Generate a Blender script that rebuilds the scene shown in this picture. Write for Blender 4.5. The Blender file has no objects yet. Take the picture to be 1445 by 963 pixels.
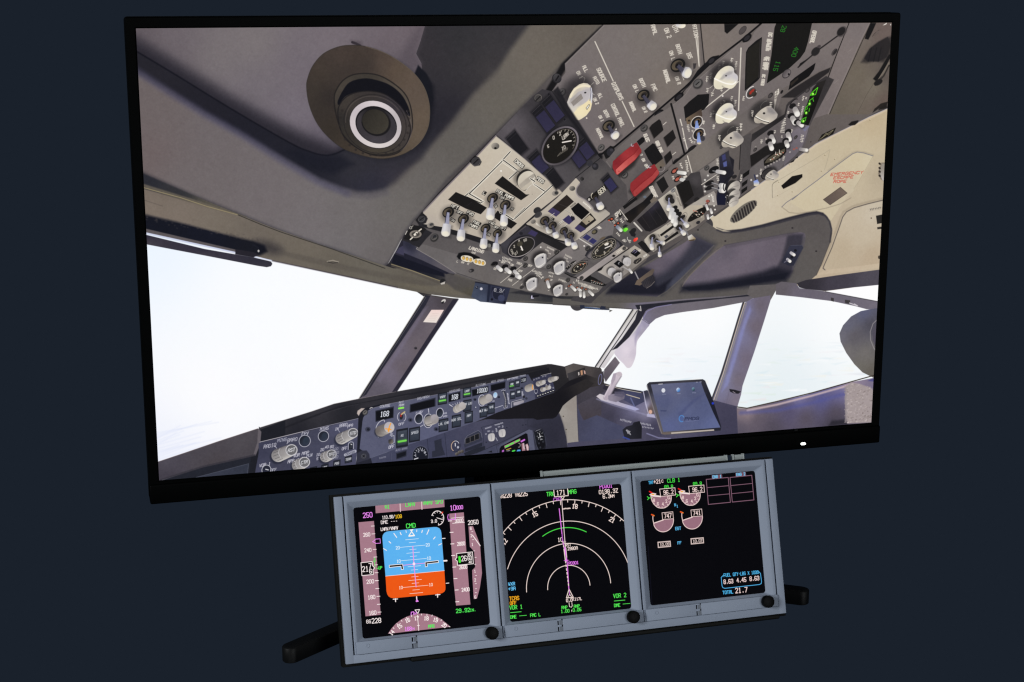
import bpy, bmesh, math
import numpy as np
from mathutils import Matrix, Vector

# ---------------------------------------------------------------- camera, background, lamps, exposure
scene = bpy.context.scene
COL = scene.collection
PW, PH, FPX = 1445., 963., 2240.            # picture plan size and focal length in plan units
TABLE = .352                                # height of the monitor's screen centre above the table
# monitor frame: x right, y up, z towards the viewer, origin at the screen centre; the world is x, -z, y + TABLE
ROT = np.array([[.962644089, -.000377980, .270769672], [-.0598730668, -.975542450, .211499750], [.264067366, -.219810795, -.939122804]])
EYE = np.array([-.4131763, .23340398, 1.3817748])


def world(p):
    return Vector((p[0], -p[2], p[1] + TABLE))


def vec(d):
    return Vector((d[0], -d[2], d[1]))


cd = bpy.data.cameras.new('camera')
cam = bpy.data.objects.new('camera', cd)
COL.objects.link(cam)
cd.sensor_width = 36.
cd.lens = FPX / PW * 36.
cd.clip_start, cd.clip_end = .05, 60.
rx, ry, rz = vec(ROT[0]), -vec(ROT[1]), -vec(ROT[2])
cam.matrix_world = Matrix(((rx.x, ry.x, rz.x, 0), (rx.y, ry.y, rz.y, 0), (rx.z, ry.z, rz.z, 0), (0, 0, 0, 1)))
cam.location = world(EYE)
scene.camera = cam

wd = bpy.data.worlds.new('World')
scene.world = wd
wd.use_nodes = True
bg = wd.node_tree.nodes['Background']
lin = lambda v: ((v / 255 + .055) / 1.055) ** 2.4 if v > 10 else v / 255 / 12.92
bg.inputs['Color'].default_value = (lin(26), lin(33), lin(43), 1)      # the plain dark blue studio ground of the photo
bg.inputs['Strength'].default_value = 1.

scene.view_settings.view_transform = 'Standard'
scene.view_settings.look = 'None'
scene.view_settings.exposure = 0.
scene.view_settings.gamma = 1.
scene.render.engine = 'CYCLES'
scene.cycles.use_denoising = False
scene.cycles.max_bounces = 5
scene.cycles.filter_width = 1.25


def lamp(name, at, aim, size, power, color):
    d = bpy.data.lights.new(name, 'AREA')
    d.shape, d.size, d.energy, d.color = 'DISK', size, power, color
    o = bpy.data.objects.new(name, d)
    COL.objects.link(o)
    o.location = at
    o.rotation_euler = (Vector(aim) - Vector(at)).to_track_quat('-Z', 'Y').to_euler()
    return o


lamp('key_lamp', (-2.5, -1.6, 1.15), (0, -.1, .1), .9, 66., (.97, .985, 1.))
lamp('fill_lamp', (.9, -2.6, .55), (0, -.1, .1), 1.2, 25., (.96, .98, 1.))


# ---------------------------------------------------------------- picture painter
# What the monitor and the three small displays show is drawn here with numpy: polygons, strokes and a stroke font,
# onto the flat sheet of each lit screen (sheet coordinates come from a plane-to-plane map of the picture plan).
GLYPH = {'A': '060110304146 0343', 'B': '0006364544330 3'.replace(' ', '') + ' 0030414233', 'C': '4130100105163645', 'D': '00062645412000',
 'E': '40000646 0333', 'F': '400006 0333', 'G': '41301001051636454323', 'H': '0006 4046 0343', 'I': '2026 1030 1636', 'J': '4045361605',
 'K': '0006 400346', 'L': '000646', 'M': '0600234046', 'N': '06004640', 'O': '103041453616050110', 'P': '06003041423303',
 'Q': '103041453616050110 2446', 'R': '06003041423303 2346', 'S': '413010010213334445361605', 'T': '0040 2026', 'U': '000516364540',
 'V': '002640', 'W': '0016233640', 'X': '0046 4006', 'Y': '002340 2326', 'Z': '00400646', '0': '103041453616050110', '1': '112026 1636',
 '2': '01103041420646', '3': '0110304142334445361605 1333', '4': '36300444', '5': '400003334445361605', '6': '4130100105163645443303',
 '7': '004016', '8': '103041423313020110 1304051636454433', '9': '431302011030414536 1605'.replace(' ', ''), '.': '2526', '-': '1333',
 '/': '0640', '+': '0343 2125', ':': '2122 2425', "'": '2021', ' ': ''}


def plane_map(src, dst):
    A = []
    for (x, y), (u, v) in zip(src, dst):
        A.append([x, y, 1, 0, 0, 0, -u * x, -u * y, -u])
        A.append([0, 0, 0, x, y, 1, -v * x, -v * y, -v])
    V = np.linalg.svd(np.array(A, float))[2]
    return V[-1].reshape(3, 3) / V[-1][-1]


class Sheet:
    def __init__(self, w, h, quad, base=(0, 0, 0)):
        self.w, self.h = w, h
        self.im = np.empty((h, w, 3), np.float32)
        self.im[:] = base
        self.H = plane_map(quad, [(0, 0), (w, 0), (w, h), (0, h)])
        q = np.array(quad, float)
        self.k = math.sqrt(w * h / abs(0.5 * sum(q[i][0] * q[(i + 1) % 4][1] - q[(i + 1) % 4][0] * q[i][1] for i in range(4))))
        self.f(0, 0, 1)

    def f(self, ox, oy, s):
        self.fr = (ox, oy, s)
        self.s = self.k / s

    def M(self, pts):
        p = np.array(pts, np.float64).reshape(-1, 2)
        p = p / self.fr[2] + self.fr[:2]
        v = np.c_[p, np.ones(len(p))] @ self.H.T
        return v[:, :2] / v[:, 2:]

    @staticmethod
    def curve(p, closed):
        n = len(p)
        out = []
        t = np.linspace(0, 1, 8, endpoint=False)[:, None]
        for i in range(n if closed else n - 1):
            if closed:
                a, b, c, d = p[i - 1], p[i], p[(i + 1) % n], p[(i + 2) % n]
            else:
                a, b, c, d = p[max(i - 1, 0)], p[i], p[i + 1], p[min(i + 2, n - 1)]
            out.append(.5 * (2 * b + (c - a) * t + (2 * a - 5 * b + 4 * c - d) * t * t + (3 * b - a - 3 * c + d) * t ** 3))
        if not closed:
            out.append(p[-1:])
        return np.concatenate(out)

    def _seg(self, D, x0, y0, a, b, r):
        h, w = D.shape
        ax, ay = a[0] - x0, a[1] - y0
        bx, by = b[0] - x0, b[1] - y0
        l, t_ = int(max(0, min(ax, bx) - r)), int(max(0, min(ay, by) - r))
        rr, bt = int(min(w, max(ax, bx) + r + 2)), int(min(h, max(ay, by) + r + 2))
        if l >= rr or t_ >= bt:
            return
        X = np.arange(l, rr, dtype=np.float32)[None, :] + .5
        Y = np.arange(t_, bt, dtype=np.float32)[:, None] + .5
        dx, dy = bx - ax, by - ay
        L = dx * dx + dy * dy + 1e-9
        t = np.clip(((X - ax) * dx + (Y - ay) * dy) / L, 0, 1)
        d = np.sqrt((X - ax - t * dx) ** 2 + (Y - ay - t * dy) ** 2)
        sub = D[t_:bt, l:rr]
        np.minimum(sub, d, out=sub)

    def _box(self, p, r):
        x0, y0 = int(max(0, math.floor(p[:, 0].min() - r))), int(max(0, math.floor(p[:, 1].min() - r)))
        x1, y1 = int(min(self.w, math.ceil(p[:, 0].max() + r))), int(min(self.h, math.ceil(p[:, 1].max() + r)))
        return x0, y0, x1, y1

    def _col(self, col, x0, y0, x1, y1):
        if isinstance(col, tuple):
            return np.array(col, np.float32)
        q = self.M([(c[0], c[1]) for c in col])
        X = np.arange(x0, x1, dtype=np.float32)[None, :] + .5
        Y = np.arange(y0, y1, dtype=np.float32)[:, None] + .5
        if len(col) == 2:
            d = q[1] - q[0]
            t = np.clip(((X - q[0][0]) * d[0] + (Y - q[0][1]) * d[1]) / (d @ d + 1e-9), 0, 1)[..., None]
            return np.array(col[0][2], np.float32) * (1 - t) + np.array(col[1][2], np.float32) * t
        W = 0
        ep = 60 + .0016 * ((x1 - x0) ** 2 + (y1 - y0) ** 2)
        acc = 0
        for (qx, qy), c in zip(q, col):
            w = 1 / (((X - qx) ** 2 + (Y - qy) ** 2) + ep) ** 1.25
            W = W + w
            acc = acc + w[..., None] * np.array(c[2], np.float32)
        return acc / W[..., None]

    def _mix(self, box, cov, col, a):
        x0, y0, x1, y1 = box
        sub = self.im[y0:y1, x0:x1]
        m = (cov * a)[..., None]
        sub += (self._col(col, x0, y0, x1, y1) - sub) * m

    def P(self, pts, col, f=None, a=1., sm=0):
        """filled polygon; f = softness of its edge, in frame units"""
        p = self.M(pts)
        if sm:
            p = self.curve(p, True)
        f = max(1.1, (f or 0) * self.s)
        r = f / 2 + 1
        box = self._box(p, r)
        x0, y0, x1, y1 = box
        if x1 <= x0 or y1 <= y0:
            return
        D = np.full((y1 - y0, x1 - x0), 1e6, np.float32)
        ins = np.zeros(D.shape, bool)
        X = np.arange(x0, x1, dtype=np.float32)[None, :] + .5
        n = len(p)
        for i in range(n):
            A, B = p[i], p[(i + 1) % n]
            self._seg(D, x0, y0, A, B, r)
            if A[1] == B[1]:
                continue
            lo, hi = min(A[1], B[1]), max(A[1], B[1])
            r0, r1 = max(y0, math.ceil(lo - .5)), min(y1, math.ceil(hi - .5))
            if r1 <= r0:
                continue
            Y = np.arange(r0, r1, dtype=np.float32)[:, None] + .5
            ins[r0 - y0:r1 - y0] ^= X > A[0] + (Y - A[1]) * (B[0] - A[0]) / (B[1] - A[1])
        c = np.clip(.5 + np.where(ins, D, -D) / f, 0, 1)
        if f > 3:
            c = c * c * (3 - 2 * c)
        self._mix(box, c, col, a)

    def S(self, pts, w, col, f=None, a=1., sm=0, closed=False):
        """stroke of width w"""
        p = self.M(pts)
        if sm:
            p = self.curve(p, closed)
        if closed:
            p = np.r_[p, p[:1]]
        self._lines([p], w * self.s, col, f, a)

    def _lines(self, lines, w, col, f, a):
        f = max(1.1, (f or 0) * self.s)
        r = w / 2 + f / 2 + 1
        box = self._box(np.concatenate(lines), r)
        x0, y0, x1, y1 = box
        if x1 <= x0 or y1 <= y0:
            return
        D = np.full((y1 - y0, x1 - x0), 1e6, np.float32)
        for p in lines:
            for i in range(len(p) - 1):
                self._seg(D, x0, y0, p[i], p[i + 1], r)
        c = np.clip(.5 + (w / 2 - D) / f, 0, 1)
        if w < 1:
            c *= max(w, .3)
        if f > 3:
            c = c * c * (3 - 2 * c)
        self._mix(box, c, col, a)

    @staticmethod
    def el(cx, cy, rx, ry, ang=0, a0=0, a1=360, n=40):
        t = np.radians(np.linspace(a0, a1, n))
        c, s = math.cos(math.radians(ang)), math.sin(math.radians(ang))
        return np.c_[cx + rx * np.cos(t) * c - ry * np.sin(t) * s, cy + rx * np.cos(t) * s + ry * np.sin(t) * c]

    def E(self, cx, cy, rx, ry, ang, col, f=None, a=1.):
        self.P(self.el(cx, cy, rx, ry, ang)[:-1], col, f, a)

    def R(self, cx, cy, rx, ry, ang, w, col, a0=0, a1=360, f=None, a=1.):
        self.S(self.el(cx, cy, rx, ry, ang, a0, a1), w, col, f, a)

    def T(self, s, x, y, h, ang, col, up=None, w=None, asp=.62, gap=1.6, c=True, a=1.):
        """stroke lettering: h cap height, ang baseline direction, up = direction of the letters' tops (degrees, y down)"""
        up = ang - 90 if up is None else up
        U = np.array([math.cos(math.radians(ang)), math.sin(math.radians(ang))]) * h * asp / 4
        V = -np.array([math.cos(math.radians(up)), math.sin(math.radians(up))]) * h / 6
        adv = 4 + gap
        o = np.array([x, y], float) - V * 3 - (U * (adv * len(s) - gap) / 2 if c else 0)
        lines = []
        for i, ch in enumerate(s):
            for st in GLYPH.get(ch, '').split():
                g = np.array([[int(st[j]), int(st[j + 1])] for j in range(0, len(st) - 1, 2)], float)
                lines.append(self.M(o + (g[:, :1] + i * adv) * U + g[:, 1:] * V))
        if lines:
            self._lines(lines, (w or h * .14) * self.s, col, None, a)

    def scrib(self, x, y, L, h, ang, col, up=None, n=5, a=1.):
        """lettering too small to read in the photo: a row of short uneven marks"""
        up = ang - 90 if up is None else up
        U = np.array([math.cos(math.radians(ang)), math.sin(math.radians(ang))])
        V = np.array([math.cos(math.radians(up)), math.sin(math.radians(up))])
        lines = []
        o = np.array([x, y]) - U * L / 2
        for i in range(n):
            b = o + U * L * (i + .5) / n
            k = self.rng.random(4) * .5 + .5
            lines.append(self.M([b - V * h * .5 * k[0], b + V * h * .5 * k[1]]))
            lines.append(self.M([b + V * h * .45 * (k[2] * 2 - 1.5), b + U * L / n * .6 * k[3] + V * h * .45 * (k[2] * 2 - 1.5)]))
        self._lines(lines, L / n * .42 * self.s, col, None, a)
    rng = np.random.default_rng(4)

    # ---- things that recur in the picture
    def toggle(self, bx, by, br, x0, y0, tx, ty, cw, dark=False, hole=(84, 74, 62)):
        """a toggle switch: bushing at b, cap from 0 to t, cap width cw"""
        self.E(bx + br * .2, by + br * .3, br * 1.5, br * 1.3, -35, (30, 28, 30), f=br * 1.3, a=.45)
        self.E(bx, by, br * 1.08, br * .86, -35, (28, 27, 27))
        self.E(bx - br * .1, by, br * .82, br * .6, -35, hole)
        self.E(bx + br * .12, by - br * .12, br * .52, br * .36, -35, (44, 40, 38), f=br * .2)
        self.E(bx, by + br * .1, br * .4, br * .3, -35, (24, 22, 24))
        d = math.hypot(tx - bx, ty - by) + 1e-6
        n = np.array([-(ty - by), tx - bx]) / d
        lev = (70, 68, 82) if dark else (150, 150, 172)
        b, e = np.array([bx, by]), np.array([x0, y0])
        wl = cw * .17
        self.P([b + n * wl * .8, e + n * wl * 1.3, e - n * wl * 1.3, b - n * wl * .8], lev)
        self.S([b + n * wl, e + n * wl * 1.4], wl * .45, (52, 50, 62))
        u = np.array([tx - x0, ty - y0]) / (math.hypot(tx - x0, ty - y0) + 1e-6)
        v = np.array([-u[1], u[0]])
        L = math.hypot(tx - x0, ty - y0)
        o = np.array([x0, y0])
        at = lambda a, k: o + u * a + v * k * cw
        self.P([at(0, -.5) + cw * .12, at(L, -.5) + cw * .14, at(L, .5) + cw * .14, at(0, .5) + cw * .14], (40, 38, 40), f=cw * .4, a=.4)
        q = [(.04 * cw, -.42), (0, -.3), (-.03 * cw, 0), (0, .3), (.04 * cw, .42), (L - .42 * cw, .5), (L - .2 * cw, .43), (L - .06 * cw, .27), (L, 0), (L - .06 * cw, -.27), (L - .2 * cw, -.43), (L - .42 * cw, -.5)]
        self.P([at(*k) for k in q], [(x0, y0, (192, 190, 197)), (tx, ty, (222, 216, 205))])
        m = 1 if v[0] < 0 else -1
        self.S([at(L * .08, m * -.3), at(L * .72, m * -.34)], cw * .26, (158, 155, 160), f=cw * .35, a=.6)
        self.S([at(L * .06, m * .2), at(L * .66, m * .2)], cw * .28, (222, 220, 224), f=cw * .3, a=.7)
        e = at(L - .34 * cw, 0)
        self.E(e[0], e[1], cw * .4, cw * .27, math.degrees(math.atan2(v[1], v[0])), (240, 232, 210), f=cw * .2, a=.75)

    def stub(self, x0, y0, x1, y1, w, c0=(182, 178, 178), c1=(226, 222, 214)):
        """short white lever seen nearly end-on"""
        self.S([(x0 + w * .15, y0 + w * .25), (x1 + w * .15, y1 + w * .25)], w * 1.15, (34, 32, 34), f=w * .5, a=.5)
        self.S([(x0, y0), (x1, y1)], w, [(x0, y0, c0), (x1, y1, c1)])
        self.E(x1, y1, w * .42, w * .42, 0, (240, 236, 230), f=w * .4, a=.8)

    def screw(self, x, y, r, tone=80):
        self.E(x + r * .1, y + r * .15, r * 1.25, r * 1.0, -45, (tone - 45,) * 3, f=r * .5, a=.8)
        self.E(x, y, r, r * .78, -45, [(x - r, y - r, (tone - 12, tone - 14, tone - 12)), (x + r, y + r, (tone + 30, tone + 26, tone + 22))])
        self.S([(x - r * .35, y + r * .3), (x + r * .35, y - r * .3)], r * .22, (28, 28, 28))

    def rotary(self, x, y, r, cream=(232, 226, 208)):
        """pointer knob of the lower overhead: skirt and bar grip seen from below-left"""
        self.E(x - r * .15, y - r * .45, r * 1.3, r * 1.0, -40, (22, 20, 22), f=r * .8, a=.75)
        q = [(-.92, 0), (-.86, -.3), (-.5, -.72), (0, -1.0), (.5, -1.12), (.86, -1.05), (.98, -.88), (.97, .1), (.9, .42), (.55, .82), (.1, 1.1), (-.25, 1.16), (-.62, 1.0), (-.8, .6)]
        g = [(x - r * .8, y - r * .2, (204, 199, 195)), (x + r * .1, y - r * .9, (216, 212, 208)), (x, y + r * .6, (200, 195, 192)), (x + r * .9, y, (146, 143, 146)), (x - r * .3, y + r, (216, 210, 202)), (x + r * .6, y + r * .6, (160, 156, 156))]
        self.P([(x + a * r, y + b * r) for a, b in q], g, f=r * .06)
        self.P([(x + a * r, y + b * r) for a, b in [(-.78, .05), (-.4, -.42), (.3, -.76), (.64, -.8), (.66, .28), (.2, .66), (-.3, .84), (-.66, .68)]], [(x - r * .5, y - r * .3, (166, 163, 166)), (x + r * .3, y + r * .4, (188, 184, 183))], f=r * .12)
        self.S([(x + a * r, y + b * r) for a, b in [(.72, -.9), (.74, .3), (.2, .74), (-.3, .92)]], r * .13, (224, 219, 213), f=r * .08)
        self.S([(x + a * r, y + b * r) for a, b in [(.88, -.96), (.9, .3)]], r * .12, (120, 118, 122), f=r * .1, a=.8)
        self.E(x + r * .36, y - r * .48, r * .13, r * .12, 0, (44, 44, 48))
        self.S([(x - r * .88, y - r * .25), (x - r * .5, y - r * .7), (x, y - r * .97), (x + r * .5, y - r * 1.08)], r * .12, (234, 229, 220), f=r * .1, a=.8)


def cockpit(c):
    """the flight-deck picture on the large monitor (plan units: the 1445 x 963 picture plan)"""
    P, S, E, R, T = c.P, c.S, c.E, c.R, c.T
    # bright sky and hazy ground beyond the windscreens
    c.f(0, 0, 1)
    P([(180, 20), (1280, 20), (1280, 700), (180, 700)], [(210, 345, (236, 245, 255)), (360, 420, (251, 253, 255)), (500, 480, (255, 255, 255)), (225, 640, (238, 241, 252)), (300, 560, (254, 254, 255)),
       (800, 480, (255, 255, 255)), (1000, 450, (255, 255, 255)), (1000, 540, (238, 244, 250)), (1120, 540, (231, 239, 244)), (1180, 470, (251, 253, 254)), (1090, 560, (226, 237, 238)), (1200, 430, (255, 255, 255))])
    for i in range(150):
        x, y = c.rng.uniform(905, 1225), c.rng.uniform(480, 575)
        k = (y - 480) / 95
        P([(x, y), (x + c.rng.uniform(8, 34), y - c.rng.uniform(0, 4)), (x + c.rng.uniform(6, 30), y + c.rng.uniform(.6, 2.2))],
          [(214, 232, 240), (240, 228, 232), (218, 234, 218), (246, 240, 224), (204, 226, 236), (255, 255, 255)][i % 6], f=3., a=.12 + .4 * k)
    for i in range(18):
        y = 600 + i * 2.6
        S([(215, y + 12), (225 + c.rng.uniform(20, 90), y - c.rng.uniform(0, 12))], 1.6, (222, 228, 248), f=2.5, a=.35)

    # -------- ceiling, upper left
    P([(180, 25), (612, 25), (604.5, 37), (594, 56), (587, 76), (594.6, 90), (640, 150), (600, 240), (480, 235), (440, 240), (180, 110)],
      [(196, 46, (96, 88, 93)), (250, 60, (106, 98, 103)), (310, 75, (118, 111, 113)), (360, 60, (120, 113, 114)), (420, 90, (112, 104, 111)), (360, 130, (112, 105, 111)), (415, 165, (116, 108, 117)), (400, 195, (104, 97, 105)), (470, 48, (116, 107, 113)), (560, 50, (108, 98, 104)),
       (600, 40, (104, 94, 100)), (570, 90, (96, 88, 95)), (450, 200, (100, 93, 104))])
    # shade that deepens towards the crease from the ceiling side
    P([(180, 48), (249, 90), (318, 133), (387, 172), (430, 193), (470, 208), (490, 206), (490, 240), (440, 240), (380, 215), (249, 135), (180, 95)], (29, 28, 36), f=22, a=.9)
    P([(180, 40), (249, 80), (318, 122), (387, 162), (430, 184), (470, 200), (470, 230), (380, 215), (249, 135), (180, 95)], (60, 56, 64), f=26, a=.35)
    # side wall in shade behind the speaker
    P([(600, 36), (850.7, 36), (834, 53), (796, 89), (751, 136), (698, 190), (632, 253.5), (598, 297), (565, 340), (545, 377), (196, 262), (190, 66), (194, 73), (249, 106.5), (318, 149), (387, 189.5), (420, 207.5), (435, 213.5), (449, 218), (467, 219.5), (485, 212), (600, 130), (594.6, 90), (587, 76), (594, 56)],
      [(650, 55, (47, 47, 50)), (600, 75, (54, 50, 54)), (700, 60, (56, 54, 57)), (650, 110, (52, 50, 53)), (690, 100, (66, 62, 63)), (640, 150, (40, 38, 46)), (610, 180, (34, 33, 41)), (560, 235, (58, 54, 62)), (500, 235, (56, 55, 60)), (520, 262, (42, 42, 56)), (450, 240, (33, 33, 42)), (440, 225, (26, 27, 36)),
       (300, 150, (33, 32, 40)), (230, 100, (37, 36, 43)), (350, 180, (31, 31, 40))])
    # broad fabric panel that catches the light
    fab = [(300, 180, (108, 101, 103)), (230, 150, (107, 98, 98)), (210, 220, (108, 96, 96)), (440, 310, (115, 109, 111)), (380, 270, (112, 105, 107)), (260, 260, (110, 103, 104)), (540, 360, (100, 95, 95)), (560, 300, (107, 103, 100)), (600, 250, (101, 97, 94)), (640, 200, (95, 91, 87)), (700, 140, (100, 95, 88)), (760, 80, (108, 101, 93)), (820, 50, (98, 91, 84)), (500, 300, (112, 107, 107)), (480, 350, (112, 108, 110))]
    P([(170, 90), (195.6, 103), (235, 127), (288, 160), (341.6, 190), (397, 223), (449.6, 253), (479, 265), (505, 272), (522, 272), (542, 268), (558, 258), (570, 246), (588, 229), (609, 205), (637, 174), (667, 134), (700, 102), (719.5, 71), (752, 28), (870, 20), (834, 53), (796, 89), (751, 136), (698, 190), (632, 253.5), (598, 297), (586, 309), (570, 332), (560, 353), (549, 371), (540, 377),
       (528.8, 373.5), (489, 357.8), (450, 345.6), (387, 323), (328, 299), (268.7, 274.6), (202.6, 245), (170, 232)], fab, f=11)
    S([(180, 92), (235, 128), (288, 161), (341.6, 191), (397, 226), (449.6, 257), (490, 273)], 9, (76, 74, 98), f=9, a=.55)
    S([(490, 273), (520, 277), (545, 272)], 8, (78, 74, 84), f=9, a=.4)
    S([(555, 262), (588, 232), (637, 177), (700, 104)], 10, (92, 86, 82), f=14, a=.35)
    # clean outer edge of the fabric panel
    P([(540, 380), (549, 371), (560, 353), (570, 332), (586, 309), (598, 297), (632, 253.5), (698, 190), (751, 136), (796, 89), (834, 53), (851, 36), (880, 36), (880, 300), (600, 420)], (44, 42, 46))
    S([(188, 70), (249, 106.5), (318, 149), (387, 189.5), (420, 207.5), (435, 213.5), (449, 218), (462, 219.5), (474, 217), (487, 211)], 1.8, (21, 21, 29), f=2.5, sm=1)
    P([(600, 36), (594, 56), (587, 76), (594.6, 90), (588, 103), (560, 90), (575, 60), (592, 36)], (84, 76, 83), f=14, a=.6)
    P([(590, 92), (602, 104), (609, 118), (612, 140), (608, 160), (598, 175), (590, 150), (585, 104)], (24, 25, 32), f=3)
    P([(604, 110), (613, 122), (614, 150), (606, 175), (598, 182), (610, 140)], (27, 27, 34), f=8, a=.7)
    P([(484, 216), (520, 225), (590, 215), (600, 190), (620, 175), (595, 225), (560, 240), (500, 240), (470, 226)], (46, 45, 52), f=14, a=.6)
    P([(420, 212), (449, 221), (480, 219), (500, 232), (470, 246), (440, 238), (400, 214)], (27, 28, 38), f=12, a=.75)

    # -------- ceiling speaker / gasper
    c.f(400, 40, 4.815)
    S([(468, 96), (492, 104), (520, 118)], 15, (40, 36, 42), f=5)
    P([(455, 80), (530, 90), (540, 122), (480, 120)], (70, 62, 68), f=30, a=.5)
    disc = [(157, 405), (165, 340), (200, 255), (270, 175), (370, 128), (460, 116), (560, 125), (680, 165), (790, 228), (890, 310), (955, 400), (988, 500), (994, 590), (980, 680), (935, 765), (870, 825), (790, 865), (690, 886), (600, 880), (500, 855), (400, 815), (300, 735), (225, 640), (175, 520)]
    P([(x + 22, y + 16) for x, y in disc], (26, 26, 32), f=50, a=.45, sm=1)
    P(disc, [(230, 300, (64, 56, 50)), (190, 430, (58, 52, 47)), (260, 560, (54, 48, 44)), (310, 480, (47, 42, 41)), (400, 190, (70, 60, 55)), (520, 180, (64, 55, 50)), (560, 250, (58, 51, 48)), (680, 220, (79, 67, 60)), (760, 280, (90, 77, 66)), (850, 360, (93, 80, 70)), (900, 480, (92, 80, 71)), (940, 600, (99, 86, 74)), (900, 720, (97, 85, 73)), (780, 830, (86, 75, 63)), (640, 872, (79, 69, 60)), (440, 810, (62, 54, 47)), (330, 690, (53, 47, 42)), (420, 300, (58, 51, 48))], sm=1)
    S(disc, 5, (48, 44, 40), a=.6, sm=1, closed=True)
    S(disc[6:16], 4, (128, 114, 98), a=.5, sm=1)
    rim = [(345, 480), (355, 430), (400, 360), (470, 318), (560, 308), (650, 322), (740, 370), (820, 440), (860, 520), (876, 620), (870, 700), (830, 790), (780, 845), (700, 866), (600, 860), (500, 812), (420, 750), (375, 650), (352, 560)]
    P(rim, [(380, 420, (70, 64, 58)), (560, 312, (62, 57, 52)), (800, 440, (84, 76, 68)), (860, 600, (88, 79, 70)), (600, 850, (62, 56, 50)), (380, 640, (46, 42, 40))], sm=1)
    S(rim, 8, (36, 33, 33), f=4, sm=1, closed=True, a=.9)
    P([(368, 500), (400, 430), (450, 368), (540, 342), (620, 350), (720, 385), (800, 450), (850, 540), (855, 600), (780, 520), (700, 460), (600, 430), (500, 435), (420, 465), (380, 520)], (20, 20, 26), f=6, sm=1)
    body = [(370, 570), (385, 515), (430, 465), (500, 436), (590, 428), (680, 445), (760, 495), (820, 560), (856, 640), (862, 700), (838, 780), (790, 830), (720, 855), (640, 860), (560, 845), (480, 800), (410, 730), (380, 660)]
    P(body, [(420, 520, (64, 58, 54)), (590, 445, (56, 51, 50)), (760, 520, (56, 52, 58)), (830, 680, (66, 60, 58)), (640, 850, (66, 60, 52)), (430, 720, (52, 48, 44)), (390, 620, (46, 43, 42))], sm=1)
    S(body, 7, (30, 28, 30), f=4, sm=1, closed=True, a=.8)
    for i in range(18):
        t = math.radians(-20 + i * 13)
        E(620 + 236 * math.cos(t), 640 + 222 * math.sin(t), 9, 9, 0, (44, 40, 39), f=6, a=.7)
    R(622, 650, 218, 193, 30, 5, (38, 35, 36), f=4, a=.8)
    R(620, 646, 203, 178, 28, 4, (88, 80, 76), a0=150, a1=300, f=3, a=.7)
    R(640, 660, 236, 212, 30, 3, (100, 92, 100), a0=-60, a1=20, f=3, a=.6)
    E(626, 655, 184, 158, 28, (34, 31, 33), f=4)
    E(626, 654, 181, 155, 28, [(480, 560, (196, 186, 190)), (640, 505, (214, 204, 206)), (780, 620, (188, 180, 182)), (640, 800, (216, 207, 204)), (470, 660, (206, 196, 198))])
    E(630, 657, 146, 122, 28, (26, 25, 28))
    E(632, 662, 140, 116, 28, [(520, 640, (58, 54, 58)), (620, 560, (28, 27, 29)), (740, 640, (56, 53, 58)), (640, 770, (66, 62, 67))])
    E(630, 640, 102, 90, 28, (33, 31, 32), f=10)
    E(625, 636, 92, 82, 28, [(560, 580, (46, 43, 39)), (690, 690, (62, 58, 51))])
    R(628, 640, 97, 86, 28, 6, (26, 25, 27), a0=-40, a1=150, f=5)

    # -------- trim, blind and front window head
    c.f(190, 300, 5.068)
    P([(-60, -280), (70, -268), (400, -125), (700, -5), (1000, 115), (1419, 262), (1850, 400), (1990, 400), (2180, 320), (2700, 500), (2700, 640), (2300, 610), (2100, 585), (1900, 545), (1419, 441), (985, 346), (720, 270), (60, 110), (-60, 100)],
      [(120, -60, (126, 114, 104)), (300, 10, (123, 112, 103)), (560, 80, (117, 108, 98)), (850, 150, (108, 100, 92)), (1200, 260, (112, 104, 94)), (1200, 350, (104, 97, 88)), (1400, 400, (100, 94, 85)), (1700, 440, (104, 99, 90)), (2000, 540, (96, 90, 80)), (2300, 590, (104, 98, 88)), (2250, 480, (86, 82, 79)), (2480, 560, (84, 81, 80)), (200, -200, (104, 95, 86))])
    P([(40, -280), (67, -275), (400, -131), (640, -27), (800, 32), (560, -40), (400, -75), (70, -168)], [(100, -240, (42, 43, 50)), (300, -150, (50, 50, 54)), (560, -60, (84, 80, 72))], f=14)
    P([(60, -205), (400, -100), (640, -22), (800, 34), (560, -22), (60, -175)], (104, 96, 84), f=14, a=.8)
    S([(60, -178), (330, -105), (520, -42), (740, 18)], 5, (148, 136, 106), f=4)
    S([(740, 18), (900, 85), (1050, 142), (1250, 208), (1419, 264), (1640, 345), (1790, 400)], 5, (48, 46, 44), f=5)
    S([(60, -90), (200, -45)], 5, (84, 76, 72), f=8, a=.5)
    E(950, 250, 110, 40, 16, (52, 49, 52), f=90, a=.8)
    P([(60, 12), (300, 68), (600, 147), (850, 206), (930, 236), (950, 280), (900, 306), (840, 320), (700, 280), (60, 140)], [(100, 60, (22, 24, 34)), (500, 160, (24, 25, 36)), (900, 250, (22, 23, 32))], f=28)
    P([(60, 30), (300, 76), (600, 150), (840, 215), (880, 240), (890, 290), (720, 270), (60, 120)], [(100, 60, (22, 24, 34)), (500, 150, (23, 25, 36)), (860, 260, (25, 26, 34))], f=9)
    for i in range(60):
        x = c.rng.uniform(80, 900)
        E(x, 22 + x * .2 + c.rng.normal(0, 9), c.rng.uniform(4, 12), c.rng.uniform(3, 7), 14, (74, 68, 66), f=10, a=.35)
    P([(60, 112), (730, 268), (735, 292), (60, 140)], (92, 86, 88), f=8)
    S([(60, 143), (728, 289)], 9, (206, 212, 236), f=4)
    S([(850, 316), (900, 326), (985, 346)], 7, (215, 220, 240), f=3)
    P([(720, 262), (850, 285), (890, 300), (850, 322), (720, 300)], (38, 36, 44), f=5)
    S([(848, 232), (884, 252), (888, 292)], 7, (28, 29, 38), f=4)
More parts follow.
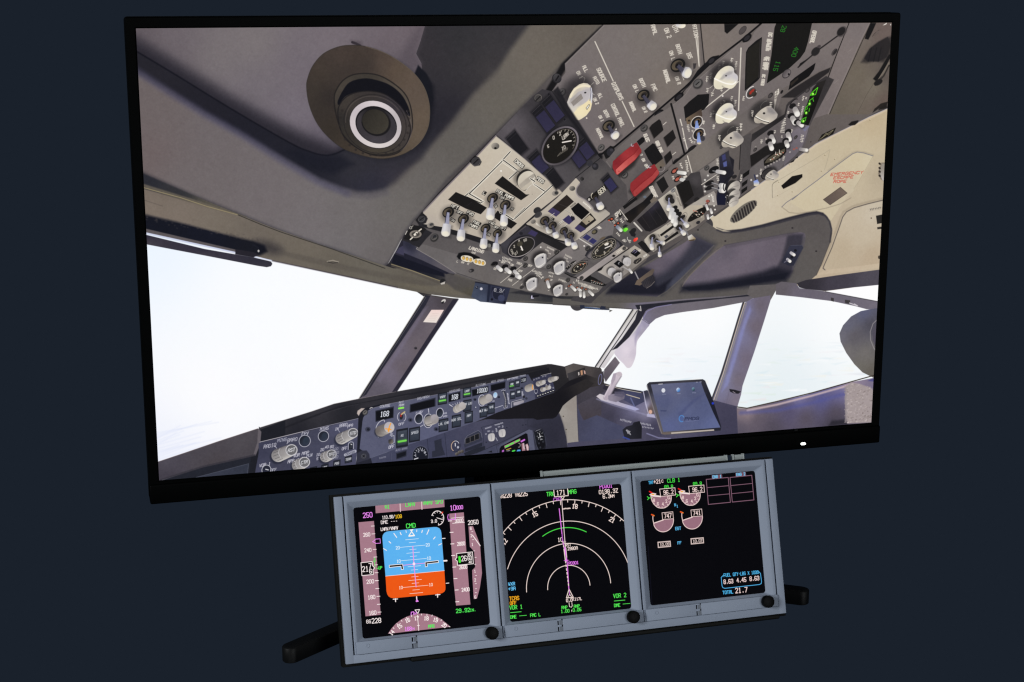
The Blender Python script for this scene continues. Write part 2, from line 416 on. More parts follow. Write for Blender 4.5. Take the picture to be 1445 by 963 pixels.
    E(886, 276, 7, 9, 0, (190, 186, 184), f=4)
    P([(60, 155), (500, 262), (730, 302), (850, 322), (950, 345), (976, 352), (985, 368), (975, 385), (945, 392), (880, 382), (500, 308), (60, 224)], [(100, 172, (36, 34, 50)), (100, 212, (78, 72, 78)), (500, 262, (34, 33, 50)), (500, 300, (74, 68, 74)), (900, 345, (40, 40, 54)), (900, 378, (64, 60, 68))], f=3)
    S([(985, 346), (1300, 412), (1600, 476), (1880, 536)], 8, (66, 60, 66), f=6, a=.8)
    S([(985, 350), (1419, 442), (1900, 548)], 4, (180, 176, 190), f=5, a=.5)
    c.f(440, 340, 5.068)
    P([(-250, 62), (300, 186), (700, 262), (900, 316), (800, 322), (420, 250), (0, 160), (-250, 96)], (84, 78, 73), f=22, a=.45)
    S([(110, 148), (150, 140), (190, 152)], 7, (150, 142, 130), f=4)
    S([(116, 152), (150, 160), (186, 156)], 6, (56, 52, 50), f=4)
    P([(560, 300), (800, 355), (1020, 388), (1130, 385), (1160, 340), (1020, 300), (860, 325)], (108, 101, 88), f=22, a=.6)

    # recess at the front end of the overhead panel
    P([(560, 148), (600, 80), (640, 0), (690, 10), (1030, 230), (960, 300), (900, 285)], [(600, 110, (46, 44, 56)), (700, 160, (26, 27, 38)), (850, 220, (32, 33, 42)), (960, 260, (58, 56, 58))], f=4)
    P([(625, 50), (680, 20), (760, 70), (1015, 230), (960, 228), (700, 120), (600, 85)], [(640, 70, (66, 64, 86)), (760, 100, (70, 66, 76)), (900, 190, (78, 72, 76)), (700, 40, (40, 40, 56))], f=6)
    P([(590, 95), (720, 140), (960, 232), (965, 262), (820, 230), (700, 205), (570, 160)], (24, 25, 36), f=10)
    S([(570, 168), (720, 215), (920, 288)], 6, (142, 130, 102), f=4)
    S([(575, 180), (720, 228), (905, 300)], 14, (84, 78, 72), f=8, a=.7)
    E(938, 292, 22, 20, 0, (34, 34, 36), f=4)
    P([(920, 304), (956, 290), (950, 310), (925, 314)], (190, 184, 176), f=4)
    P([(945, 225), (1170, 292), (1200, 340), (1140, 400), (1020, 350), (960, 300)], [(980, 250, (80, 76, 76)), (1100, 300, (82, 78, 76)), (1120, 380, (80, 76, 66))], f=20)

    # -------- pillar between the front windows
    P([(812, 384), (880, 392), (1050, 418), (880, 670), (690, 958), (582, 1120), (330, 1135), (440, 963), (620, 690)],
      [(800, 450, (80, 75, 84)), (960, 440, (72, 66, 72)), (760, 600, (96, 88, 98)), (860, 620, (108, 99, 106)), (640, 800, (108, 100, 114)), (760, 760, (104, 95, 101)), (560, 960, (112, 104, 120)), (660, 900, (102, 93, 100)), (480, 1080, (92, 87, 98))])
    P([(812, 384), (850, 392), (815, 460), (640, 720), (500, 925), (390, 1100), (340, 1130), (440, 963), (620, 690)], (42, 42, 53), f=5)
    P([(830, 470), (740, 620), (600, 840), (490, 1010), (470, 1000), (640, 730), (800, 490)], (116, 109, 128), f=26, a=.6)
    S([(806, 396), (620, 690), (442, 963), (335, 1130)], 4, (176, 172, 160), f=3)
    S([(816, 404), (634, 690), (460, 960), (352, 1130)], 3, (150, 146, 138), f=3, a=.5)
    P([(1012, 414), (1050, 418), (880, 670), (690, 958), (582, 1120), (555, 1110), (655, 960), (850, 660)], (44, 42, 54), f=5)
    S([(1050, 420), (880, 672), (690, 960), (582, 1122)], 3, (120, 118, 128), f=3, a=.5)
    P([(856, 494), (945, 494), (890, 587), (796, 582)], [(870, 500, (240, 216, 210)), (870, 580, (232, 222, 214))])
    for i in range(5):
        S([(858 - i * 7, 520 + i * 12), (906 - i * 7, 522 + i * 12)], 2.5, (206, 188, 182), a=.6)
    E(942, 432, 18, 12, -35, (210, 205, 200), f=4)
    P([(925, 440), (948, 430), (945, 445), (930, 452)], (30, 30, 34), f=3)
    E(742, 768, 12, 10, 0, (66, 62, 68), f=3)
    E(745, 769, 5, 5, 0, (28, 28, 32), f=3)
    S([(790, 382), (960, 412), (1045, 416)], 6, (70, 66, 62), f=5, a=.8)

    # -------- front overhead edge, standby compass, second window head
    c.f(690, 310, 8.024)
    P([(-150, 700), (0, 715), (400, 790), (740, 862), (1100, 860), (1364, 670), (1364, 1050), (1400, 1030), (1100, 975), (700, 960), (200, 935), (0, 920)], [(300, 850, (70, 68, 70)), (300, 920, (86, 84, 82)), (700, 870, (44, 45, 50)), (900, 940, (104, 100, 90)), (1200, 930, (88, 86, 84))], f=4)
    P([(380, 800), (700, 850), (860, 870), (1080, 868), (1150, 880), (1050, 905), (800, 900), (500, 860), (230, 830)], (38, 38, 44), f=24, a=.8)
    S([(190, 926), (500, 931), (800, 946), (1130, 950)], 8, (112, 106, 94), f=14, a=.6)
    P([(470, 860), (570, 855), (560, 875), (505, 880), (500, 895), (470, 895)], (24, 24, 30), f=5)
    P([(478, 862), (492, 860), (492, 886), (508, 886), (506, 896), (474, 896)], (196, 192, 214), f=3)
    c.f(440, 340, 5.068)
    P([(1170, 296), (1260, 308), (1420, 335), (1385, 455), (1250, 440), (1205, 436), (1140, 402)], [(1160, 380, (68, 76, 94)), (1220, 340, (60, 66, 84)), (1215, 420, (74, 82, 102)), (1300, 360, (38, 40, 56)), (1380, 420, (44, 46, 64))])
    S([(1170, 296), (1420, 335)], 8, (34, 34, 46), f=4)
    P([(1262, 312), (1280, 312), (1268, 436), (1250, 438)], (34, 38, 54), f=4)
    P([(1290, 330), (1370, 345), (1380, 370), (1350, 430), (1310, 420), (1285, 370)], (34, 36, 50), f=5)
    R(1330, 380, 40, 44, 10, 6, (58, 60, 80), f=4)
    E(1355, 410, 24, 24, 0, (62, 66, 90), f=4)
    E(1288, 420, 9, 9, 0, (24, 24, 34))
    E(1380, 440, 9, 9, 0, (24, 24, 34))
    T('8 3/', 1340, 355, 22, 6, (164, 162, 166), w=4.5)
    S([(1318, 368), (1362, 372)], 2.5, (130, 130, 140))
    E(1212, 344, 10, 10, 0, (206, 204, 212), f=3)
    P([(1172, 326), (1190, 328), (1184, 345), (1172, 340)], (24, 28, 40), f=3)
    S([(1174, 328), (1182, 336)], 3, (180, 180, 190))


def cockpit2(c):
    """right-hand side, glareshield and autopilot panel of the picture"""
    P, S, E, R, T = c.P, c.S, c.E, c.R, c.T
    # -------- beige ceiling panel, right
    c.f(960, 240, 4.817)
    P([(1, 480), (165, 355), (250, 290), (310, 250), (640, 24), (804, -102), (915, -184), (1180, -322), (1460, -480), (1500, 900), (1380, 785), (980, 825), (830, 790), (660, 780)],
      [(330, 300, (203, 191, 168)), (560, 180, (205, 193, 172)), (700, 60, (203, 191, 168)), (900, 200, (199, 186, 160)), (1100, -180, (196, 182, 154)), (1300, -330, (190, 172, 142)), (1250, -100, (200, 186, 158)), (1250, 100, (196, 182, 156)), (1080, 400, (186, 170, 148)), (1330, 60, (176, 162, 140)), (1150, 500, (190, 176, 154)), (960, 250, (190, 176, 152)), (1000, 700, (188, 170, 146))])
    # thin bluish edge where it meets the overhead
    c.f(1060, 130, 6.419)
    S([(-330, 1110), (0, 872), (150, 766), (300, 664), (430, 570), (582, 456), (760, 364), (940, 276), (1060, 214), (1225, 140), (1300, 98)], 34, (74, 69, 68))
    S([(0, 888), (150, 782), (300, 680), (430, 586), (582, 472), (760, 380), (940, 292), (1060, 230), (1225, 156), (1300, 114)], 6, (196, 192, 204), f=5, a=.8)
    S([(10, 896), (300, 690), (590, 480), (940, 300), (1225, 166)], 14, (214, 196, 172), f=14, a=.6)
    # hatch with finger slot
    S([(200, 830), (350, 740), (560, 620), (714, 522), (690, 620), (664, 708)], 4, (168, 158, 138), f=4, a=.9)
    S([(192, 960), (190, 850), (200, 826), (240, 800)], 4, (116, 108, 96), f=4)
    S([(192, 962), (280, 920), (380, 860)], 3, (170, 158, 138), f=4, a=.6)
    P([(272, 850), (370, 764), (464, 744), (464, 772), (400, 826), (292, 880)], (24, 22, 22))
    S([(292, 880), (400, 828), (466, 774)], 4, (168, 156, 134), f=4, a=.8)
    for x, y in [(668, 574), (756, 610), (834, 654), (534, 880), (372, 905), (250, 818), (636, 718), (240, 940), (676, 772), (1076, 256), (345, 660)]:
        E(x, y, 5, 4, 0, (128, 112, 84), f=3, a=.9)
        E(x + 4, y - 4, 4, 3, 0, (226, 216, 186), f=3, a=.6)
    # escape-rope panel
    P([(960, 545), (1020, 552), (1104, 578), (1100, 600), (1000, 770), (930, 890), (840, 990), (700, 1200), (350, 1000), (430, 930), (600, 800), (800, 645), (880, 590), (930, 555)], [(960, 600, (204, 190, 160)), (700, 850, (203, 190, 162)), (1040, 620, (206, 194, 166)), (900, 900, (198, 185, 160))], f=3)
    S([(372, 976), (470, 896), (600, 800), (720, 706), (840, 618), (920, 560), (960, 545), (1020, 553), (1104, 580)], 6, (112, 110, 122), f=5)
    S([(700, 710), (840, 606), (920, 550), (960, 538), (1030, 548), (1104, 570)], 14, (150, 140, 124), f=16, a=.4)
    S([(1104, 582), (1060, 660), (980, 800), (930, 880)], 5, (172, 160, 136), f=5, a=.8)
    red = (196, 88, 72)
    T('EMERGENCY', 868, 738, 26, -4, red, up=-72, w=5.6, asp=.92)
    T('ESCAPE', 836, 774, 24, -3, red, up=-72, w=5.6, asp=.92)
    T('ROPE', 805, 811, 24, -2, red, up=-72, w=5.6, asp=.9)
    # right-edge handle
    P([(1240, 640), (1180, 640), (1160, 690), (1150, 740), (1170, 790), (1240, 830)], (120, 110, 100), f=14, a=.8)
    P([(1240, 650), (1186, 650), (1166, 700), (1172, 760), (1190, 800), (1240, 826)], [(1180, 700, (150, 142, 132)), (1200, 790, (190, 184, 180))], f=4)
    for y in (650, 690, 722, 760):
        E(1164, y, 12, 9, 40, (46, 40, 36), f=6)
    # louvred vent and slots, lower door panel
    c.f(960, 240, 4.817)
    pts = c.el(430, 282, 112, 38, -38)[:-1]
    P(pts, (112, 106, 98))
    for i in range(10):
        k = -95 + i * 21
        a = math.radians(-38)
        x, y = 430 + k * math.cos(a), 282 + k * math.sin(a)
        hh = 37 * math.sqrt(max(0, 1 - (k / 112) ** 2)) * 1.25
        P([(x - 10, y - hh * .55), (x + 2, y - hh * .65), (x + 18 , y + hh * .75), (x + 6, y + hh * .85)], (48, 44, 44), f=3)
    S(pts, 4, (150, 142, 128), f=3, closed=True, a=.7)
    P([(972, 202), (1088, 118), (1134, 158), (1018, 238)], [(1000, 200, (96, 84, 78)), (1110, 150, (112, 98, 88))])
    S([(972, 202), (1088, 118), (1134, 158), (1018, 238)], 4, (72, 62, 56), f=3, closed=True, a=.8)
    S([(690, 252), (740, 290), (800, 296), (900, 280), (1000, 258), (1090, 230), (1160, 190)], 6, (150, 138, 120), f=6, a=.7)
    S([(690, 252), (720, 222), (800, 170)], 5, (120, 116, 122), f=4)
    P([(1460, 190), (1300, 225), (1190, 255), (1130, 285), (1104, 320), (1080, 390), (1020, 560), (975, 650), (970, 670), (990, 682), (1100, 672), (1250, 652), (1460, 622)], [(1150, 320, (196, 182, 160)), (1300, 300, (198, 186, 166)), (1100, 560, (186, 170, 146)), (1300, 600, (184, 166, 142)), (1250, 450, (194, 180, 158))], f=3)
    S([(1380, 205), (1270, 232), (1180, 258), (1130, 285), (1104, 320), (1080, 390), (1030, 530), (978, 648), (970, 668), (985, 682)], 7, (96, 88, 84), f=6)
    S([(1370, 196), (1260, 222), (1170, 248), (1110, 285), (1090, 320), (1062, 400), (1010, 540), (962, 648)], 14, (160, 146, 126), f=16, a=.6)
    c.scrib(1325, 264, 78, 12, -10, (120, 112, 104), n=7)
    S([(1284, 282), (1370, 266), (1372, 252), (1282, 266)], 2, (150, 140, 126), a=.6, closed=True)
    P([(1330, 312), (1380, 302), (1380, 360), (1338, 368)], (40, 38, 36), f=4)
    P([(1338, 390), (1380, 384), (1380, 400), (1340, 404)], (54, 50, 46), f=4)
    E(1298, 328, 5, 5, 0, (110, 96, 80), f=3)
    E(1352, 594, 8, 12, 0, (70, 62, 54), f=4)
    P([(985, 680), (1200, 655), (1400, 628), (1400, 660), (1160, 690), (920, 716)], (200, 182, 158), f=6, a=.6)

    # -------- grey window-side frame with two recesses
    c.f(0, 0, 1)
    S([(815, 428), (846, 412), (870, 400), (905, 380), (930, 366), (960, 346), (996, 318)], 22, (66, 63, 66))
    c.f(960, 240, 4.817)
    fr = [(165, 352), (185, 360), (250, 405), (290, 422), (330, 425), (420, 415), (560, 385), (740, 335), (860, 305), (930, 294), (975, 305), (1005, 335), (1025, 380), (1030, 430), (1015, 500), (960, 640), (925, 715), (890, 745), (800, 775), (600, 830), (380, 860), (0, 905), (-240, 935), (-620, 920), (-560, 860), (-480, 790), (-330, 690), (-100, 560), (60, 440)]
    P([(x - 4, y - 14) for x, y in fr[2:13]] + [(1030, 400), (400, 440)], (46, 44, 52), f=12)
    P(fr, [(200, 420, (94, 89, 86)), (560, 430, (90, 85, 83)), (900, 340, (87, 82, 81)), (1000, 400, (90, 85, 84)), (920, 560, (93, 88, 86)), (860, 700, (92, 88, 86)), (600, 800, (86, 83, 83)), (200, 840, (87, 83, 82)), (-200, 860, (91, 87, 83)), (-500, 840, (88, 84, 81)), (0, 560, (86, 81, 82)), (240, 560, (104, 97, 90))], f=3)
    S([(250, 408), (290, 424), (340, 426), (440, 412), (600, 378), (760, 334), (880, 304), (940, 296), (985, 312), (1015, 350), (1028, 410), (1018, 490)], 12, (52, 50, 58), f=12, a=.85)
    S([(1030, 430), (1015, 500), (960, 640), (925, 715)], 6, (72, 66, 64), f=6, a=.7)
    S([(60, 440), (120, 400), (170, 356)], 5, (70, 66, 64), f=5, a=.7)
    for x, y in [(762, 395), (306, 484), (924, 553), (120, 408)]:
        E(x, y, 7, 6, 0, (52, 48, 50), f=4)
    # left recess (behind the overhead's edge)
    rec = [(20, 500), (90, 450), (160, 480), (228, 512), (200, 560), (80, 660), (0, 740), (-120, 840), (-160, 862), (-300, 850), (-440, 830), (-480, 815), (-420, 760), (-200, 630)]
    P(rec, [(-60, 560, (110, 101, 114)), (20, 510, (106, 97, 108)), (-160, 650, (98, 90, 101)), (-60, 650, (84, 78, 90)), (-260, 700, (80, 74, 84)), (-400, 800, (40, 38, 48))], f=6)
    P([(96, 446), (240, 505), (205, 560), (80, 665), (-20, 760), (-120, 846), (-500, 840), (-470, 790), (-330, 760), (-180, 730), (-80, 680), (0, 600), (60, 520)], (44, 45, 56), f=70, a=.82)
    P([(-130, 850), (-500, 840), (-470, 800), (-300, 780), (-150, 790), (-60, 740), (-70, 800)], (26, 26, 36), f=34, a=.9)
    P([(200, 540), (228, 514), (80, 660), (-20, 760), (-100, 826), (-90, 780), (60, 640)], (74, 77, 92), f=26, a=.6)
    S([(228, 514), (120, 625), (0, 745), (-90, 825), (-150, 860)], 8, (110, 104, 96), f=8, a=.5)
    # right recess
    rec = [(300, 512), (420, 490), (600, 455), (760, 428), (815, 424), (846, 434), (850, 470), (836, 520), (800, 600), (770, 670), (735, 728), (640, 748), (400, 790), (200, 815), (70, 822), (26, 812), (14, 790), (30, 756), (80, 700), (160, 622), (250, 540)]
    P(rec, [(320, 560, (98, 91, 102)), (560, 520, (106, 97, 108)), (440, 590, (112, 102, 113)), (300, 670, (110, 101, 112)), (640, 540, (100, 92, 102)), (150, 720, (104, 96, 108)), (540, 640, (100, 92, 104))], f=5, sm=1)
    P([(730, 436), (836, 436), (832, 520), (740, 728), (640, 742), (640, 690), (690, 600), (715, 510)], (52, 50, 60), f=34, a=.9)
    P([(0, 830), (10, 785), (60, 778), (200, 762), (400, 726), (560, 690), (640, 660), (760, 690), (720, 760), (420, 800), (200, 824)], (31, 31, 41), f=56, a=.95)
    P([(14, 800), (60, 796), (240, 778), (440, 748), (640, 712), (730, 700), (710, 740), (640, 750), (400, 792), (200, 817), (60, 822)], (25, 26, 36), f=16, a=.8)
    P([(300, 512), (420, 490), (600, 455), (760, 428), (760, 446), (600, 476), (420, 512), (310, 534)], (84, 78, 86), f=18, a=.6)
    P([(846, 440), (852, 470), (838, 525), (804, 600), (770, 676), (760, 660), (810, 540)], (80, 77, 80), f=14, a=.7)
    S([(250, 540), (300, 512), (420, 490), (700, 438), (800, 424)], 6, (74, 70, 74), f=8, a=.7)
    S([(14, 790), (60, 722), (160, 622), (290, 515)], 7, (128, 118, 98), f=8, a=.5)
    P([(742, 520), (760, 512), (826, 512), (836, 530), (770, 650), (740, 652), (688, 628)], [(760, 530, (52, 53, 68)), (740, 630, (44, 45, 58))], f=6)
    S([(750, 514), (834, 512)], 4, (84, 84, 98), f=4, a=.7)
    for x, y in [(782, 548), (758, 594)]:
        E(x, y, 10, 9, 0, (24, 24, 30), f=3)
    c.stub(752, 564, 774, 578, 21, (176, 172, 178))
    c.stub(728, 608, 746, 622, 21, (176, 172, 178))
    S([(708, 628), (728, 614)], 8, (96, 94, 108), f=4)
    # crew oxygen knob hanging in the left recess
    c.f(780, 330, 6.418)
    P([(556, 480), (600, 440), (720, 340), (800, 300), (900, 330), (930, 420), (940, 540), (830, 530), (660, 515)], (30, 30, 40), f=50, a=.8)
    S([(745, 348), (775, 410)], 11, (150, 146, 148), f=4)
    P([(742, 462), (760, 425), (830, 372), (905, 318), (922, 328), (905, 368), (850, 430), (790, 470)], [(780, 440, (106, 92, 80)), (890, 340, (92, 82, 74))], f=3)
    P([(800, 440), (850, 400), (905, 372), (928, 400), (926, 440), (880, 480), (850, 496), (820, 480)], [(840, 430, (54, 52, 58)), (900, 420, (44, 42, 48)), (860, 480, (62, 58, 62))], f=3)
    for i in range(7):
        S([(818 + i * 15, 436 - i * 9), (836 + i * 14, 482 - i * 9)], 3, (34, 33, 38), a=.8)
    S([(850, 494), (890, 470), (922, 434)], 4, (150, 140, 132), f=3, a=.8)

    # -------- window heads right
    c.f(780, 420, 4.817)
    P([(0, 0), (240, 40), (600, 35), (900, 10), (1330, -20), (1370, -10), (1370, 0), (1320, 30), (1280, 36), (1090, 72), (880, 100), (760, 120), (700, 145), (650, 190), (600, 160), (580, 90), (540, 80), (250, 65), (0, 50)],
      [(100, 30, (92, 88, 84)), (400, 50, (94, 90, 84)), (700, 90, (108, 102, 112)), (620, 140, (120, 115, 138)), (900, 60, (112, 106, 114)), (1200, 20, (106, 101, 107)), (1340, -10, (100, 95, 102))], f=3)
    P([(560, 52), (700, 40), (900, 20), (1150, 2), (1370, -24), (1370, -12), (1100, 14), (806, 46), (720, 60), (650, 78), (620, 100), (590, 110), (575, 80)], (38, 38, 46), f=5)
    S([(0, 46), (200, 56), (420, 70), (545, 79)], 5, (64, 60, 60), f=4, a=.9)
    S([(610, 150), (640, 95), (700, 66), (806, 48)], 5, (146, 140, 190), f=5, a=.7)
    P([(185, 52), (215, 52), (215, 62), (320, 72), (330, 58), (360, 62), (358, 74), (384, 80), (380, 86), (330, 84), (200, 76), (186, 74)], (40, 44, 60), f=3)
    S([(218, 66), (320, 77)], 3, (120, 150, 200), f=3)
    # second windscreen post: light strips between dark seals
    P([(535, 80), (620, 84), (610, 160), (560, 240), (440, 350), (350, 480), (285, 470), (330, 400), (430, 250)], [(570, 130, (206, 202, 200)), (420, 320, (226, 222, 224)), (330, 450, (210, 205, 208))], f=3)
    S([(544, 84), (430, 258), (360, 364), (290, 470)], 9, (58, 58, 66), f=3)
    S([(552, 86), (436, 262), (362, 374), (298, 472)], 4, (176, 172, 160), f=3)
    S([(574, 90), (470, 250), (390, 366), (318, 476)], 7, (64, 62, 66), f=3)
    P([(584, 70), (640, 72), (612, 130), (590, 170), (520, 270), (440, 345), (400, 360), (470, 280), (560, 150)], (42, 41, 50), f=5)
    S([(596, 60), (600, 90), (588, 84)], 7, (196, 190, 186), f=4)
    # sun-lit pillow-shaped post trim
    P([(612, 150), (656, 182), (640, 210), (600, 260), (575, 296), (568, 340), (565, 390), (550, 440), (530, 474), (505, 478), (480, 450), (440, 410), (420, 370), (470, 320), (540, 250), (590, 190)],
      [(620, 180, (150, 144, 168)), (580, 210, (196, 190, 206)), (600, 240, (156, 149, 165)), (540, 290, (220, 211, 222)), (500, 360, (228, 217, 227)), (550, 380, (202, 192, 206)), (520, 450, (220, 210, 218)), (440, 380, (212, 204, 215))], f=3, sm=1)
    P([(575, 200), (600, 170), (600, 220), (575, 270), (560, 330), (556, 280)], (158, 150, 178), f=18, a=.6)
    S([(606, 148), (656, 182)], 3, (92, 86, 104), f=3)
    P([(424, 402), (456, 444), (400, 520), (360, 575), (345, 540), (350, 490)], [(430, 430, (112, 104, 112)), (360, 540, (88, 82, 90))], f=4)

    # -------- right-hand post between the side windows
    P([(1320, -20), (1340, -80), (1540, -90), (1502, -20), (1482, 16), (1430, 12), (1370, 8)], (97, 92, 92), f=3)
    P([(1288, 36), (1310, 34), (1360, 6), (1480, -14), (1480, 20), (1440, 150), (1370, 370), (1290, 600), (1280, 660), (1250, 760), (1220, 800), (1120, 760), (1080, 690), (1140, 520), (1210, 300), (1260, 130)],
      [(1400, 60, (106, 97, 106)), (1380, 200, (108, 98, 108)), (1300, 420, (112, 102, 116)), (1250, 560, (112, 102, 112)), (1330, 80, (118, 116, 150)), (1280, 260, (122, 120, 152)), (1220, 420, (120, 118, 150)), (1180, 560, (126, 126, 158)), (1150, 650, (124, 122, 150)), (1240, 700, (124, 114, 128)), (1180, 760, (96, 90, 110))], f=4)
    P([(1300, 150), (1340, 60), (1350, 90), (1310, 200), (1240, 440), (1190, 600), (1150, 640), (1200, 480), (1260, 280)], (138, 142, 196), f=24, a=.6)
    S([(1296, 36), (1262, 140), (1220, 280), (1150, 510), (1084, 686)], 12, (60, 58, 62), f=4)
    S([(1304, 38), (1270, 146), (1228, 288), (1158, 520), (1094, 700)], 5, (206, 190, 158), f=3)
    S([(1316, 38), (1282, 150), (1236, 300), (1170, 520), (1108, 700)], 9, (140, 134, 132), f=4, a=.9)
    P([(1200, 622), (1240, 628), (1280, 640), (1262, 655), (1230, 652), (1205, 640)], (36, 34, 40), f=4)
    S([(1225, 640), (1240, 650)], 4, (170, 160, 170), f=3)
    S([(1200, 636), (1186, 700), (1170, 750)], 4, (104, 98, 116), f=6, a=.7)
    c.f(1000, 400, 4.377)
    P([(415, 5), (450, -10), (540, 0), (560, 30), (720, 50), (900, 80), (1060, 112), (1060, 165), (975, 160), (900, 140), (760, 110), (560, 85), (415, 70)], [(450, 30, (98, 92, 98)), (560, 60, (106, 100, 112)), (800, 95, (108, 102, 114)), (1000, 130, (112, 106, 118))], f=3)
    P([(545, 0), (600, -20), (800, -50), (1060, -85), (1060, 15), (900, 25), (720, 48), (600, 36), (560, 26)], [(600, 10, (50, 47, 54)), (800, 0, (66, 62, 72)), (1000, -20, (78, 74, 84))], f=4)
    P([(714, 50), (900, 25), (1070, 8), (1070, 116), (900, 84)], (254, 253, 254))
    S([(720, 52), (900, 86), (1060, 116)], 5, (72, 68, 74), f=4)
    for x, y, w in [(764, 98, 18), (858, 112, 32)]:
        P([(x - w / 2, y - 10), (x + w / 2, y - 6), (x + w / 2, y + 16), (x - w / 2, y + 10)], (60, 56, 58), f=4)
    S([(870, 122), (920, 140), (900, 128)], 6, (206, 200, 206), f=4)
    # head-rest / dark disc at the right edge
    hd = [(1060, 150), (1000, 160), (940, 172), (880, 205), (830, 260), (808, 310), (815, 360), (850, 430), (900, 500), (950, 550), (1020, 585), (1060, 600)]
    P(hd, [(960, 180, (92, 94, 118)), (860, 260, (100, 100, 116)), (820, 330, (108, 106, 116)), (900, 330, (92, 88, 94)), (960, 440, (112, 108, 106)), (1000, 540, (100, 95, 88)), (940, 510, (108, 104, 98)), (1000, 260, (78, 76, 86)), (860, 420, (112, 108, 108))], f=3)
    S([(1050, 215), (1015, 250), (998, 300), (1000, 350), (1020, 400), (1050, 440)], 6, (150, 144, 146), f=4, a=.8)
    P([(1060, 225), (1028, 255), (1012, 300), (1014, 350), (1030, 395), (1060, 430)], (82, 78, 90), f=8)
    # sill and side wall, lower right
    P([(170, 770), (235, 775), (600, 690), (860, 615), (1070, 575), (1080, 940), (60, 960), (60, 800)],
      [(240, 800, (150, 132, 136)), (560, 720, (120, 116, 160)), (820, 670, (96, 96, 150)), (700, 720, (88, 88, 140)), (500, 790, (84, 78, 104)), (860, 640, (170, 150, 156)), (300, 850, (92, 84, 96)), (600, 830, (86, 78, 88)), (780, 800, (82, 74, 84)), (200, 900, (86, 80, 94)), (780, 870, (60, 56, 66)), (400, 900, (78, 72, 84))], f=3)
    S([(240, 786), (420, 750), (640, 694), (860, 632)], 14, (216, 192, 190), f=14, a=.75)
    S([(200, 800), (420, 786), (640, 738), (850, 680)], 24, (84, 86, 146), f=30, a=.6)
    S([(176, 764), (236, 772), (420, 730), (640, 676), (860, 614), (1010, 572), (1060, 560)], 7, (64, 56, 48), f=3)
    P([(1070, 612), (980, 604), (1010, 590), (1070, 575)], (84, 82, 130), f=4)
    P([(760, 850), (850, 840), (860, 870), (740, 880)], (40, 38, 46), f=24, a=.8)
    P([(848, 640), (880, 612), (940, 624), (1010, 650), (1030, 700), (1030, 860), (860, 866), (846, 820), (842, 720)], (164, 152, 152), f=14)
    for i in range(420):
        x, y = c.rng.uniform(846, 1024), c.rng.uniform(622, 862)
        if y > 615 + (x - 900) * .25:
            k = c.rng.normal(0, 22)
            E(x, y, c.rng.uniform(3, 8), c.rng.uniform(2, 5), -20, (164 + k, 152 + k, 150 + k), f=4, a=.55)
    for i in range(40):
        E(848 + c.rng.normal(0, 3), 640 + i * 5.6, 7, 4, 0, (150, 140, 142), f=4, a=.7)

    # -------- side console below the windows, tablet
    c.f(780, 420, 4.817)
    P([(350, 590), (440, 615), (600, 640), (700, 650), (1100, 700), (1250, 740), (1260, 960), (100, 1040), (90, 780), (160, 690), (300, 620)],
      [(340, 640, (70, 66, 78)), (420, 720, (84, 80, 100)), (560, 770, (132, 130, 166)), (620, 790, (150, 144, 168)), (480, 760, (90, 88, 112)), (400, 800, (48, 46, 58)), (560, 850, (50, 48, 62)), (300, 760, (60, 57, 70)), (680, 880, (56, 54, 74)), (1180, 860, (64, 62, 82)), (200, 880, (74, 72, 94)), (350, 920, (70, 70, 92))], f=4)
    P([(165, 690), (240, 640), (330, 610), (330, 800), (220, 850), (175, 770)], [(240, 700, (72, 68, 78)), (220, 830, (66, 60, 66))], f=5)
    P([(165, 740), (180, 770), (200, 840), (300, 800), (480, 880), (560, 930), (480, 960), (170, 980)], [(300, 900, (72, 74, 98)), (200, 860, (66, 67, 88)), (420, 920, (70, 72, 96))], f=5)
    P([(-20, 820), (40, 690), (170, 590), (345, 500), (352, 640), (165, 730), (20, 860)], [(60, 700, (50, 48, 58)), (250, 600, (70, 66, 74)), (340, 590, (60, 57, 66))], f=4)
    P([(36, 790), (44, 740), (80, 690), (160, 620), (166, 800), (175, 980), (90, 990)], [(60, 780, (158, 152, 146)), (130, 740, (146, 138, 132)), (110, 900, (150, 144, 138))], f=3)
    S([(44, 790), (70, 870), (92, 980)], 5, (56, 54, 66), f=5)
    S([(166, 690), (168, 800), (176, 970)], 5, (66, 64, 78), f=4)
    for x, y in [(72, 808), (92, 898)]:
        E(x, y, 5, 4, 0, (92, 84, 72))
    P([(356, 585), (440, 610), (600, 635), (640, 650), (640, 700), (560, 740), (470, 690), (340, 620)], [(400, 620, (44, 42, 52)), (520, 680, (70, 72, 100)), (600, 700, (62, 64, 90))], f=5)
    S([(340, 584), (420, 610), (560, 634), (620, 648)], 8, (48, 44, 44), f=4)
    S([(360, 596), (480, 626), (600, 648)], 4, (204, 196, 182), f=3)
    S([(500, 660), (590, 686)], 6, (196, 184, 164), f=3)
    S([(530, 684), (560, 750)], 8, (100, 106, 146), f=8)
    # tiller-side handle in white
    P([(296, 672), (320, 655), (400, 680), (460, 715), (560, 745), (590, 760), (560, 770), (440, 735), (330, 700)], [(310, 676, (206, 198, 204)), (440, 718, (176, 170, 190)), (560, 760, (170, 170, 206))], f=3)
    S([(362, 680), (405, 600), (452, 524)], 40, [(362, 680, (176, 164, 176)), (452, 524, (206, 194, 204))])
    S([(350, 676), (390, 600), (434, 524)], 8, (214, 202, 212), f=6, a=.8)
    S([(378, 690), (424, 604), (466, 536)], 9, (140, 130, 142), f=6, a=.7)
    E(451, 522, 22, 13, 15, (196, 184, 192))
    P([(412, 518), (434, 512), (424, 560), (400, 600), (396, 570)], (170, 158, 172), f=5)
    P([(376, 668), (410, 655), (470, 655), (490, 668), (486, 690), (430, 712), (380, 700)], [(400, 670, (140, 132, 148)), (470, 670, (110, 104, 120))], f=4)
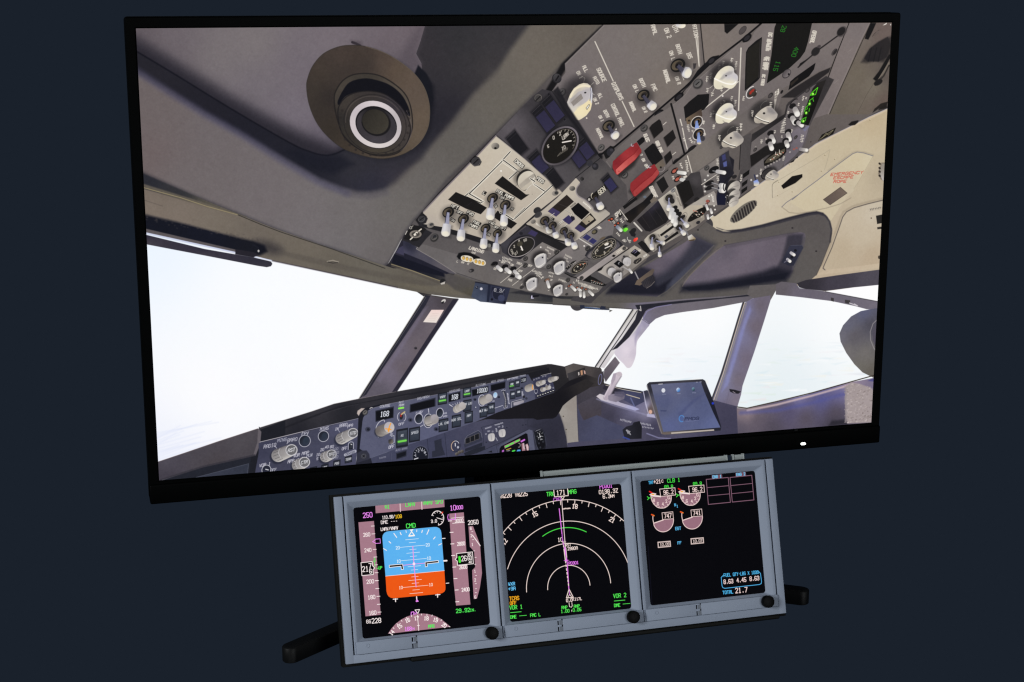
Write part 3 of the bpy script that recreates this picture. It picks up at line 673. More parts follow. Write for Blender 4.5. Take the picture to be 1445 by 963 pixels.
    P([(420, 640), (480, 640), (500, 660), (470, 680), (420, 668)], (92, 88, 108), f=6, a=.8)
    S([(300, 690), (420, 735), (560, 775), (640, 800), (680, 806)], 10, (150, 148, 178), f=12, a=.6)
    P([(606, 640), (640, 630), (656, 640), (690, 790), (680, 802), (644, 792), (620, 700)], [(620, 660, (52, 52, 66)), (660, 760, (92, 78, 74)), (630, 740, (160, 158, 190))], f=4)
    S([(616, 640), (632, 720), (650, 790)], 6, (188, 184, 206), f=4)
    E(664, 778, 12, 14, 0, (212, 168, 148), f=5)
    P([(640, 790), (690, 795), (700, 820), (640, 810)], (176, 172, 200), f=8)
    c.scrib(495, 838, 80, 16, 14, (176, 174, 184), n=9)
    c.scrib(630, 862, 76, 14, 10, (176, 174, 184), n=8)
    c.scrib(640, 884, 92, 12, 10, (160, 158, 170), n=9)
    P([(474, 900), (500, 878), (540, 868), (550, 850), (590, 840), (606, 880), (604, 960), (490, 965)], [(520, 900, (38, 38, 46)), (580, 880, (30, 30, 36))], f=4)
    for i in range(3):
        S([(500 + i * 9, 900 + i * 5), (512 + i * 9, 926 + i * 4)], 4, (190, 188, 196))
        S([(498 + i * 9, 904 + i * 5), (510 + i * 9, 900 + i * 5)], 3, (190, 188, 196))
    S([(480, 950), (520, 965)], 10, (60, 74, 150), f=8)
    S([(640, 925), (720, 955), (800, 960)], 8, (150, 148, 186), f=8, a=.7)
    # tablet
    P([(640, 590), (656, 576), (1020, 556), (1036, 566), (1090, 700), (1146, 880), (1140, 905), (760, 935), (738, 928), (726, 900), (680, 740)], [(660, 600, (46, 46, 56)), (1100, 760, (30, 31, 42)), (730, 920, (98, 92, 92)), (690, 760, (92, 88, 92))], f=3)
    P([(666, 592), (1006, 572), (1030, 640), (1090, 780), (1140, 884), (752, 914), (716, 780)],
      [(680, 600, (100, 103, 128)), (980, 590, (88, 94, 124)), (820, 640, (98, 101, 128)), (760, 740, (86, 91, 120)), (900, 760, (90, 97, 132)), (1040, 740, (84, 91, 126)), (800, 880, (90, 98, 138)), (1100, 870, (94, 103, 144)), (960, 660, (80, 85, 115))], f=3)
    P([(670, 660), (800, 650), (830, 700), (760, 760), (690, 720)], (78, 84, 120), f=50, a=.4)
    P([(850, 790), (960, 690), (1040, 650), (930, 740), (860, 820)], (70, 76, 114), f=26, a=.55)
    P([(730, 765), (775, 768), (770, 776), (735, 775)], (60, 66, 100), f=6, a=.7)
    S([(640, 600), (690, 770), (740, 924)], 6, (128, 122, 126), f=4)
    S([(744, 925), (800, 922)], 9, (110, 98, 92), f=3)
    P([(804, 918), (1096, 896), (1098, 906), (806, 928)], (186, 176, 164), f=3)
    S([(720, 590), (746, 588)], 5, (206, 204, 210))
    S([(976, 576), (984, 576)], 5, (150, 150, 170))
    S([(1000, 575), (1010, 574)], 5, (150, 150, 170))
    E(752, 632, 13, 15, 0, (216, 218, 226), f=3)
    E(853, 628, 13, 15, 0, [(846, 620, (196, 206, 226)), (860, 636, (64, 120, 190))], f=3)
    E(956, 624, 11, 13, 0, [(950, 614, (120, 160, 176)), (960, 632, (50, 70, 84))], f=3)
    for x, y in [(756, 658), (856, 654), (960, 648)]:
        c.scrib(x, y, 26, 6, -2, (176, 180, 200), n=5, a=.6)
    R(876, 824, 17, 21, 0, 7, (84, 134, 196), 60, 330, f=4)
    R(874, 826, 8, 10, 0, 4, (56, 96, 170), 0, 360)
    T('PMDG', 946, 824, 20, -2, (50, 55, 84), up=-78, w=5, asp=.9)
    S([(904, 842), (990, 836)], 3.5, (120, 126, 164), a=.8)
    E(1088, 720, 8, 8, 0, (40, 60, 190), f=4)

    # -------- glareshield
    c.f(490, 530, 8.022)
    rim = [(-1000, 580), (-986, 590), (-706, 502), (-403, 408), (-150, 322), (124, 266), (550, 185), (1000, 105), (1444, 20), (1706, -30), (2275, -128), (2310, -128), (2460, -100), (2560, -136), (2720, -105), (2870, -85), (2910, 60), (2730, 145), (2580, 230), (2440, 340), (2390, 430), (2200, 480), (1500, 560), (500, 860), (-300, 900), (-1000, 820)]
    P(rim, [(-800, 570, (62, 60, 66)), (-300, 420, (58, 56, 62)), (200, 280, (56, 54, 60)), (700, 190, (54, 53, 58)), (1300, 80, (50, 49, 54)), (1900, -30, (44, 43, 47)), (2300, -80, (48, 46, 49)), (2600, -70, (60, 56, 56)), (2800, -30, (66, 61, 60)), (-600, 640, (26, 27, 34)), (0, 430, (27, 28, 34)), (800, 260, (30, 30, 36)), (2200, 60, (28, 28, 32)), (2500, 100, (28, 28, 32)), (2000, 400, (26, 26, 32))], f=4)
    S([(-986, 590), (-706, 502), (-403, 408), (-150, 322), (124, 266), (550, 185)], 5, (150, 140, 140), f=5, a=.7)
    S([(550, 185), (1000, 105), (1444, 20), (1706, -30), (2275, -128)], 4, (96, 92, 92), f=4, a=.6)
    S([(-700, 590), (-400, 470), (-100, 360), (150, 320), (550, 240), (1000, 160), (1444, 74), (2250, -90)], 20, (32, 32, 38), f=18, a=.8)
    S([(-300, 440), (0, 350), (300, 296), (700, 222)], 8, (66, 64, 70), f=8, a=.5)
    # right end of the glareshield with its clip
    P([(2466, -92), (2555, -134), (2720, -104), (2880, -70), (2890, 30), (2700, 60), (2600, -10), (2490, 30)], [(2500, -60, (92, 86, 84)), (2600, -100, (84, 78, 76)), (2720, -40, (74, 68, 68)), (2850, 0, (60, 56, 58))], f=4)
    P([(2490, -20), (2690, -90), (2700, -20), (2510, 60)], [(2500, 20, (62, 60, 64)), (2650, -40, (44, 42, 44))], f=6)
    P([(2612, -34), (2626, -40), (2630, -6), (2616, 2)], (200, 190, 186), f=4)
    P([(2640, -52), (2662, -62), (2668, -10), (2646, 0)], (186, 140, 110), f=4)
    P([(2676, -60), (2694, -50), (2700, -16), (2682, -18)], (196, 160, 150), f=4)
    P([(2500, 70), (2700, -10), (2900, 60), (2880, 110), (2730, 140), (2580, 220), (2440, 335), (2330, 380), (1700, 450), (1400, 500), (1740, 320), (2330, 210)], [(2600, 120, (26, 25, 30)), (2400, 330, (24, 23, 28)), (1800, 420, (26, 25, 30)), (2850, 80, (58, 54, 54))], f=6)
    R(2862, 45, 18, 60, 10, 8, (112, 112, 150), f=5)
    # main panel below the glareshield
    P([(200, 960), (250, 940), (560, 830), (910, 715), (1444, 530), (1560, 500), (1740, 484), (2200, 470), (2330, 440), (2392, 424), (2440, 560), (2480, 700), (2510, 960), (2300, 1000), (200, 1120)],
      [(400, 930, (68, 70, 92)), (700, 860, (66, 68, 90)), (1000, 800, (62, 64, 86)), (1500, 560, (72, 72, 92)), (1300, 700, (68, 69, 90)), (1900, 560, (62, 62, 78)), (2200, 560, (50, 50, 64)), (2350, 700, (40, 40, 52)), (2450, 700, (58, 56, 70)), (2000, 900, (64, 66, 84))], f=4)
    P([(1560, 490), (1740, 320), (2330, 210), (2700, 40), (2790, 90), (2730, 150), (2660, 190), (2580, 234), (2500, 290), (2440, 345), (2400, 420), (2365, 470), (2327, 490), (2240, 492), (2150, 505), (2110, 488), (1900, 490), (1700, 500)], [(1800, 420, (27, 26, 31)), (2400, 300, (24, 23, 28)), (2700, 110, (44, 41, 42))], f=5)
    # left side panel edge (grey box) at the lower left
    c.f(170, 560, 6.017)
    P([(150, 712), (345, 712), (700, 596), (1140, 500), (1190, 560), (1180, 720), (150, 760)], (35, 37, 46))
    P([(560, 720), (650, 684), (1088, 570), (1076, 720)], [(700, 690, (56, 60, 74)), (1060, 600, (50, 54, 67))])
    S([(640, 686), (1088, 569), (1078, 660)], 5, (80, 84, 98), f=4, a=.8)
    P([(1185, 282), (1400, 200), (1400, 380), (1240, 420), (1240, 700), (1090, 700), (1110, 480)], (31, 32, 39))
    P([(280, 565), (320, 553), (830, 380), (1168, 270), (1186, 282), (1196, 300), (1186, 400), (1148, 500), (900, 556), (700, 600), (340, 712), (280, 730)], [(400, 560, (76, 72, 82)), (700, 480, (74, 70, 77)), (1000, 380, (78, 74, 80)), (1100, 460, (72, 68, 74)), (400, 680, (66, 62, 72)), (800, 560, (72, 67, 72))], f=3)
    P([(1168, 272), (1196, 298), (1186, 400), (1148, 500), (1128, 494), (1162, 390)], (100, 94, 100), f=5)
    S([(300, 560), (560, 474), (830, 381), (1166, 272)], 5, (120, 104, 104), f=4, a=.7)
    S([(345, 706), (700, 594), (1140, 496)], 14, (52, 50, 58), f=14, a=.8)
    for i in range(14):
        x, y = c.rng.uniform(500, 1120), 0
        y = 620 - (x - 300) * .28 - c.rng.uniform(-40, 70)
        S([(x, y), (x + c.rng.uniform(-16, 22), y + c.rng.uniform(-14, 14))], 2, (92, 86, 94), a=.5)

    # -------- EFIS panel on the left
    c.f(340, 560, 8.022)
    P([(200, 530), (216, 520), (700, 404), (1330, 252), (1326, 500), (1300, 770), (1290, 860), (100, 960), (160, 860), (200, 640)],
      [(260, 600, (60, 61, 80)), (200, 840, (68, 69, 90)), (500, 560, (66, 67, 86)), (800, 420, (66, 67, 85)), (1100, 300, (80, 81, 104)), (1300, 300, (82, 83, 106)), (700, 760, (70, 71, 91)), (1100, 560, (70, 71, 91)), (1250, 700, (74, 75, 98)), (440, 740, (62, 63, 80))])
    S([(216, 514), (450, 458), (620, 416), (780, 376), (1000, 324), (1326, 248)], 7, (150, 148, 166), f=4, a=.9)
    S([(216, 514), (700, 396)], 6, (196, 190, 192), f=4, a=.8)
    W = (206, 204, 214)
    T('RADIO', 328, 556, 40, -10, W, up=-78, w=5, asp=.52)
    T('MINS', 466, 490, 36, -9, (180, 180, 194), up=-76, w=5, asp=.55)
    T('BARO', 582, 488, 38, -9, W, up=-76, w=5, asp=.55)
    S([(382, 555), (404, 584)], 5, W, f=3)
    S([(520, 534), (534, 516)], 5, W, f=3)
    T('FPV', 728, 418, 36, -8, W, up=-80, w=5, asp=.55)
    T('MINS', 945, 362, 36, -9, W, up=-78, w=5, asp=.5)
    T('IN', 1085, 366, 30, -9, W, up=-78, w=5, asp=.5)
    S([(1098, 374), (1118, 402)], 4, W)
    T('BARO', 1160, 322, 36, -9, W, up=-78, w=5, asp=.45)
    T('HPA', 1238, 326, 30, -9, W, up=-78, w=5, asp=.5)
    S([(1206, 358), (1212, 340)], 4, W)
    for x, y, r in [(722, 502, 52), (934, 448, 48)]:
        E(x, y, r * 1.2, r * 1.26, 30, (44, 46, 62))
        R(x, y, r * 1.22, r * 1.28, 30, 7, (190, 190, 200))
        E(x - 2, y, r, r * 1.08, 30, [(x - r, y - r, (30, 32, 40)), (x + r, y + r, (58, 66, 84))])
        E(x + 12, y - 6, r * .6, r * .72, 30, (46, 54, 68), f=10)

    def drum(x0, y0, x1, y1, ra, rb, word, ang=-16, wash=(150, 146, 146)):
        d = np.array([x1 - x0, y1 - y0], float)
        E(x0 - 10, y0 + 16, ra * 1.1, rb * 1.1, -20, (36, 38, 52), f=20, a=.7)
        n = 7
        for i in range(n):
            k = i / (n - 1)
            sc = 1 - .12 * k
            col = tuple(np.array(wash) * (0.92 + .12 * k))
            E(x0 + d[0] * k, y0 + d[1] * k, ra * sc, rb * sc, -18, [(x0 + d[0] * k, y0 + d[1] * k - rb, (92, 88, 92)), (x0 + d[0] * k - ra * .4, y0 + d[1] * k, col), (x0 + d[0] * k + ra * .5, y0 + d[1] * k + rb * .8, (206, 202, 196))])
        for i in range(6):
            t = math.radians(110 + i * 28)
            p = np.array([x0 + ra * .95 * math.cos(t), y0 + rb * .95 * math.sin(t)])
            S([p + d * .12, p + d * .5], 5, (70, 68, 72), f=4, a=.7)
        S([(x0 + d[0] * .5 - ra * .7, y0 + d[1] * .5 - rb * .66), (x0 + d[0] * .5 - ra * .92, y0 + d[1] * .5), (x0 + d[0] * .5 - ra * .62, y0 + d[1] * .5 + rb * .72)], 6, (206, 204, 206), f=5, a=.7, sm=1)
        E(x1, y1, ra * .84, rb * .84, -25, (200, 198, 202))
        E(x1, y1, ra * .72, rb * .72, -25, (96, 96, 100))
        E(x1 - 2, y1 + 2, ra * .62, rb * .62, -25, [(x1 - ra, y1 - rb, (84, 84, 88)), (x1 + ra, y1 + rb, (120, 118, 120))])
        T(word, x1, y1, rb * .5, -12, (222, 222, 226), up=-80, w=rb * .085, asp=.55)
    drum(424, 664, 572, 604, 80, 76, 'RST')
    drum(1140, 474, 1268, 412, 70, 66, 'STD')
    drum(650, 774, 718, 742, 74, 70, 'CTR')
    drum(960, 680, 1026, 652, 66, 62, 'TFC')
    T('VOR 1', 272, 770, 34, -12, W, up=-78, w=5.5, asp=.56)
    E(288, 830, 48, 54, 20, (40, 42, 56))
    R(288, 830, 50, 56, 20, 7, (196, 196, 204))
    S([(280, 822), (310, 830)], 10, (210, 210, 214), f=4)
    T('OFF', 368, 830, 34, -8, (190, 190, 200), up=-78, w=5.5, asp=.5)
    T('APP', 566, 730, 36, -12, W, up=-78, w=5.5, asp=.5)
    T('VOR', 630, 664, 36, -12, W, up=-78, w=5.5, asp=.5)
    T('MAP', 730, 638, 36, -10, W, up=-78, w=5.5, asp=.56)
    T('PLN', 776, 664, 34, -10, (190, 190, 202), up=-78, w=5.5, asp=.46)
    for s_, x, y in [('5', 866, 702), ('10', 874, 656), ('20', 920, 600), ('40', 972, 570), ('80', 1030, 566), ('160', 1068, 594), ('320', 1076, 636), ('640', 1068, 686)]:
        T(s_, x, y, 30, -10, W if x < 1050 else (150, 150, 164), up=-78, w=5, asp=.55)
    for x, y in [(606, 734), (648, 700), (694, 686), (742, 686), (902, 692), (904, 660)]:
        E(x, y, 5, 4, 0, W)
    T('OFF', 1172, 586, 32, -10, W, up=-80, w=5, asp=.46)
    S([(1214, 600), (1216, 540), (1230, 518), (1250, 512), (1272, 524), (1274, 590)], 6, (196, 196, 206), f=3, sm=1)
    P([(1222, 600), (1224, 540), (1244, 520), (1264, 530), (1266, 596)], (34, 36, 46), f=4)
    P([(1240, 536), (1256, 540), (1254, 580), (1236, 590)], (54, 56, 64), f=5)
    S([(1244, 536), (1256, 544)], 8, (226, 226, 228), f=4)
    S([(1184, 660), (1290, 618)], 36, (172, 172, 186))
    T('CENTER', 1238, 640, 22, -18, (70, 72, 90), up=-86, w=4, asp=.6)
    for x, y, s_ in [(1216, 706, 'TERR'), (1086, 754, 'POS'), (950, 800, 'WPT'), (820, 830, 'STA')]:
        P([(x - 40, y - 28), (x + 42, y - 44), (x + 40, y + 34), (x - 42, y + 52)], (33, 35, 44), f=4)
        P([(x - 30, y - 16), (x + 32, y - 30), (x + 30, y + 26), (x - 32, y + 42)], (54, 57, 68), f=4)
        T(s_, x, y + 2, 24, -12, (216, 216, 220), up=-82, w=5, asp=.5)

    # -------- dark gap with quick-release fasteners
    P([(1330, 248), (1320, 180), (1360, 140), (1600, 80), (1480, 240), (1470, 700), (1530, 900), (1280, 880), (1310, 700)], [(1350, 300, (28, 29, 37)), (1420, 700, (38, 39, 50)), (1330, 500, (30, 31, 40))], f=6)
    c.f(490, 530, 8.022)
    P([(110, 430), (118, 400), (160, 372), (200, 372), (150, 420), (130, 460)], (190, 176, 170), f=8)

    # -------- autopilot (MCP) panel
    mcp = [(230, 400), (280, 372), (480, 320), (800, 258), (1100, 200), (1444, 130), (2030, -14), (2065, -20), (2120, 66), (2260, 20), (2345, 190), (2090, 283), (1700, 420), (1518, 500), (1444, 530), (910, 715), (560, 830), (252, 940), (236, 880), (170, 850), (140, 830), (172, 520), (180, 480)]
    P(mcp, [(230, 480, (94, 96, 117)), (200, 800, (90, 92, 115)), (500, 700, (86, 88, 111)), (300, 560, (82, 84, 107)), (800, 480, (83, 85, 108)), (600, 300, (92, 94, 115)), (900, 640, (92, 95, 121)), (1000, 230, (84, 86, 107)), (1500, 300, (82, 84, 105)), (1800, 200, (80, 82, 102)), (1600, 440, (88, 90, 113)), (2000, 60, (74, 76, 94)), (2050, 280, (84, 86, 107)), (2250, 120, (72, 72, 92))])
    S([(250, 400), (290, 370), (480, 320), (800, 258), (1100, 200), (1444, 130), (2030, -14)], 5, (132, 130, 140), f=4, a=.8)
    P([(1940, 0), (2110, -40), (2280, -90), (2300, -10), (2258, 20), (2130, 60), (2090, 60), (2050, -10)], (30, 30, 35), f=6)
    c.screw(200, 418, 28, 92)
    S([(256, 376), (270, 364), (284, 366)], 8, (210, 206, 204), f=5)
    P([(110, 880), (160, 852), (220, 850), (250, 890), (256, 946), (110, 990)], (50, 51, 64), f=8)
    E(186, 914, 42, 38, -20, (52, 53, 62))
    E(186, 914, 30, 27, -20, (74, 75, 84))
    S([(176, 904), (196, 924)], 8, (24, 24, 28))
    S([(196, 902), (176, 926)], 8, (24, 24, 28))
    E(234, 610, 32, 28, -15, (60, 62, 78))
    E(238, 612, 17, 15, 0, (30, 32, 42))
    for x, y in [(714, 504), (1006, 608)]:
        E(x, y, 28, 25, 0, (62, 64, 82))
        E(x + 2, y + 2, 13, 12, 0, (24, 26, 36))

    def window(pts, f=4):
        P(pts, (44, 46, 58), f=f)
        q = np.array(pts, float)
        m = q.mean(0)
        P(m + (q - m) * [.92, .82] + [0, 2], (19, 20, 25), f=f)

    def key(x, y, w, h, word, lit=0, sl=-.18):
        q = lambda a, b: (x + a * w, y + b * h + a * w * sl)
        P([q(-.56, -.54), q(.56, -.54), q(.54, .56), q(-.58, .56)], (32, 34, 42), f=4)
        P([q(-.44, -.42), q(.46, -.42), q(.44, .44), q(-.46, .44)], [(x, y - h / 2, (66, 72, 84)), (x, y + h / 2, (48, 54, 66))], f=5)
        T(word, x + 2, y - h * .14, min(26, h * .2), -12, (206, 208, 214), up=-84, w=5, asp=.46)
        if lit:
            S([(x - w * .34, y + h * lit + w * .34 * -sl), (x + w * .34, y + h * lit - w * .34 * -sl)], 20 * w / 110, (128, 226, 84), f=4)
            S([(x - w * .34, y + h * lit + w * .34 * -sl), (x + w * .34, y + h * lit - w * .34 * -sl)], 36 * w / 110, (96, 190, 80), f=30, a=.35)
    D7 = (216, 220, 229)
    T('COURSE', 428, 346, 26, -8, (196, 196, 206), up=-82, w=4.5, asp=.55)
    window([(318, 400), (528, 350), (524, 480), (320, 528)])
    T('168', 424, 436, 56, -7, D7, up=-84, w=9.5, asp=.42, gap=1.8)
    S([(420, 508), (422, 526)], 7, W)
    R(420, 615, 112, 96, -80, 8, (196, 196, 204), 212, 345)
    E(372, 640, 66, 62, -14, (42, 44, 56), f=20, a=.8)
    for i in range(8):
        k = i / 7
        E(384 + 88 * k, 630 - 40 * k, 66 - 8 * k, 64 - 8 * k, -14, [(384 + 88 * k, 570, (104, 98, 96)), (384 + 88 * k, 660, (150 + 30 * k, 144 + 30 * k, 138 + 30 * k)), (330, 640, (100, 94, 92))])
    for i in range(9):
        S([(338 + i * 9, 668 + i * 2 - (i % 2) * 4), (380 + i * 9, 650 + i * 2)], 3, (92, 88, 88), f=3, a=.5)
    E(476, 588, 58, 62, -14, [(440, 540, (176, 172, 178)), (500, 640, (200, 192, 190))])
    S([(492, 544), (470, 600), (462, 630)], 12, (240, 158, 56), f=3)
    S([(434, 604), (496, 614)], 11, (240, 158, 56), f=3)
    S([(470, 640), (480, 600)], 9, (240, 158, 56), f=3)
    S([(500, 690), (530, 680), (532, 760), (500, 780)], 6, (196, 196, 204))
    P([(466, 730), (500, 716), (520, 730), (516, 770), (480, 780), (466, 760)], [(480, 740, (60, 58, 60)), (510, 760, (120, 112, 104))], f=6)
    c.scrib(500, 668, 40, 40, -70, W, n=4)
    T('OFF', 500, 808, 32, -14, W, up=-80, w=6, asp=.5)
    T('A/T', 612, 304, 22, -8, W, up=-82, w=4, asp=.6)
    T('ARM', 614, 336, 24, -8, W, up=-82, w=4.5, asp=.6)
    S([(586, 374), (634, 366)], 22, (140, 232, 84), f=4)
    R(616, 470, 48, 56, 0, 6, W, -50, 60)
    R(616, 470, 48, 56, 0, 6, W, 130, 240)
    E(612, 468, 20, 34, 10, (44, 42, 48))
    S([(606, 462), (612, 440), (634, 424)], 18, (160, 48, 44), f=4)
    S([(616, 440), (650, 414)], 16, (190, 176, 130), f=4)
    T('OFF', 612, 550, 26, -8, W, up=-82, w=5, asp=.6)
    T('IAS/MACH', 858, 252, 26, -12, (176, 176, 188), up=-84, w=4.5, asp=.5)
    window([(708, 330), (1000, 250), (1000, 350), (706, 424)])
    T('C/O', 806, 424, 24, -10, W, up=-84, w=4, asp=.6)
    for x, y, rx, ry in [(810, 490, 46, 58), (1048, 424, 40, 54)]:
        E(x, y, rx * .86, ry * .86, 8, [(x - 20, y - 30, (30, 32, 40)), (x + 20, y + 30, (56, 62, 74))])
        R(x, y, rx, ry, 8, 6, W)
    T('SEL', 836, 414, 22, -60, W, w=4)
    S([(918, 378), (924, 420)], 8, W)
    E(918, 514, 52, 78, 4, (56, 58, 74))
    R(918, 514, 52, 78, 4, 7, W)
    for i in range(8):
        k = i / 7
        E(918 + 66 * k, 520 - 24 * k, 46 + 4 * k, 56 - 2 * k, -14, [(900 + 66 * k, 470 - 20 * k, (120, 116, 114)), (918 + 66 * k, 560 - 20 * k, (182, 176, 172)), (1000, 500, (160, 154, 156))])
    for i in range(8):
        S([(884 + i * 13, 556 + (i % 2) * 6 - i * 2), (930 + i * 12, 560 - i * 8)], 4, (112, 108, 108), f=4, a=.6)
    E(990, 492, 46, 52, -14, [(970, 460, (166, 160, 166)), (1000, 530, (150, 144, 142))], f=8)
    S([(820, 586), (862, 560)], 6, W)
    c.scrib(1108, 428, 40, 22, -12, W, n=4)
    c.scrib(1108, 462, 50, 22, -12, W, n=5)
    key(622, 706, 120, 190, 'N1', .20)
    key(762, 668, 112, 150, 'SPEED')
    key(1090, 562, 98, 130, 'LVL CHG')
    key(1078, 260, 94, 124, 'VNAV', .2)
    key(1236, 516, 92, 130, 'HDG SEL')
    key(1376, 472, 84, 120, 'APP')
    key(1360, 340, 84, 120, 'VOR LOC')
    key(1356, 190, 84, 104, 'LNAV', .2)
    T('HEADING', 1216, 174, 24, -12, (176, 176, 188), up=-84, w=4, asp=.52)
    window([(1144, 216), (1282, 178), (1282, 270), (1146, 308)])
    T('168', 1216, 244, 52, -8, D7, up=-84, w=9, asp=.36, gap=1.6)
    for i in range(6):
        S([(1168 + i * 26, 326 - i * 7 + abs(i - 3) * 3), (1176 + i * 24, 340 - i * 6)], 5, W)
    S([(1156, 330), (1190, 352)], 8, W)
    for i in range(8):
        k = i / 7
        E(1232 + 70 * k, 386 - 40 * k, 36 + (4 if k > .5 else 0), 42, -14, [(1232 + 70 * k, 340 - 40 * k, (110, 104, 102)), (1222 + 70 * k, 400 - 40 * k, (176, 170, 164)), (1290, 390, (196, 190, 184))])
    R(1262, 366, 36, 44, -14, 4, (206, 202, 200), 100, 260, f=4)
    E(1304, 344, 40, 42, -14, [(1290, 310, (186, 180, 180)), (1320, 380, (170, 164, 160))], f=4)
    c.f(630, 500, 6.88)
    T('ALTITUDE', 334, 298, 18, -10, (176, 176, 188), up=-84, w=3.4, asp=.5)
    window([(244, 346), (408, 306), (410, 372), (250, 412)])
    T('10000', 346, 352, 40, -8, D7, up=-84, w=6.5, asp=.38, gap=1.5)
    T('VERT SPEED', 494, 260, 18, -10, (170, 170, 182), up=-84, w=3.2, asp=.5)
    window([(428, 298), (574, 262), (572, 328), (430, 366)])
    R(345, 450, 34, 54, 4, 6, W)
    for i in range(8):
        k = i / 7
        E(352 + 62 * k, 452 - 28 * k, 36 - 2 * k, 42 - 2 * k, -14, [(352 + 62 * k, 412 - 28 * k, (106, 100, 98)), (346 + 62 * k, 470 - 28 * k, (178, 172, 166)), (420, 460, (190, 184, 180))])
    E(414, 424, 32, 38, -14, [(400, 400, (176, 170, 170)), (430, 450, (166, 160, 158))], f=6)
    E(474, 398, 18, 26, 8, [(470, 380, (150, 190, 226)), (476, 420, (196, 214, 232))])
    R(474, 398, 19, 27, 8, 3, (226, 230, 236))
    c.scrib(456, 456, 24, 14, -12, W, n=3)
    for x, y, r in [(276, 440, 16), (508, 416, 14), (732, 330, 14)]:
        E(x, y, r, r * .9, 0, (58, 60, 76))
        E(x + 2, y + 2, r * .5, r * .5, 0, (22, 24, 32))
    E(284, 516, 5, 5, 0, (220, 220, 226))
    key(360, 560, 66, 96, 'ALT HLD')
    key(434, 528, 64, 96, 'V/S')
    key(634, 300, 46, 66, 'CMD', .14)
    key(688, 284, 44, 66, 'CMD')
    key(644, 396, 46, 72, 'CWS')
    key(700, 376, 46, 66, 'CWS')
    T('A/P ENGAGE', 644, 236, 16, -12, (186, 186, 198), up=-84, w=3, asp=.5)
    S([(596, 250), (598, 240), (690, 220)], 3, W)
    T('COURSE', 742, 210, 14, -10, (176, 176, 188), up=-84, w=3, asp=.5)
    window([(720, 232), (776, 218), (776, 268), (722, 284)])
    T('168', 748, 252, 26, -8, D7, up=-84, w=4, asp=.4)
    P([(540, 360), (566, 350), (580, 400), (586, 440), (584, 516), (560, 524), (566, 440), (556, 396)], (46, 48, 60), f=4)
    S([(534, 356), (552, 346), (560, 356), (574, 348)], 4, W)
    S([(552, 370), (562, 400), (574, 440), (572, 510)], 12, (136, 134, 140), f=4)
    for i in range(6):
        S([(560 + i * 2, 400 + i * 18), (580 + i * 2, 396 + i * 18)], 3, (58, 58, 64))
    S([(556, 512), (560, 526), (590, 518), (588, 500)], 4, W)
    S([(470, 524), (548, 498)], 5, (196, 196, 206))
    c.scrib(600, 430, 110, 14, 82, W, n=9)
    P([(634, 462), (750, 430), (758, 464), (700, 486), (640, 514)], (70, 72, 88), f=4)
    P([(650, 470), (740, 446), (756, 452), (750, 470), (690, 494), (652, 500)], [(660, 480, (166, 162, 172)), (740, 460, (150, 146, 156))], f=5)
    S([(632, 520), (634, 464), (660, 456), (736, 436)], 4, (206, 204, 210))
    c.scrib(740, 390, 60, 14, 80, W, n=5)
    E(752, 414, 12, 14, 0, (40, 40, 46))
    E(776, 430, 12, 12, 0, (52, 54, 66))
    for i in range(7):
        k = i / 6
        E(788 + 34 * k, 334 - 14 * k, 30, 34, -14, [(788 + 34 * k, 300, (110, 104, 100)), (788 + 34 * k, 350, (186, 180, 174)), (840, 320, (196, 190, 186))])
    S([(838, 300), (832, 330), (842, 344)], 8, (236, 158, 66), f=4)
    S([(846, 308), (856, 330), (850, 350)], 4, W)
    # right EFIS panel, seen small at the far end
    P([(836, 236), (1014, 188), (1056, 356), (862, 436), (856, 360)], [(860, 260, (56, 57, 78)), (1030, 330, (60, 61, 82)), (940, 300, (52, 53, 72))], f=4)
    S([(918, 208), (1016, 184)], 4, (206, 204, 206))
    for x, y in [(850, 250), (874, 240), (896, 232), (936, 218), (960, 212)]:
        c.scrib(x, y, 18, 14, -12, (216, 214, 216), n=3)
    for x0, y0, x1, y1, r in [(892, 288, 944, 272, 25), (1008, 250, 1060, 236, 25), (932, 344, 950, 340, 22), (980, 326, 1000, 322, 22)]:
        for i in range(6):
            k = i / 5
            E(x0 + (x1 - x0) * k, y0 + (y1 - y0) * k, r * (1 - .2 * k), r * (1.06 - .2 * k), -14, [(x0, y0 - r, (120, 114, 110)), (x0 + (x1 - x0) * k, y0 + r, (206, 200, 192))])
        R(x0 + (x1 - x0) * .5, y0 + (y1 - y0) * .5, r * .9, r, -14, 3, (110, 104, 104), 90, 270)
        E(x1, y1, r * .62, r * .7, -14, (186, 182, 180))
    E(1070, 234, 14, 18, 0, (196, 190, 184), f=3)
    E(1082, 230, 8, 14, 0, (160, 154, 150), f=3)
    R(870, 360, 16, 20, 0, 3, W)
    for x, y in [(960, 255), (900, 272), (1002, 300), (1036, 326), (968, 300), (868, 380)]:
        c.scrib(x, y, 14, 16, -12, (216, 214, 216), n=2)
    for i in range(7):
        x, y = 886 + i * 25, 408 - i * 8.6
        P([(x - 10, y - 10), (x + 10, y - 16), (x + 11, y + 10), (x - 9, y + 16)], (26, 26, 30), f=3)
        S([(x - 3, y - 1), (x + 4, y - 3)], 8, (226, 224, 222), f=3)

    # -------- main instrument panel strip at the bottom
    c.f(490, 530, 8.022)
    T('AUTO BRAKE', 616, 836, 20, -13, (150, 150, 166), up=-84, w=3.6, asp=.5)
    P([(552, 880), (672, 846), (670, 916), (556, 952)], (44, 46, 58), f=4)
    P([(562, 892), (664, 860), (662, 904), (564, 938)], (24, 26, 33), f=4)
    c.scrib(400, 930, 80, 22, -14, (136, 136, 152), n=7)
    S([(502, 880), (504, 960)], 3, (92, 94, 112))
    S([(906, 720), (928, 960)], 4, (36, 38, 52))
    S([(1104, 654), (1130, 930)], 4, (36, 38, 52))
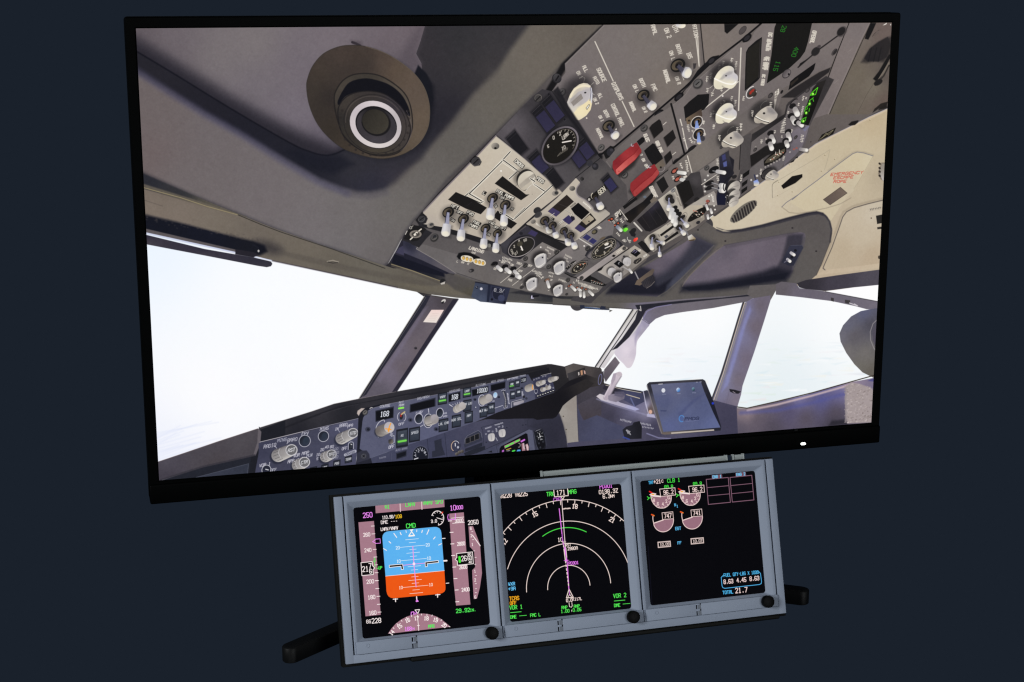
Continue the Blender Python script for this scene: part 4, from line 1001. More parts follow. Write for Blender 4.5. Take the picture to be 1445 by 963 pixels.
    E(828, 910, 92, 112, 8, (42, 44, 58))
    E(828, 912, 84, 104, 8, (28, 30, 40))
    R(828, 910, 92, 112, 8, 5, (92, 94, 112))
    for i, t in enumerate(range(180, 361, 22)):
        a = math.radians(t)
        S([(828 + 70 * math.cos(a), 905 + 86 * math.sin(a)), (828 + 56 * math.cos(a), 905 + 68 * math.sin(a))], 6, (206, 206, 214))
    for s_, x, y in [('1', 776, 906), ('2', 808, 856), ('4', 844, 848), ('6', 878, 872)]:
        T(s_, x, y, 24, 0, (200, 200, 210), w=5)
    S([(760, 948), (800, 936)], 12, (206, 206, 212), f=4)
    P([(985, 740), (1066, 716), (1070, 790), (1108, 900), (960, 930), (960, 860), (996, 850)], (45, 47, 60), f=6)
    E(1226, 800, 56, 70, 8, (40, 42, 56))
    E(1224, 800, 50, 64, 8, (58, 60, 80))
    R(1224, 800, 46, 58, 8, 8, (206, 176, 150), 110, 250)
    R(1224, 800, 46, 58, 8, 8, (196, 196, 206), 250, 320)
    S([(1222, 770), (1224, 800)], 10, (226, 226, 232))
    E(1254, 814, 12, 14, 0, (176, 178, 190))
    for x, y in [(1240, 890), (1270, 870), (1300, 860)]:
        E(x, y, 20, 18, 0, [(x - 10, y - 10, (110, 104, 98)), (x + 10, y + 10, (60, 56, 54))], f=4)
    P([(1320, 880), (1460, 820), (1560, 800), (1560, 850), (1340, 920)], (38, 40, 50), f=5)
    # yaw-damper / flap gauge box
    c.f(630, 500, 6.88)
    P([(170, 870), (170, 830), (200, 790), (310, 738), (336, 760), (350, 800), (344, 840), (176, 908)], (54, 56, 72), f=4)
    S([(172, 868), (176, 830), (204, 792), (310, 740), (336, 764), (346, 810)], 4, (120, 120, 136), f=4)
    for i in range(3):
        x, y = 208 + i * 44, 842 - i * 18
        P([(x - 22, y - 22), (x + 20, y - 38), (x + 22, y + 16), (x - 20, y + 30)], (28, 29, 34), f=3)
        S([(x - 22, y - 22), (x + 20, y - 38), (x + 22, y + 16), (x - 20, y + 30)], 3, (130, 122, 116), closed=True, a=.8)
    P([(180, 920), (350, 856), (348, 894), (180, 948)], (40, 42, 54), f=6)
    S([(336, 712), (352, 740), (366, 930)], 4, (40, 42, 56))
    S([(336, 712), (480, 672), (560, 652)], 4, (46, 48, 62))
    c.scrib(405, 714, 66, 14, -17, (196, 196, 206), n=8)
    c.scrib(508, 678, 86, 14, -17, (196, 196, 206), n=10)
    c.scrib(410, 748, 26, 14, -10, (196, 196, 206), n=3)
    c.scrib(382, 776, 16, 16, -10, (196, 196, 206), n=2)
    c.scrib(448, 752, 18, 20, -70, (196, 196, 206), n=3)
    c.scrib(486, 736, 40, 16, 80, (196, 196, 206), n=4)
    c.scrib(510, 706, 24, 12, -10, (196, 196, 206), n=3)
    c.scrib(546, 704, 24, 16, -80, (196, 196, 206), n=3)
    for x, y, r in [(436, 806, 34), (540, 766, 34)]:
        E(x, y - 16, r, r * .8, 0, (44, 46, 60), f=8, a=.7)
        P([(x - r, y - 4), (x - r * .7, y - r * .9), (x + r * .6, y - r * 1.1), (x + r, y - 8), (x + r * .7, y + r), (x - r * .6, y + r * 1.1)], [(x - r, y - r, (166, 164, 168)), (x + r, y + r, (216, 212, 206)), (x, y, (190, 186, 186))], sm=1)
        S([(x - 2, y - r * .6), (x + 4, y + r * .8)], 5, (150, 148, 152), f=4)
    c.scrib(486, 826, 40, 10, 60, (196, 196, 206), n=4)
    for x, y in [(386, 856), (586, 714), (742, 690), (770, 686)]:
        E(x, y, 6, 6, 0, (38, 40, 52), f=3)
    # small flight display with its grey surround
    P([(500, 900), (520, 880), (800, 730), (836, 742), (860, 940), (480, 1000), (290, 960), (480, 880)], [(700, 790, (92, 94, 114)), (840, 900, (88, 90, 110)), (400, 930, (66, 68, 88))], f=4)
    S([(290, 962), (480, 880), (800, 728)], 5, (40, 42, 54), f=4)
    S([(480, 880), (500, 960)], 4, (44, 46, 60), f=4)
    P([(514, 960), (516, 920), (530, 896), (770, 768), (786, 776), (806, 940)], (16, 16, 20))
    P([(560, 890), (716, 818), (718, 842), (566, 918)], (166, 122, 132))
    for x, y in [(590, 892), (636, 868), (688, 842)]:
        S([(x - 14, y + 7), (x + 14, y - 6)], 16, (96, 226, 84), f=4)
    S([(728, 848), (756, 832)], 18, (206, 110, 214), f=4)
    P([(728, 870), (752, 860), (768, 936), (734, 940)], (166, 122, 132), f=3)
    P([(766, 880), (786, 868), (800, 900), (798, 936), (780, 938)], (190, 150, 156), f=3)
    c.scrib(752, 894, 60, 16, 80, (226, 220, 222), n=6)
    c.scrib(786, 904, 50, 12, 80, (230, 226, 226), n=5)
    R(704, 884, 12, 20, 0, 4, (216, 206, 206), -120, 120)
    S([(582, 928), (626, 914)], 6, (240, 196, 60))
    c.scrib(600, 936, 34, 14, -16, (226, 222, 222), n=5)
    S([(642, 942), (662, 936)], 14, (80, 220, 80), f=3)
    P([(680, 944), (690, 928), (716, 926), (722, 942)], (80, 160, 226), f=3)
    P([(538, 952), (540, 934), (560, 926), (558, 948)], (176, 96, 190), f=3)
    P([(398, 952), (440, 936), (446, 956)], (28, 30, 36), f=3)
    # standby gauge right of it
    P([(846, 760), (856, 742), (920, 712), (956, 760), (968, 880), (960, 920), (890, 930), (862, 880)], (30, 31, 38), f=6)
    S([(846, 760), (870, 880), (892, 930)], 5, (84, 86, 104), f=5)
    S([(940, 750), (958, 800), (970, 890)], 5, (70, 72, 90), f=5)
    S([(862, 750), (920, 722)], 4, (120, 120, 132), f=4)
    E(908, 796, 38, 52, 10, (24, 25, 30))
    E(918, 876, 38, 44, 10, (20, 20, 25))
    for s in range(7):
        a = math.radians(s * 52 - 90)
        S([(908 + 22 * math.cos(a), 790 + 32 * math.sin(a)), (908 + 30 * math.cos(a), 790 + 42 * math.sin(a))], 4, (196, 196, 200))
    S([(902, 770), (912, 806)], 6, (236, 236, 236))
    S([(890, 812), (924, 796)], 5, (226, 226, 226))
    c.scrib(920, 828, 26, 12, -10, (200, 200, 204), n=3)
    for x, y in [(898, 866), (938, 850), (912, 906)]:
        E(x, y, 8, 10, 0, (52, 54, 62), f=3)
    c.scrib(890, 738, 44, 8, -22, (150, 150, 160), n=6)
    P([(790, 700), (930, 660), (1110, 600), (1160, 760), (1180, 960), (970, 960), (960, 760)], (44, 44, 56), f=30, a=.5)
    S([(786, 640), (790, 720)], 4, (48, 50, 64), f=4)


def overhead(c):
    """overhead panel of the picture: plates, gauges, switches and lettering"""
    S, E, R, T = c.S, c.E, c.R, c.T

    def P(pts, col, *a, **k):
        up = lambda q: tuple(v * 1.11 for v in q) if 62 < sum(q) / 3 < 125 and max(q) - min(q) < 20 else q
        c.P(pts, up(col) if isinstance(col, tuple) else [(x, y, up(q)) for x, y, q in col], *a, **k)
    W = (210, 202, 190)
    B = (26, 25, 26)
    K = dict(a=(570, 180, 8.024), b=(570, 270, 8.024), d=(700, 220, 8.024), e=(690, 310, 8.024), ff=(780, 60, 8.024), cc=(700, 120, 8.024),
             g=(840, 140, 8.024), h=(820, 240, 8.024), i=(940, 60, 8.024), j=(1000, 120, 8.024), k=(920, 170, 8.024), l=(1080, 20, 6.88),
             m=(1060, 130, 6.419), n=(960, 240, 4.817), o=(780, 330, 6.418), u=(680, 0, 5.068), v=(900, 0, 7.135), w=(1080, 0, 7.135))
    F = lambda k: c.f(*K[k])
    c.f(0, 0, 1)
    # body of the panel
    P([(851, 34), (834, 53), (796, 89), (751, 136), (698, 190), (632, 253.5), (596, 298), (584, 312), (572, 330), (578, 338), (586, 352), (612, 370), (643, 387), (671, 397), (720, 405), (742, 412), (782, 418), (827, 418), (846, 406), (858, 396), (892, 381), (919, 361), (940, 352), (960, 340), (980, 327), (996, 313), (1003, 306), (1026, 290), (1043, 279), (1060, 267), (1093, 245), (1127, 220), (1150, 203), (1206, 175), (1262, 145), (1262, 30)],
      [(700, 200, (64, 60, 62)), (900, 60, (106, 98, 94)), (660, 380, (84, 80, 80)), (780, 300, (70, 66, 68)), (800, 400, (88, 84, 84)), (900, 320, (74, 69, 68)), (1000, 220, (92, 86, 83)), (1080, 200, (80, 74, 72)), (1060, 90, (100, 93, 90)), (1150, 60, (100, 92, 88)), (1000, 280, (84, 78, 76))])

    # ---- far right: ceiling strips behind the overhead
    F('l')
    P([(810, 85), (1300, 85), (1300, 860), (1180, 870), (1060, 940), (1000, 975), (600, 975)], [(900, 200, (100, 92, 86)), (900, 600, (98, 90, 80)), (1060, 700, (104, 97, 86)), (1150, 150, (96, 84, 80)), (1160, 850, (92, 80, 74)), (700, 940, (92, 85, 76)), (1150, 600, (84, 76, 72))])
    P([(810, 88), (1010, 88), (920, 270), (800, 560), (620, 965), (480, 1010), (400, 1090), (470, 960), (640, 560), (760, 210)], [(880, 150, (108, 100, 99)), (800, 350, (112, 103, 101)), (680, 650, (110, 101, 99)), (560, 900, (104, 96, 95))])
    S([(812, 88), (720, 320), (640, 530), (560, 760), (470, 980), (430, 1080)], 9, (30, 28, 28), f=4)
    S([(1010, 90), (930, 250), (820, 500), (700, 760), (610, 970)], 10, (132, 122, 120), f=5)
    S([(1030, 88), (945, 255), (835, 500), (715, 760), (625, 970)], 8, (50, 46, 44), f=5)
    P([(1020, 88), (1076, 88), (1040, 170), (1000, 250), (965, 240), (985, 170)], B, f=8)
    P([(1140, 110), (1176, 86), (1180, 96), (1160, 108)], (226, 220, 212))
    E(1216, 104, 5, 8, 0, (200, 196, 190), f=3)
    c.el(0, 0, 1, 1)
    S([(1040, 218), (1060, 190), (1100, 158), (1116, 156)], 5, (64, 58, 56), f=4)
    P([(1052, 215), (1080, 170), (1116, 152), (1100, 190), (1070, 215)], (92, 82, 78), f=4)
    P([(1300, 190), (1180, 230), (1100, 270), (1020, 330), (970, 400), (930, 470), (990, 475), (1060, 460), (1150, 470), (1200, 400), (1300, 350)], (50, 46, 46), f=40, a=.9)
    P([(1190, 220), (1100, 270), (1010, 340), (960, 430), (990, 460), (1100, 462), (1180, 420), (1220, 300)], [(1000, 420, (38, 36, 38)), (1180, 280, (44, 41, 42))], f=16)
    for x in (1000, 1050, 1095):
        S([(x + 30, 330), (x, 460)], 10, (28, 27, 29), f=10, a=.7)
    P([(1200, 390), (1230, 400), (1200, 450), (1110, 640), (1070, 650), (1045, 630), (1100, 560)], B, f=14)
    P([(1195, 470), (1210, 460), (1200, 520), (1110, 625), (1090, 640)], (118, 108, 98), f=5)
    S([(1200, 500), (1150, 600), (1070, 690)], 16, (52, 48, 46), f=10)
    E(1096, 664, 46, 26, -30, (34, 32, 32), f=8)
    S([(1060, 660), (980, 790), (890, 970)], 3, (70, 62, 56), f=4, a=.8)
    P([(1040, 960), (1100, 920), (1180, 880), (1190, 850), (1120, 870), (1060, 920)], (40, 36, 34), f=10)
    for x, y, a_ in [(820, 350, .6), (690, 650, .6), (612, 815, .5)]:
        S([(x - 22, y + 24), (x + 22, y - 14)], 4, (146, 138, 134), f=4, a=a_)
    # wiring box under the strip, and fastener blobs on the beige edge
    F('m')
    P([(770, 322), (742, 384), (604, 446), (640, 386)], (32, 29, 26), f=3)
    S([(620, 430), (740, 346)], 6, (160, 150, 120), a=.7)
    S([(640, 420), (680, 372), (700, 392), (745, 344)], 4, (150, 140, 110))
    P([(880, 296), (910, 268), (972, 256), (968, 276), (940, 300), (900, 306)], (30, 28, 28), f=8)
    P([(1150, 166), (1170, 136), (1230, 106), (1230, 148), (1180, 158)], (36, 33, 32), f=10)
    E(540, 452, 7, 7, 0, (70, 62, 62), f=4)

    # ---- top plate: DISPLAYS
    c.f(0, 0, 1)
    top = [(853, 34), (797, 90), (798, 103), (794, 108), (779.6, 128), (825, 190), (845, 216.6), (866, 209), (922, 161), (968, 121), (990, 94), (986, 34)]
    S([(862, 30), (796, 93), (775, 128), (800, 166), (846, 222)], 9, (24, 23, 25), f=4)
    P(top, [(860, 60, (106, 99, 97)), (920, 60, (108, 101, 97)), (960, 60, (106, 98, 93)), (880, 100, (107, 100, 98)), (800, 115, (104, 97, 97)), (900, 150, (104, 96, 93)), (850, 190, (104, 96, 95)), (940, 120, (108, 100, 94)), (830, 180, (100, 93, 94))])
    S([(852, 37), (798, 91)], .7, (140, 134, 130), a=.7)
    S([(779.6, 128), (825, 190), (845, 216.6)], 1, (132, 124, 122), a=.6)
    P([(989, 34), (995, 90), (1000, 90), (1015, 80), (1048, 54), (1076, 34)], [(1000, 60, (112, 103, 97)), (1040, 45, (108, 100, 96))])
    S([(988, 30), (994, 92)], 1.6, (44, 40, 40))
    S([(984.5, 52), (986.5, 92)], 1.5, W)
    P([(1022, 34), (1022.5, 45), (1026, 48), (1042, 34)], (24, 23, 24), f=1)
    # gap below the top plates
    S([(843, 221), (868, 207), (924, 160), (966, 124), (1000, 92), (1046, 57), (1078, 30)], 2.6, (22, 21, 23))
    P([(952, 147), (960, 133), (970, 122), (984, 100), (992, 92), (1006, 80), (1015, 78), (1012, 84), (996, 96), (986, 105), (974, 120), (966, 128), (960, 138)], (24, 23, 25), f=1.5)
    for x, y in [(1004, 86), (1054, 54), (958, 137), (930, 161)]:
        E(x, y, 8, 4.4, -42, (24, 23, 25), f=1)
        E(x, y, 5, 2.6, -42, (46, 44, 47), f=1)
    E(1048, 43, 7, 3.6, -50, (78, 72, 72), f=1)
    R(1048, 43, 7, 3.6, -50, .6, (52, 48, 48))
    F('ff')
    S([(478, -8), (684, 438)], 13, W)
    S([(786, 668), (920, 952)], 13, W)
    T('DISPLAYS', 733, 553, 44, 63.5, W, up=-22, w=11, asp=.44)
    T('SOURCE', 552, 368, 44, 64, W, up=-22, w=10, asp=.46)
    T('ALL', 368, 300, 40, 62, W, up=-28, w=9, asp=.46)
    T('ON 1', 304, 368, 38, 60, W, up=-28, w=9, asp=.42)
    T('AUTO', 492, 430, 36, 60, W, up=-28, w=8.5, asp=.46)
    T('ALL', 538, 608, 36, 64, W, up=-22, w=8, asp=.42)
    T('ON 2', 488, 666, 36, 60, W, up=-22, w=8, asp=.4)
    S([(352, 396), (364, 410), (350, 448)], 7, W)
    S([(464, 456), (424, 492)], 6, W)
    S([(448, 576), (470, 594)], 6, W)
    T('CONTROL PANEL', 736, 826, 42, 65, W, up=-22, w=9, asp=.37)
    T('BOTH', 608, 808, 36, 62, W, up=-22, w=9, asp=.44)
    T('ON 1', 548, 862, 34, 60, W, up=-22, w=8, asp=.38)
    T('BOTH', 1016, 458, 38, 65, W, up=-20, w=10, asp=.5)
    T('ON L', 942, 522, 38, 63, W, up=-20, w=9, asp=.45)
    T('FMC', 1148, 512, 42, 64, W, up=-20, w=10, asp=.48)
    T('NORMAL', 905, 730, 36, 66, W, up=-18, w=9, asp=.4)
    T('ON R', 1040, 762, 34, 63, W, up=-18, w=8, asp=.38)
    T('NORMAL', 1290, 386, 38, 76, W, up=-14, w=10, asp=.46)
    E(384, 858, 9, 9, 0, (226, 214, 200), f=4)
    c.screw(100, 562, 42, 92)
    E(46, 408, 52, 56, -30, (38, 37, 40), f=4)
    E(50, 402, 44, 48, -30, [(20, 370, (70, 68, 70)), (70, 440, (46, 44, 48))])
    S([(36, 430), (66, 382)], 16, (26, 25, 27))
    # big source knob
    E(270, 560, 200, 150, -45, (34, 32, 35), f=150, a=.75)
    kn = [(162, 680), (176, 640), (196, 590), (240, 520), (300, 476), (350, 460), (395, 466), (425, 490), (440, 520), (450, 600), (446, 690), (430, 760), (380, 830), (320, 870), (290, 882), (265, 874), (215, 790), (172, 720)]
    P(kn, [(330, 480, (230, 218, 188)), (210, 580, (222, 212, 186)), (190, 680, (196, 190, 188)), (220, 760, (208, 202, 194)), (280, 640, (170, 163, 160)), (370, 560, (186, 180, 184)), (340, 740, (236, 222, 182)), (280, 830, (238, 224, 188)), (420, 740, (226, 212, 178)), (440, 600, (196, 194, 204)), (300, 540, (196, 186, 172))])
    S([(200, 620), (240, 545), (300, 505), (360, 492), (415, 500)], 22, (240, 228, 198), f=14, a=.9, sm=1)
    P([(204, 640), (290, 560), (420, 520), (430, 540), (404, 640), (380, 690), (300, 720), (230, 740), (180, 690)], [(240, 640, (164, 157, 154)), (330, 560, (182, 176, 178)), (390, 640, (190, 184, 186)), (250, 720, (204, 198, 192))], f=18)
    P([(205, 680), (320, 580), (344, 634), (234, 724)], (146, 138, 132), f=6)
    for i in range(9):
        S([(214 + i * 13, 674 - i * 11), (242 + i * 12, 716 - i * 10)], 4, (126, 118, 112), a=.8)
    P([(236, 800), (280, 750), (400, 660), (420, 640), (440, 700), (424, 770), (380, 824), (300, 878), (270, 866)], [(300, 800, (240, 226, 184)), (400, 720, (236, 220, 178)), (290, 860, (226, 214, 186))], f=10)
    S([(424, 510), (434, 560), (420, 660)], 7, (112, 110, 124), f=4)
    S([(436, 520), (446, 580), (436, 680)], 8, (216, 216, 226), f=4)
    P([(376, 744), (412, 700), (418, 716), (388, 762)], (236, 232, 222))
    S([(376, 744), (412, 700), (418, 716), (388, 762)], 4, (44, 42, 40), closed=True)
    E(368, 570, 13, 9, -10, (44, 42, 44), f=3)
    c.toggle(1026, 600, 70, 1090, 690, 1165, 752, 106, dark=True, hole=(88, 78, 64))
    F('g')
    c.toggle(152, 304, 70, 200, 388, 258, 440, 104, dark=True, hole=(90, 80, 66))
    T('NORMAL', 52, 392, 36, 64, W, up=-20, w=9, asp=.44)
    T('NORMAL', 424, 88, 36, 66, W, up=-18, w=9, asp=.4)
    P([(222, 345), (240, 330), (246, 352)], W)
    c.screw(64, 546, 34, 84)
    P([(86, 600), (170, 530), (214, 540), (222, 600), (180, 650), (120, 680)], B, f=6)
    E(170, 600, 40, 46, 30, (44, 43, 48), f=5)
    E(186, 578, 20, 16, 0, (60, 58, 64), f=5)
    F('v')
    T('RMAL', 165, 302, 38, 74, W, up=-14, w=9, asp=.5)
    T('ON 2', 302, 334, 42, 68, W, up=-20, w=9, asp=.44)
    T('OTH', 380, 290, 38, 62, W, up=-24, w=9, asp=.5)
    T('ATION', 580, 314, 36, 80, W, up=-10, w=9, asp=.52)
    S([(586, 385), (618, 668)], 11, W)
    T('BOTH', 414, 496, 36, 72, W, up=-16, w=9, asp=.5)
    T('ON L', 346, 560, 36, 72, W, up=-16, w=8, asp=.48)
    T('IRS', 520, 560, 40, 66, W, up=-20, w=9, asp=.4)
    T('NORMAL', 292, 772, 36, 72, W, up=-14, w=9, asp=.46)
    T('ON R', 404, 812, 34, 68, W, up=-16, w=8, asp=.44)
    P([(440, 760), (470, 800), (460, 812)], W)
    E(432, 254, 50, 32, 8, [(400, 244, (206, 202, 204)), (440, 280, (240, 232, 212))])
    P([(370, 235), (500, 235), (500, 247), (370, 247)], (60, 56, 56), f=4, a=.6)
    P([(556, 640), (590, 640), (580, 690), (560, 700)], (58, 54, 56), f=6)
    c.toggle(404, 660, 74, 460, 720, 540, 752, 116, dark=True, hole=(90, 80, 66))

    # ---- selector plate on the right (two cream pointer knobs, dark windows)
    c.f(0, 0, 1)
    p3 = [(949, 149), (956, 143), (967, 134), (968, 126), (976, 121), (1043, 62), (1060, 58), (1064, 46), (1076, 34), (1197, 34), (1184, 66), (1172, 95), (1158, 100), (1080, 136), (1028, 176), (1000, 196), (965, 216)]
    P(p3, [(960, 170, (106, 99, 97)), (1000, 140, (96, 89, 88)), (1050, 90, (112, 104, 101)), (1040, 150, (98, 91, 90)), (1100, 60, (112, 104, 102)), (1160, 60, (108, 100, 98)), (1140, 100, (98, 91, 90)), (980, 190, (104, 97, 96)), (1080, 120, (100, 93, 92))])
    S([(949, 149), (968, 133), (976, 121), (1043, 62)], .8, (142, 134, 130), a=.6)
    F('i')
    S([(848, 66), (820, 770)], 15, W)
    S([(816, 446), (402, 776)], 12, W)
    P([(905, 110), (930, 60), (1020, -20), (1085, -60), (1062, 400), (1040, 430), (890, 552), (896, 300)], B, f=3)
    P([(912, 120), (940, 70), (1060, -20), (1044, 390), (906, 520)], (36, 34, 31), f=4)
    S([(1066, -30), (1050, 400)], 6, (66, 60, 60), f=3)
    F('w')
    P([(110, 236), (470, 236), (430, 420), (400, 520), (350, 590), (240, 690), (14, 842), (60, 560), (92, 280)], [(200, 400, (26, 25, 24)), (100, 700, (24, 24, 23))], f=3)
    gr = (40, 116, 38)
    for x, y, s_, a_ in [(182, 292, '28', 112), (300, 525, '400', 112), (115, 668, '115', 110)]:
        T(s_, x, y, 42, a_, gr, up=10, w=7, asp=.62)
    T('DC VOLTS', 42, 418, 34, 97, W, up=6, w=11, asp=.46)
    T('AC AMPS', 14, 640, 34, 98, W, up=6, w=11, asp=.4)
    T('OPERAL', 482, 376, 36, 104, W, up=12, w=11, asp=.44)
    F('i')
    T('AC VOLTS', 1152, 30, 30, 97, W, up=6, w=11, asp=.4)
    T('AC AMPS', 1118, 238, 32, 98, W, up=6, w=11, asp=.42)
    T('AC FREQ', 1098, 426, 32, 98, W, up=6, w=11, asp=.4)
    F('w')
    E(214, 745, 54, 36, -48, (62, 58, 60), f=4)
    E(214, 742, 46, 30, -48, [(190, 720, (84, 78, 80)), (240, 760, (128, 120, 120))], f=4)
    E(236, 750, 10, 12, 0, (34, 32, 34), f=4)
    S([(760, 340), (540, 500), (330, 680)], 14, (40, 37, 38), f=6)
    E(770, 320, 62, 44, -48, (74, 68, 68), f=14, a=.8)
    E(764, 318, 50, 34, -48, (36, 34, 35), f=8)
    E(506, 520, 52, 36, -48, (40, 38, 39), f=10)
    E(540, 470, 20, 14, -30, (70, 64, 66), f=8)
    P([(330, 680), (350, 640), (430, 590), (380, 640)], B, f=6)
    E(694, 526, 42, 20, -55, (74, 68, 68), f=4)
    E(704, 524, 34, 13, -55, (46, 43, 44), f=4)
    P([(232, 910), (250, 824), (300, 780), (506, 634), (490, 700), (440, 770)], (22, 21, 22), f=3)
    P([(250, 840), (330, 780), (330, 800), (260, 870)], (58, 50, 44), f=10, a=.7)
    P([(660, 680), (640, 730), (560, 790), (430, 900), (300, 985), (160, 985), (300, 880), (540, 730)], (42, 39, 40), f=12)
    F('i')
    # knob legends
    for x, y, L, a_ in [(742, 196, 52, 105), (790, 264, 110, 100), (648, 236, 60, 105), (602, 280, 60, 100), (508, 376, 72, 100), (464, 412, 70, 100), (468, 540, 54, 96), (522, 586, 48, 100), (628, 536, 40, 96),
                        (742, 634, 60, 105), (780, 694, 90, 100), (658, 676, 50, 105), (622, 704, 50, 105), (540, 792, 50, 100), (508, 820, 54, 100), (424, 906, 36, 100), (540, 944, 36, 100), (428, 684, 24, 100)]:
        c.scrib(x, y, L, 26, a_, W, up=a_ - 90, n=max(2, int(L / 18)))
    for p in [[(716, 244), (704, 272)], [(546, 410), (520, 396)], [(536, 484), (494, 518)], [(552, 516), (528, 560)], [(726, 676), (708, 704)], [(574, 812), (552, 800)], [(646, 720), (640, 740)], [(574, 896), (560, 916)], [(612, 300), (618, 320)]]:
        S(p, 6, W)
    E(640, 608, 10, 9, 0, (226, 220, 214), f=3)
    c.screw(356, 464, 50, 84)
    R(356, 464, 52, 40, -48, 5, (56, 52, 54), f=3)

    def cream(x, y, r, col=(240, 232, 206)):
        E(x - r * .3, y - r * .35, r * 1.25, r * .95, -42, (34, 32, 34), f=r * .7, a=.8)
        g = [(x - r * .7, y - r * .1, col), (x, y - r * .8, tuple(np.array(col) * .96)), (x + r * .2, y - r * .25, (186, 182, 192)), (x + r * .8, y - r * .1, (196, 192, 200)), (x + r * .3, y + r * .5, tuple(np.array(col) * 1.0)), (x - r * .5, y + r * .6, tuple(np.array(col) * .93)), (x + r * .6, y + r * .5, tuple(np.array(col) * .97))]
        P([(x + a * r, y + b * r) for a, b in [(-1.02, .3), (-.95, -.05), (-.6, -.6), (-.1, -.98), (.35, -1.05), (.66, -.85), (.72, -.5), (.98, -.25), (1.02, .1), (.85, .55), (.45, .88), (-.1, .78), (-.4, .92), (-.8, .9), (-1, .68)]], g, sm=1)
        P([(x + a * r, y + b * r) for a, b in [(-.55, .1), (-.2, -.32), (.3, -.6), (.62, -.58), (.5, -.38), (.1, -.2), (-.3, .12)]], (150, 146, 146), f=r * .16, a=.55)
        S([(x + a * r, y + b * r) for a, b in [(-.95, .02), (-.4, .28), (.1, .45), (.6, .48), (.85, .3)]], r * .1, (252, 248, 240), f=r * .05, sm=1)
        E(x + r * .02, y - r * .22, r * .08, r * .06, 0, (60, 58, 62), f=2)
        S([(x - r * .1, y + r * .82), (x - r * .3, y + r * .66)], r * .1, (160, 152, 138), f=r * .1, a=.7)
    cream(676, 408, 134)
    cream(680, 812, 118)
    # indicator button
    E(964, 576, 70, 44, -50, (60, 56, 57), f=8, a=.6)
    R(966, 566, 76, 46, -52, 10, (222, 218, 214), 60, 330)
    E(970, 574, 54, 34, -48, (60, 52, 48))
    P([(940, 590), (946, 560), (980, 530), (1004, 526), (990, 560), (960, 590)], (156, 50, 40), f=4)
    E(994, 586, 34, 27, -40, [(970, 570, (70, 62, 54)), (1010, 600, (48, 44, 40))])
    c.scrib(876, 632, 60, 24, 98, W, n=3)

    # ---- guarded-switch plate (two red guards, dark square lamps)
    c.f(0, 0, 1)
    P([(855, 228), (868, 212), (925, 163), (948, 150), (964, 215), (952, 228), (920, 256), (880, 298), (874, 294)], [(900, 190, (100, 94, 92)), (940, 180, (102, 95, 92)), (880, 240, (92, 86, 84)), (950, 215, (104, 97, 94)), (870, 280, (84, 79, 79)), (910, 250, (80, 75, 75))])
    S([(947, 147), (966, 218)], 2.8, (24, 23, 24))
    S([(856, 228), (879, 262), (884, 300)], 1, (120, 114, 112), a=.7)
    F('g')
    P([(860, 640), (880, 720), (960, 660), (1060, 580), (1100, 540), (1150, 530), (1140, 550), (1000, 660), (880, 750)], B, f=6)
    E(1100, 560, 56, 24, -38, (34, 32, 33), f=8)
    E(920, 706, 50, 26, -38, (40, 38, 40), f=8)
    for q in [[(614, 326), (640, 290), (724, 228), (744, 250), (772, 350), (668, 444)], [(776, 434), (880, 346), (914, 440), (820, 540)], [(780, 650), (850, 584), (874, 660), (806, 738)]]:
        P([(x - 6, y + 8) for x, y in q], (40, 37, 37), f=20, a=.8)
        P(q, (31, 29, 29), f=3)
        S([q[0], q[1]], 4, (70, 64, 62), f=3, a=.7)
    S([(770, 292), (804, 262)], 8, W)
    S([(874, 632), (912, 602)], 8, W)
    c.screw(550, 326, 36, 72)
    T('ELEC', 582, 440, 34, 66, W, up=-20, w=12, asp=.5)
    T('GRD PWR', 724, 540, 34, 66, W, up=-20, w=12, asp=.42)
    P([(552, 586), (580, 560), (650, 502), (672, 508), (760, 650), (766, 676), (690, 740), (660, 760), (600, 680)], B, f=4)
    P([(470, 480), (530, 430), (560, 440), (560, 480), (500, 530)], B, f=4)
    P([(660, 760), (766, 676), (796, 750), (690, 820)], [(690, 780, (118, 104, 88)), (780, 720, (92, 84, 76))], f=3)
    E(742, 774, 12, 12, 0, (34, 32, 32))
    R(750, 790, 40, 30, -40, 6, (150, 142, 138), 20, 180, f=4)
    P([(610, 800), (660, 770), (680, 820), (640, 840)], B, f=5)
    for s_, x, y in [('A', 520, 632), ('ON', 546, 690), ('OFF', 582, 764)]:
        T(s_, x, y, 30, 64, W, up=-20, w=9, asp=.45)
    c.screw(330, 858, 34, 86)

    def guard(dx, dy, k=1.0):
        q = lambda pts: [(dx + x * k, dy + y * k) for x, y in pts]
        P(q([(180, 800), (250, 660), (440, 520), (520, 620), (440, 760), (270, 900)]), (24, 22, 22), f=50, a=.7)
        P(q([(196, 740), (200, 706), (330, 590), (450, 500), (470, 490), (500, 540), (524, 580), (520, 606), (450, 690), (300, 800), (250, 860), (232, 850), (196, 780)]), [(240, 720, (124, 37, 43)), (360, 620, (158, 51, 55)), (470, 540, (134, 42, 45)), (420, 660, (164, 59, 60)), (240, 800, (148, 47, 51)), (500, 590, (130, 40, 43))])
        P(q([(232, 800), (320, 720), (440, 620), (500, 545), (524, 585), (520, 606), (450, 690), (330, 790), (258, 856), (240, 850)]), [(280, 810, (206, 102, 96)), (420, 690, (188, 80, 77)), (510, 590, (138, 46, 48))], f=4)
        S(q([(225, 800), (330, 700), (440, 620), (498, 548)]), 6, (126, 32, 36), f=5)
        S(q([(262, 852), (340, 785), (450, 690), (520, 604)]), 5, (120, 34, 36), f=3)
        E(dx + 268 * k, dy + 818 * k, 6, 6, 0, (150, 46, 44))
        R(dx + 425 * k, dy + 516 * k, 20, 16, -40, 7, (196, 190, 206), 100, 250)
    guard(0, 0)
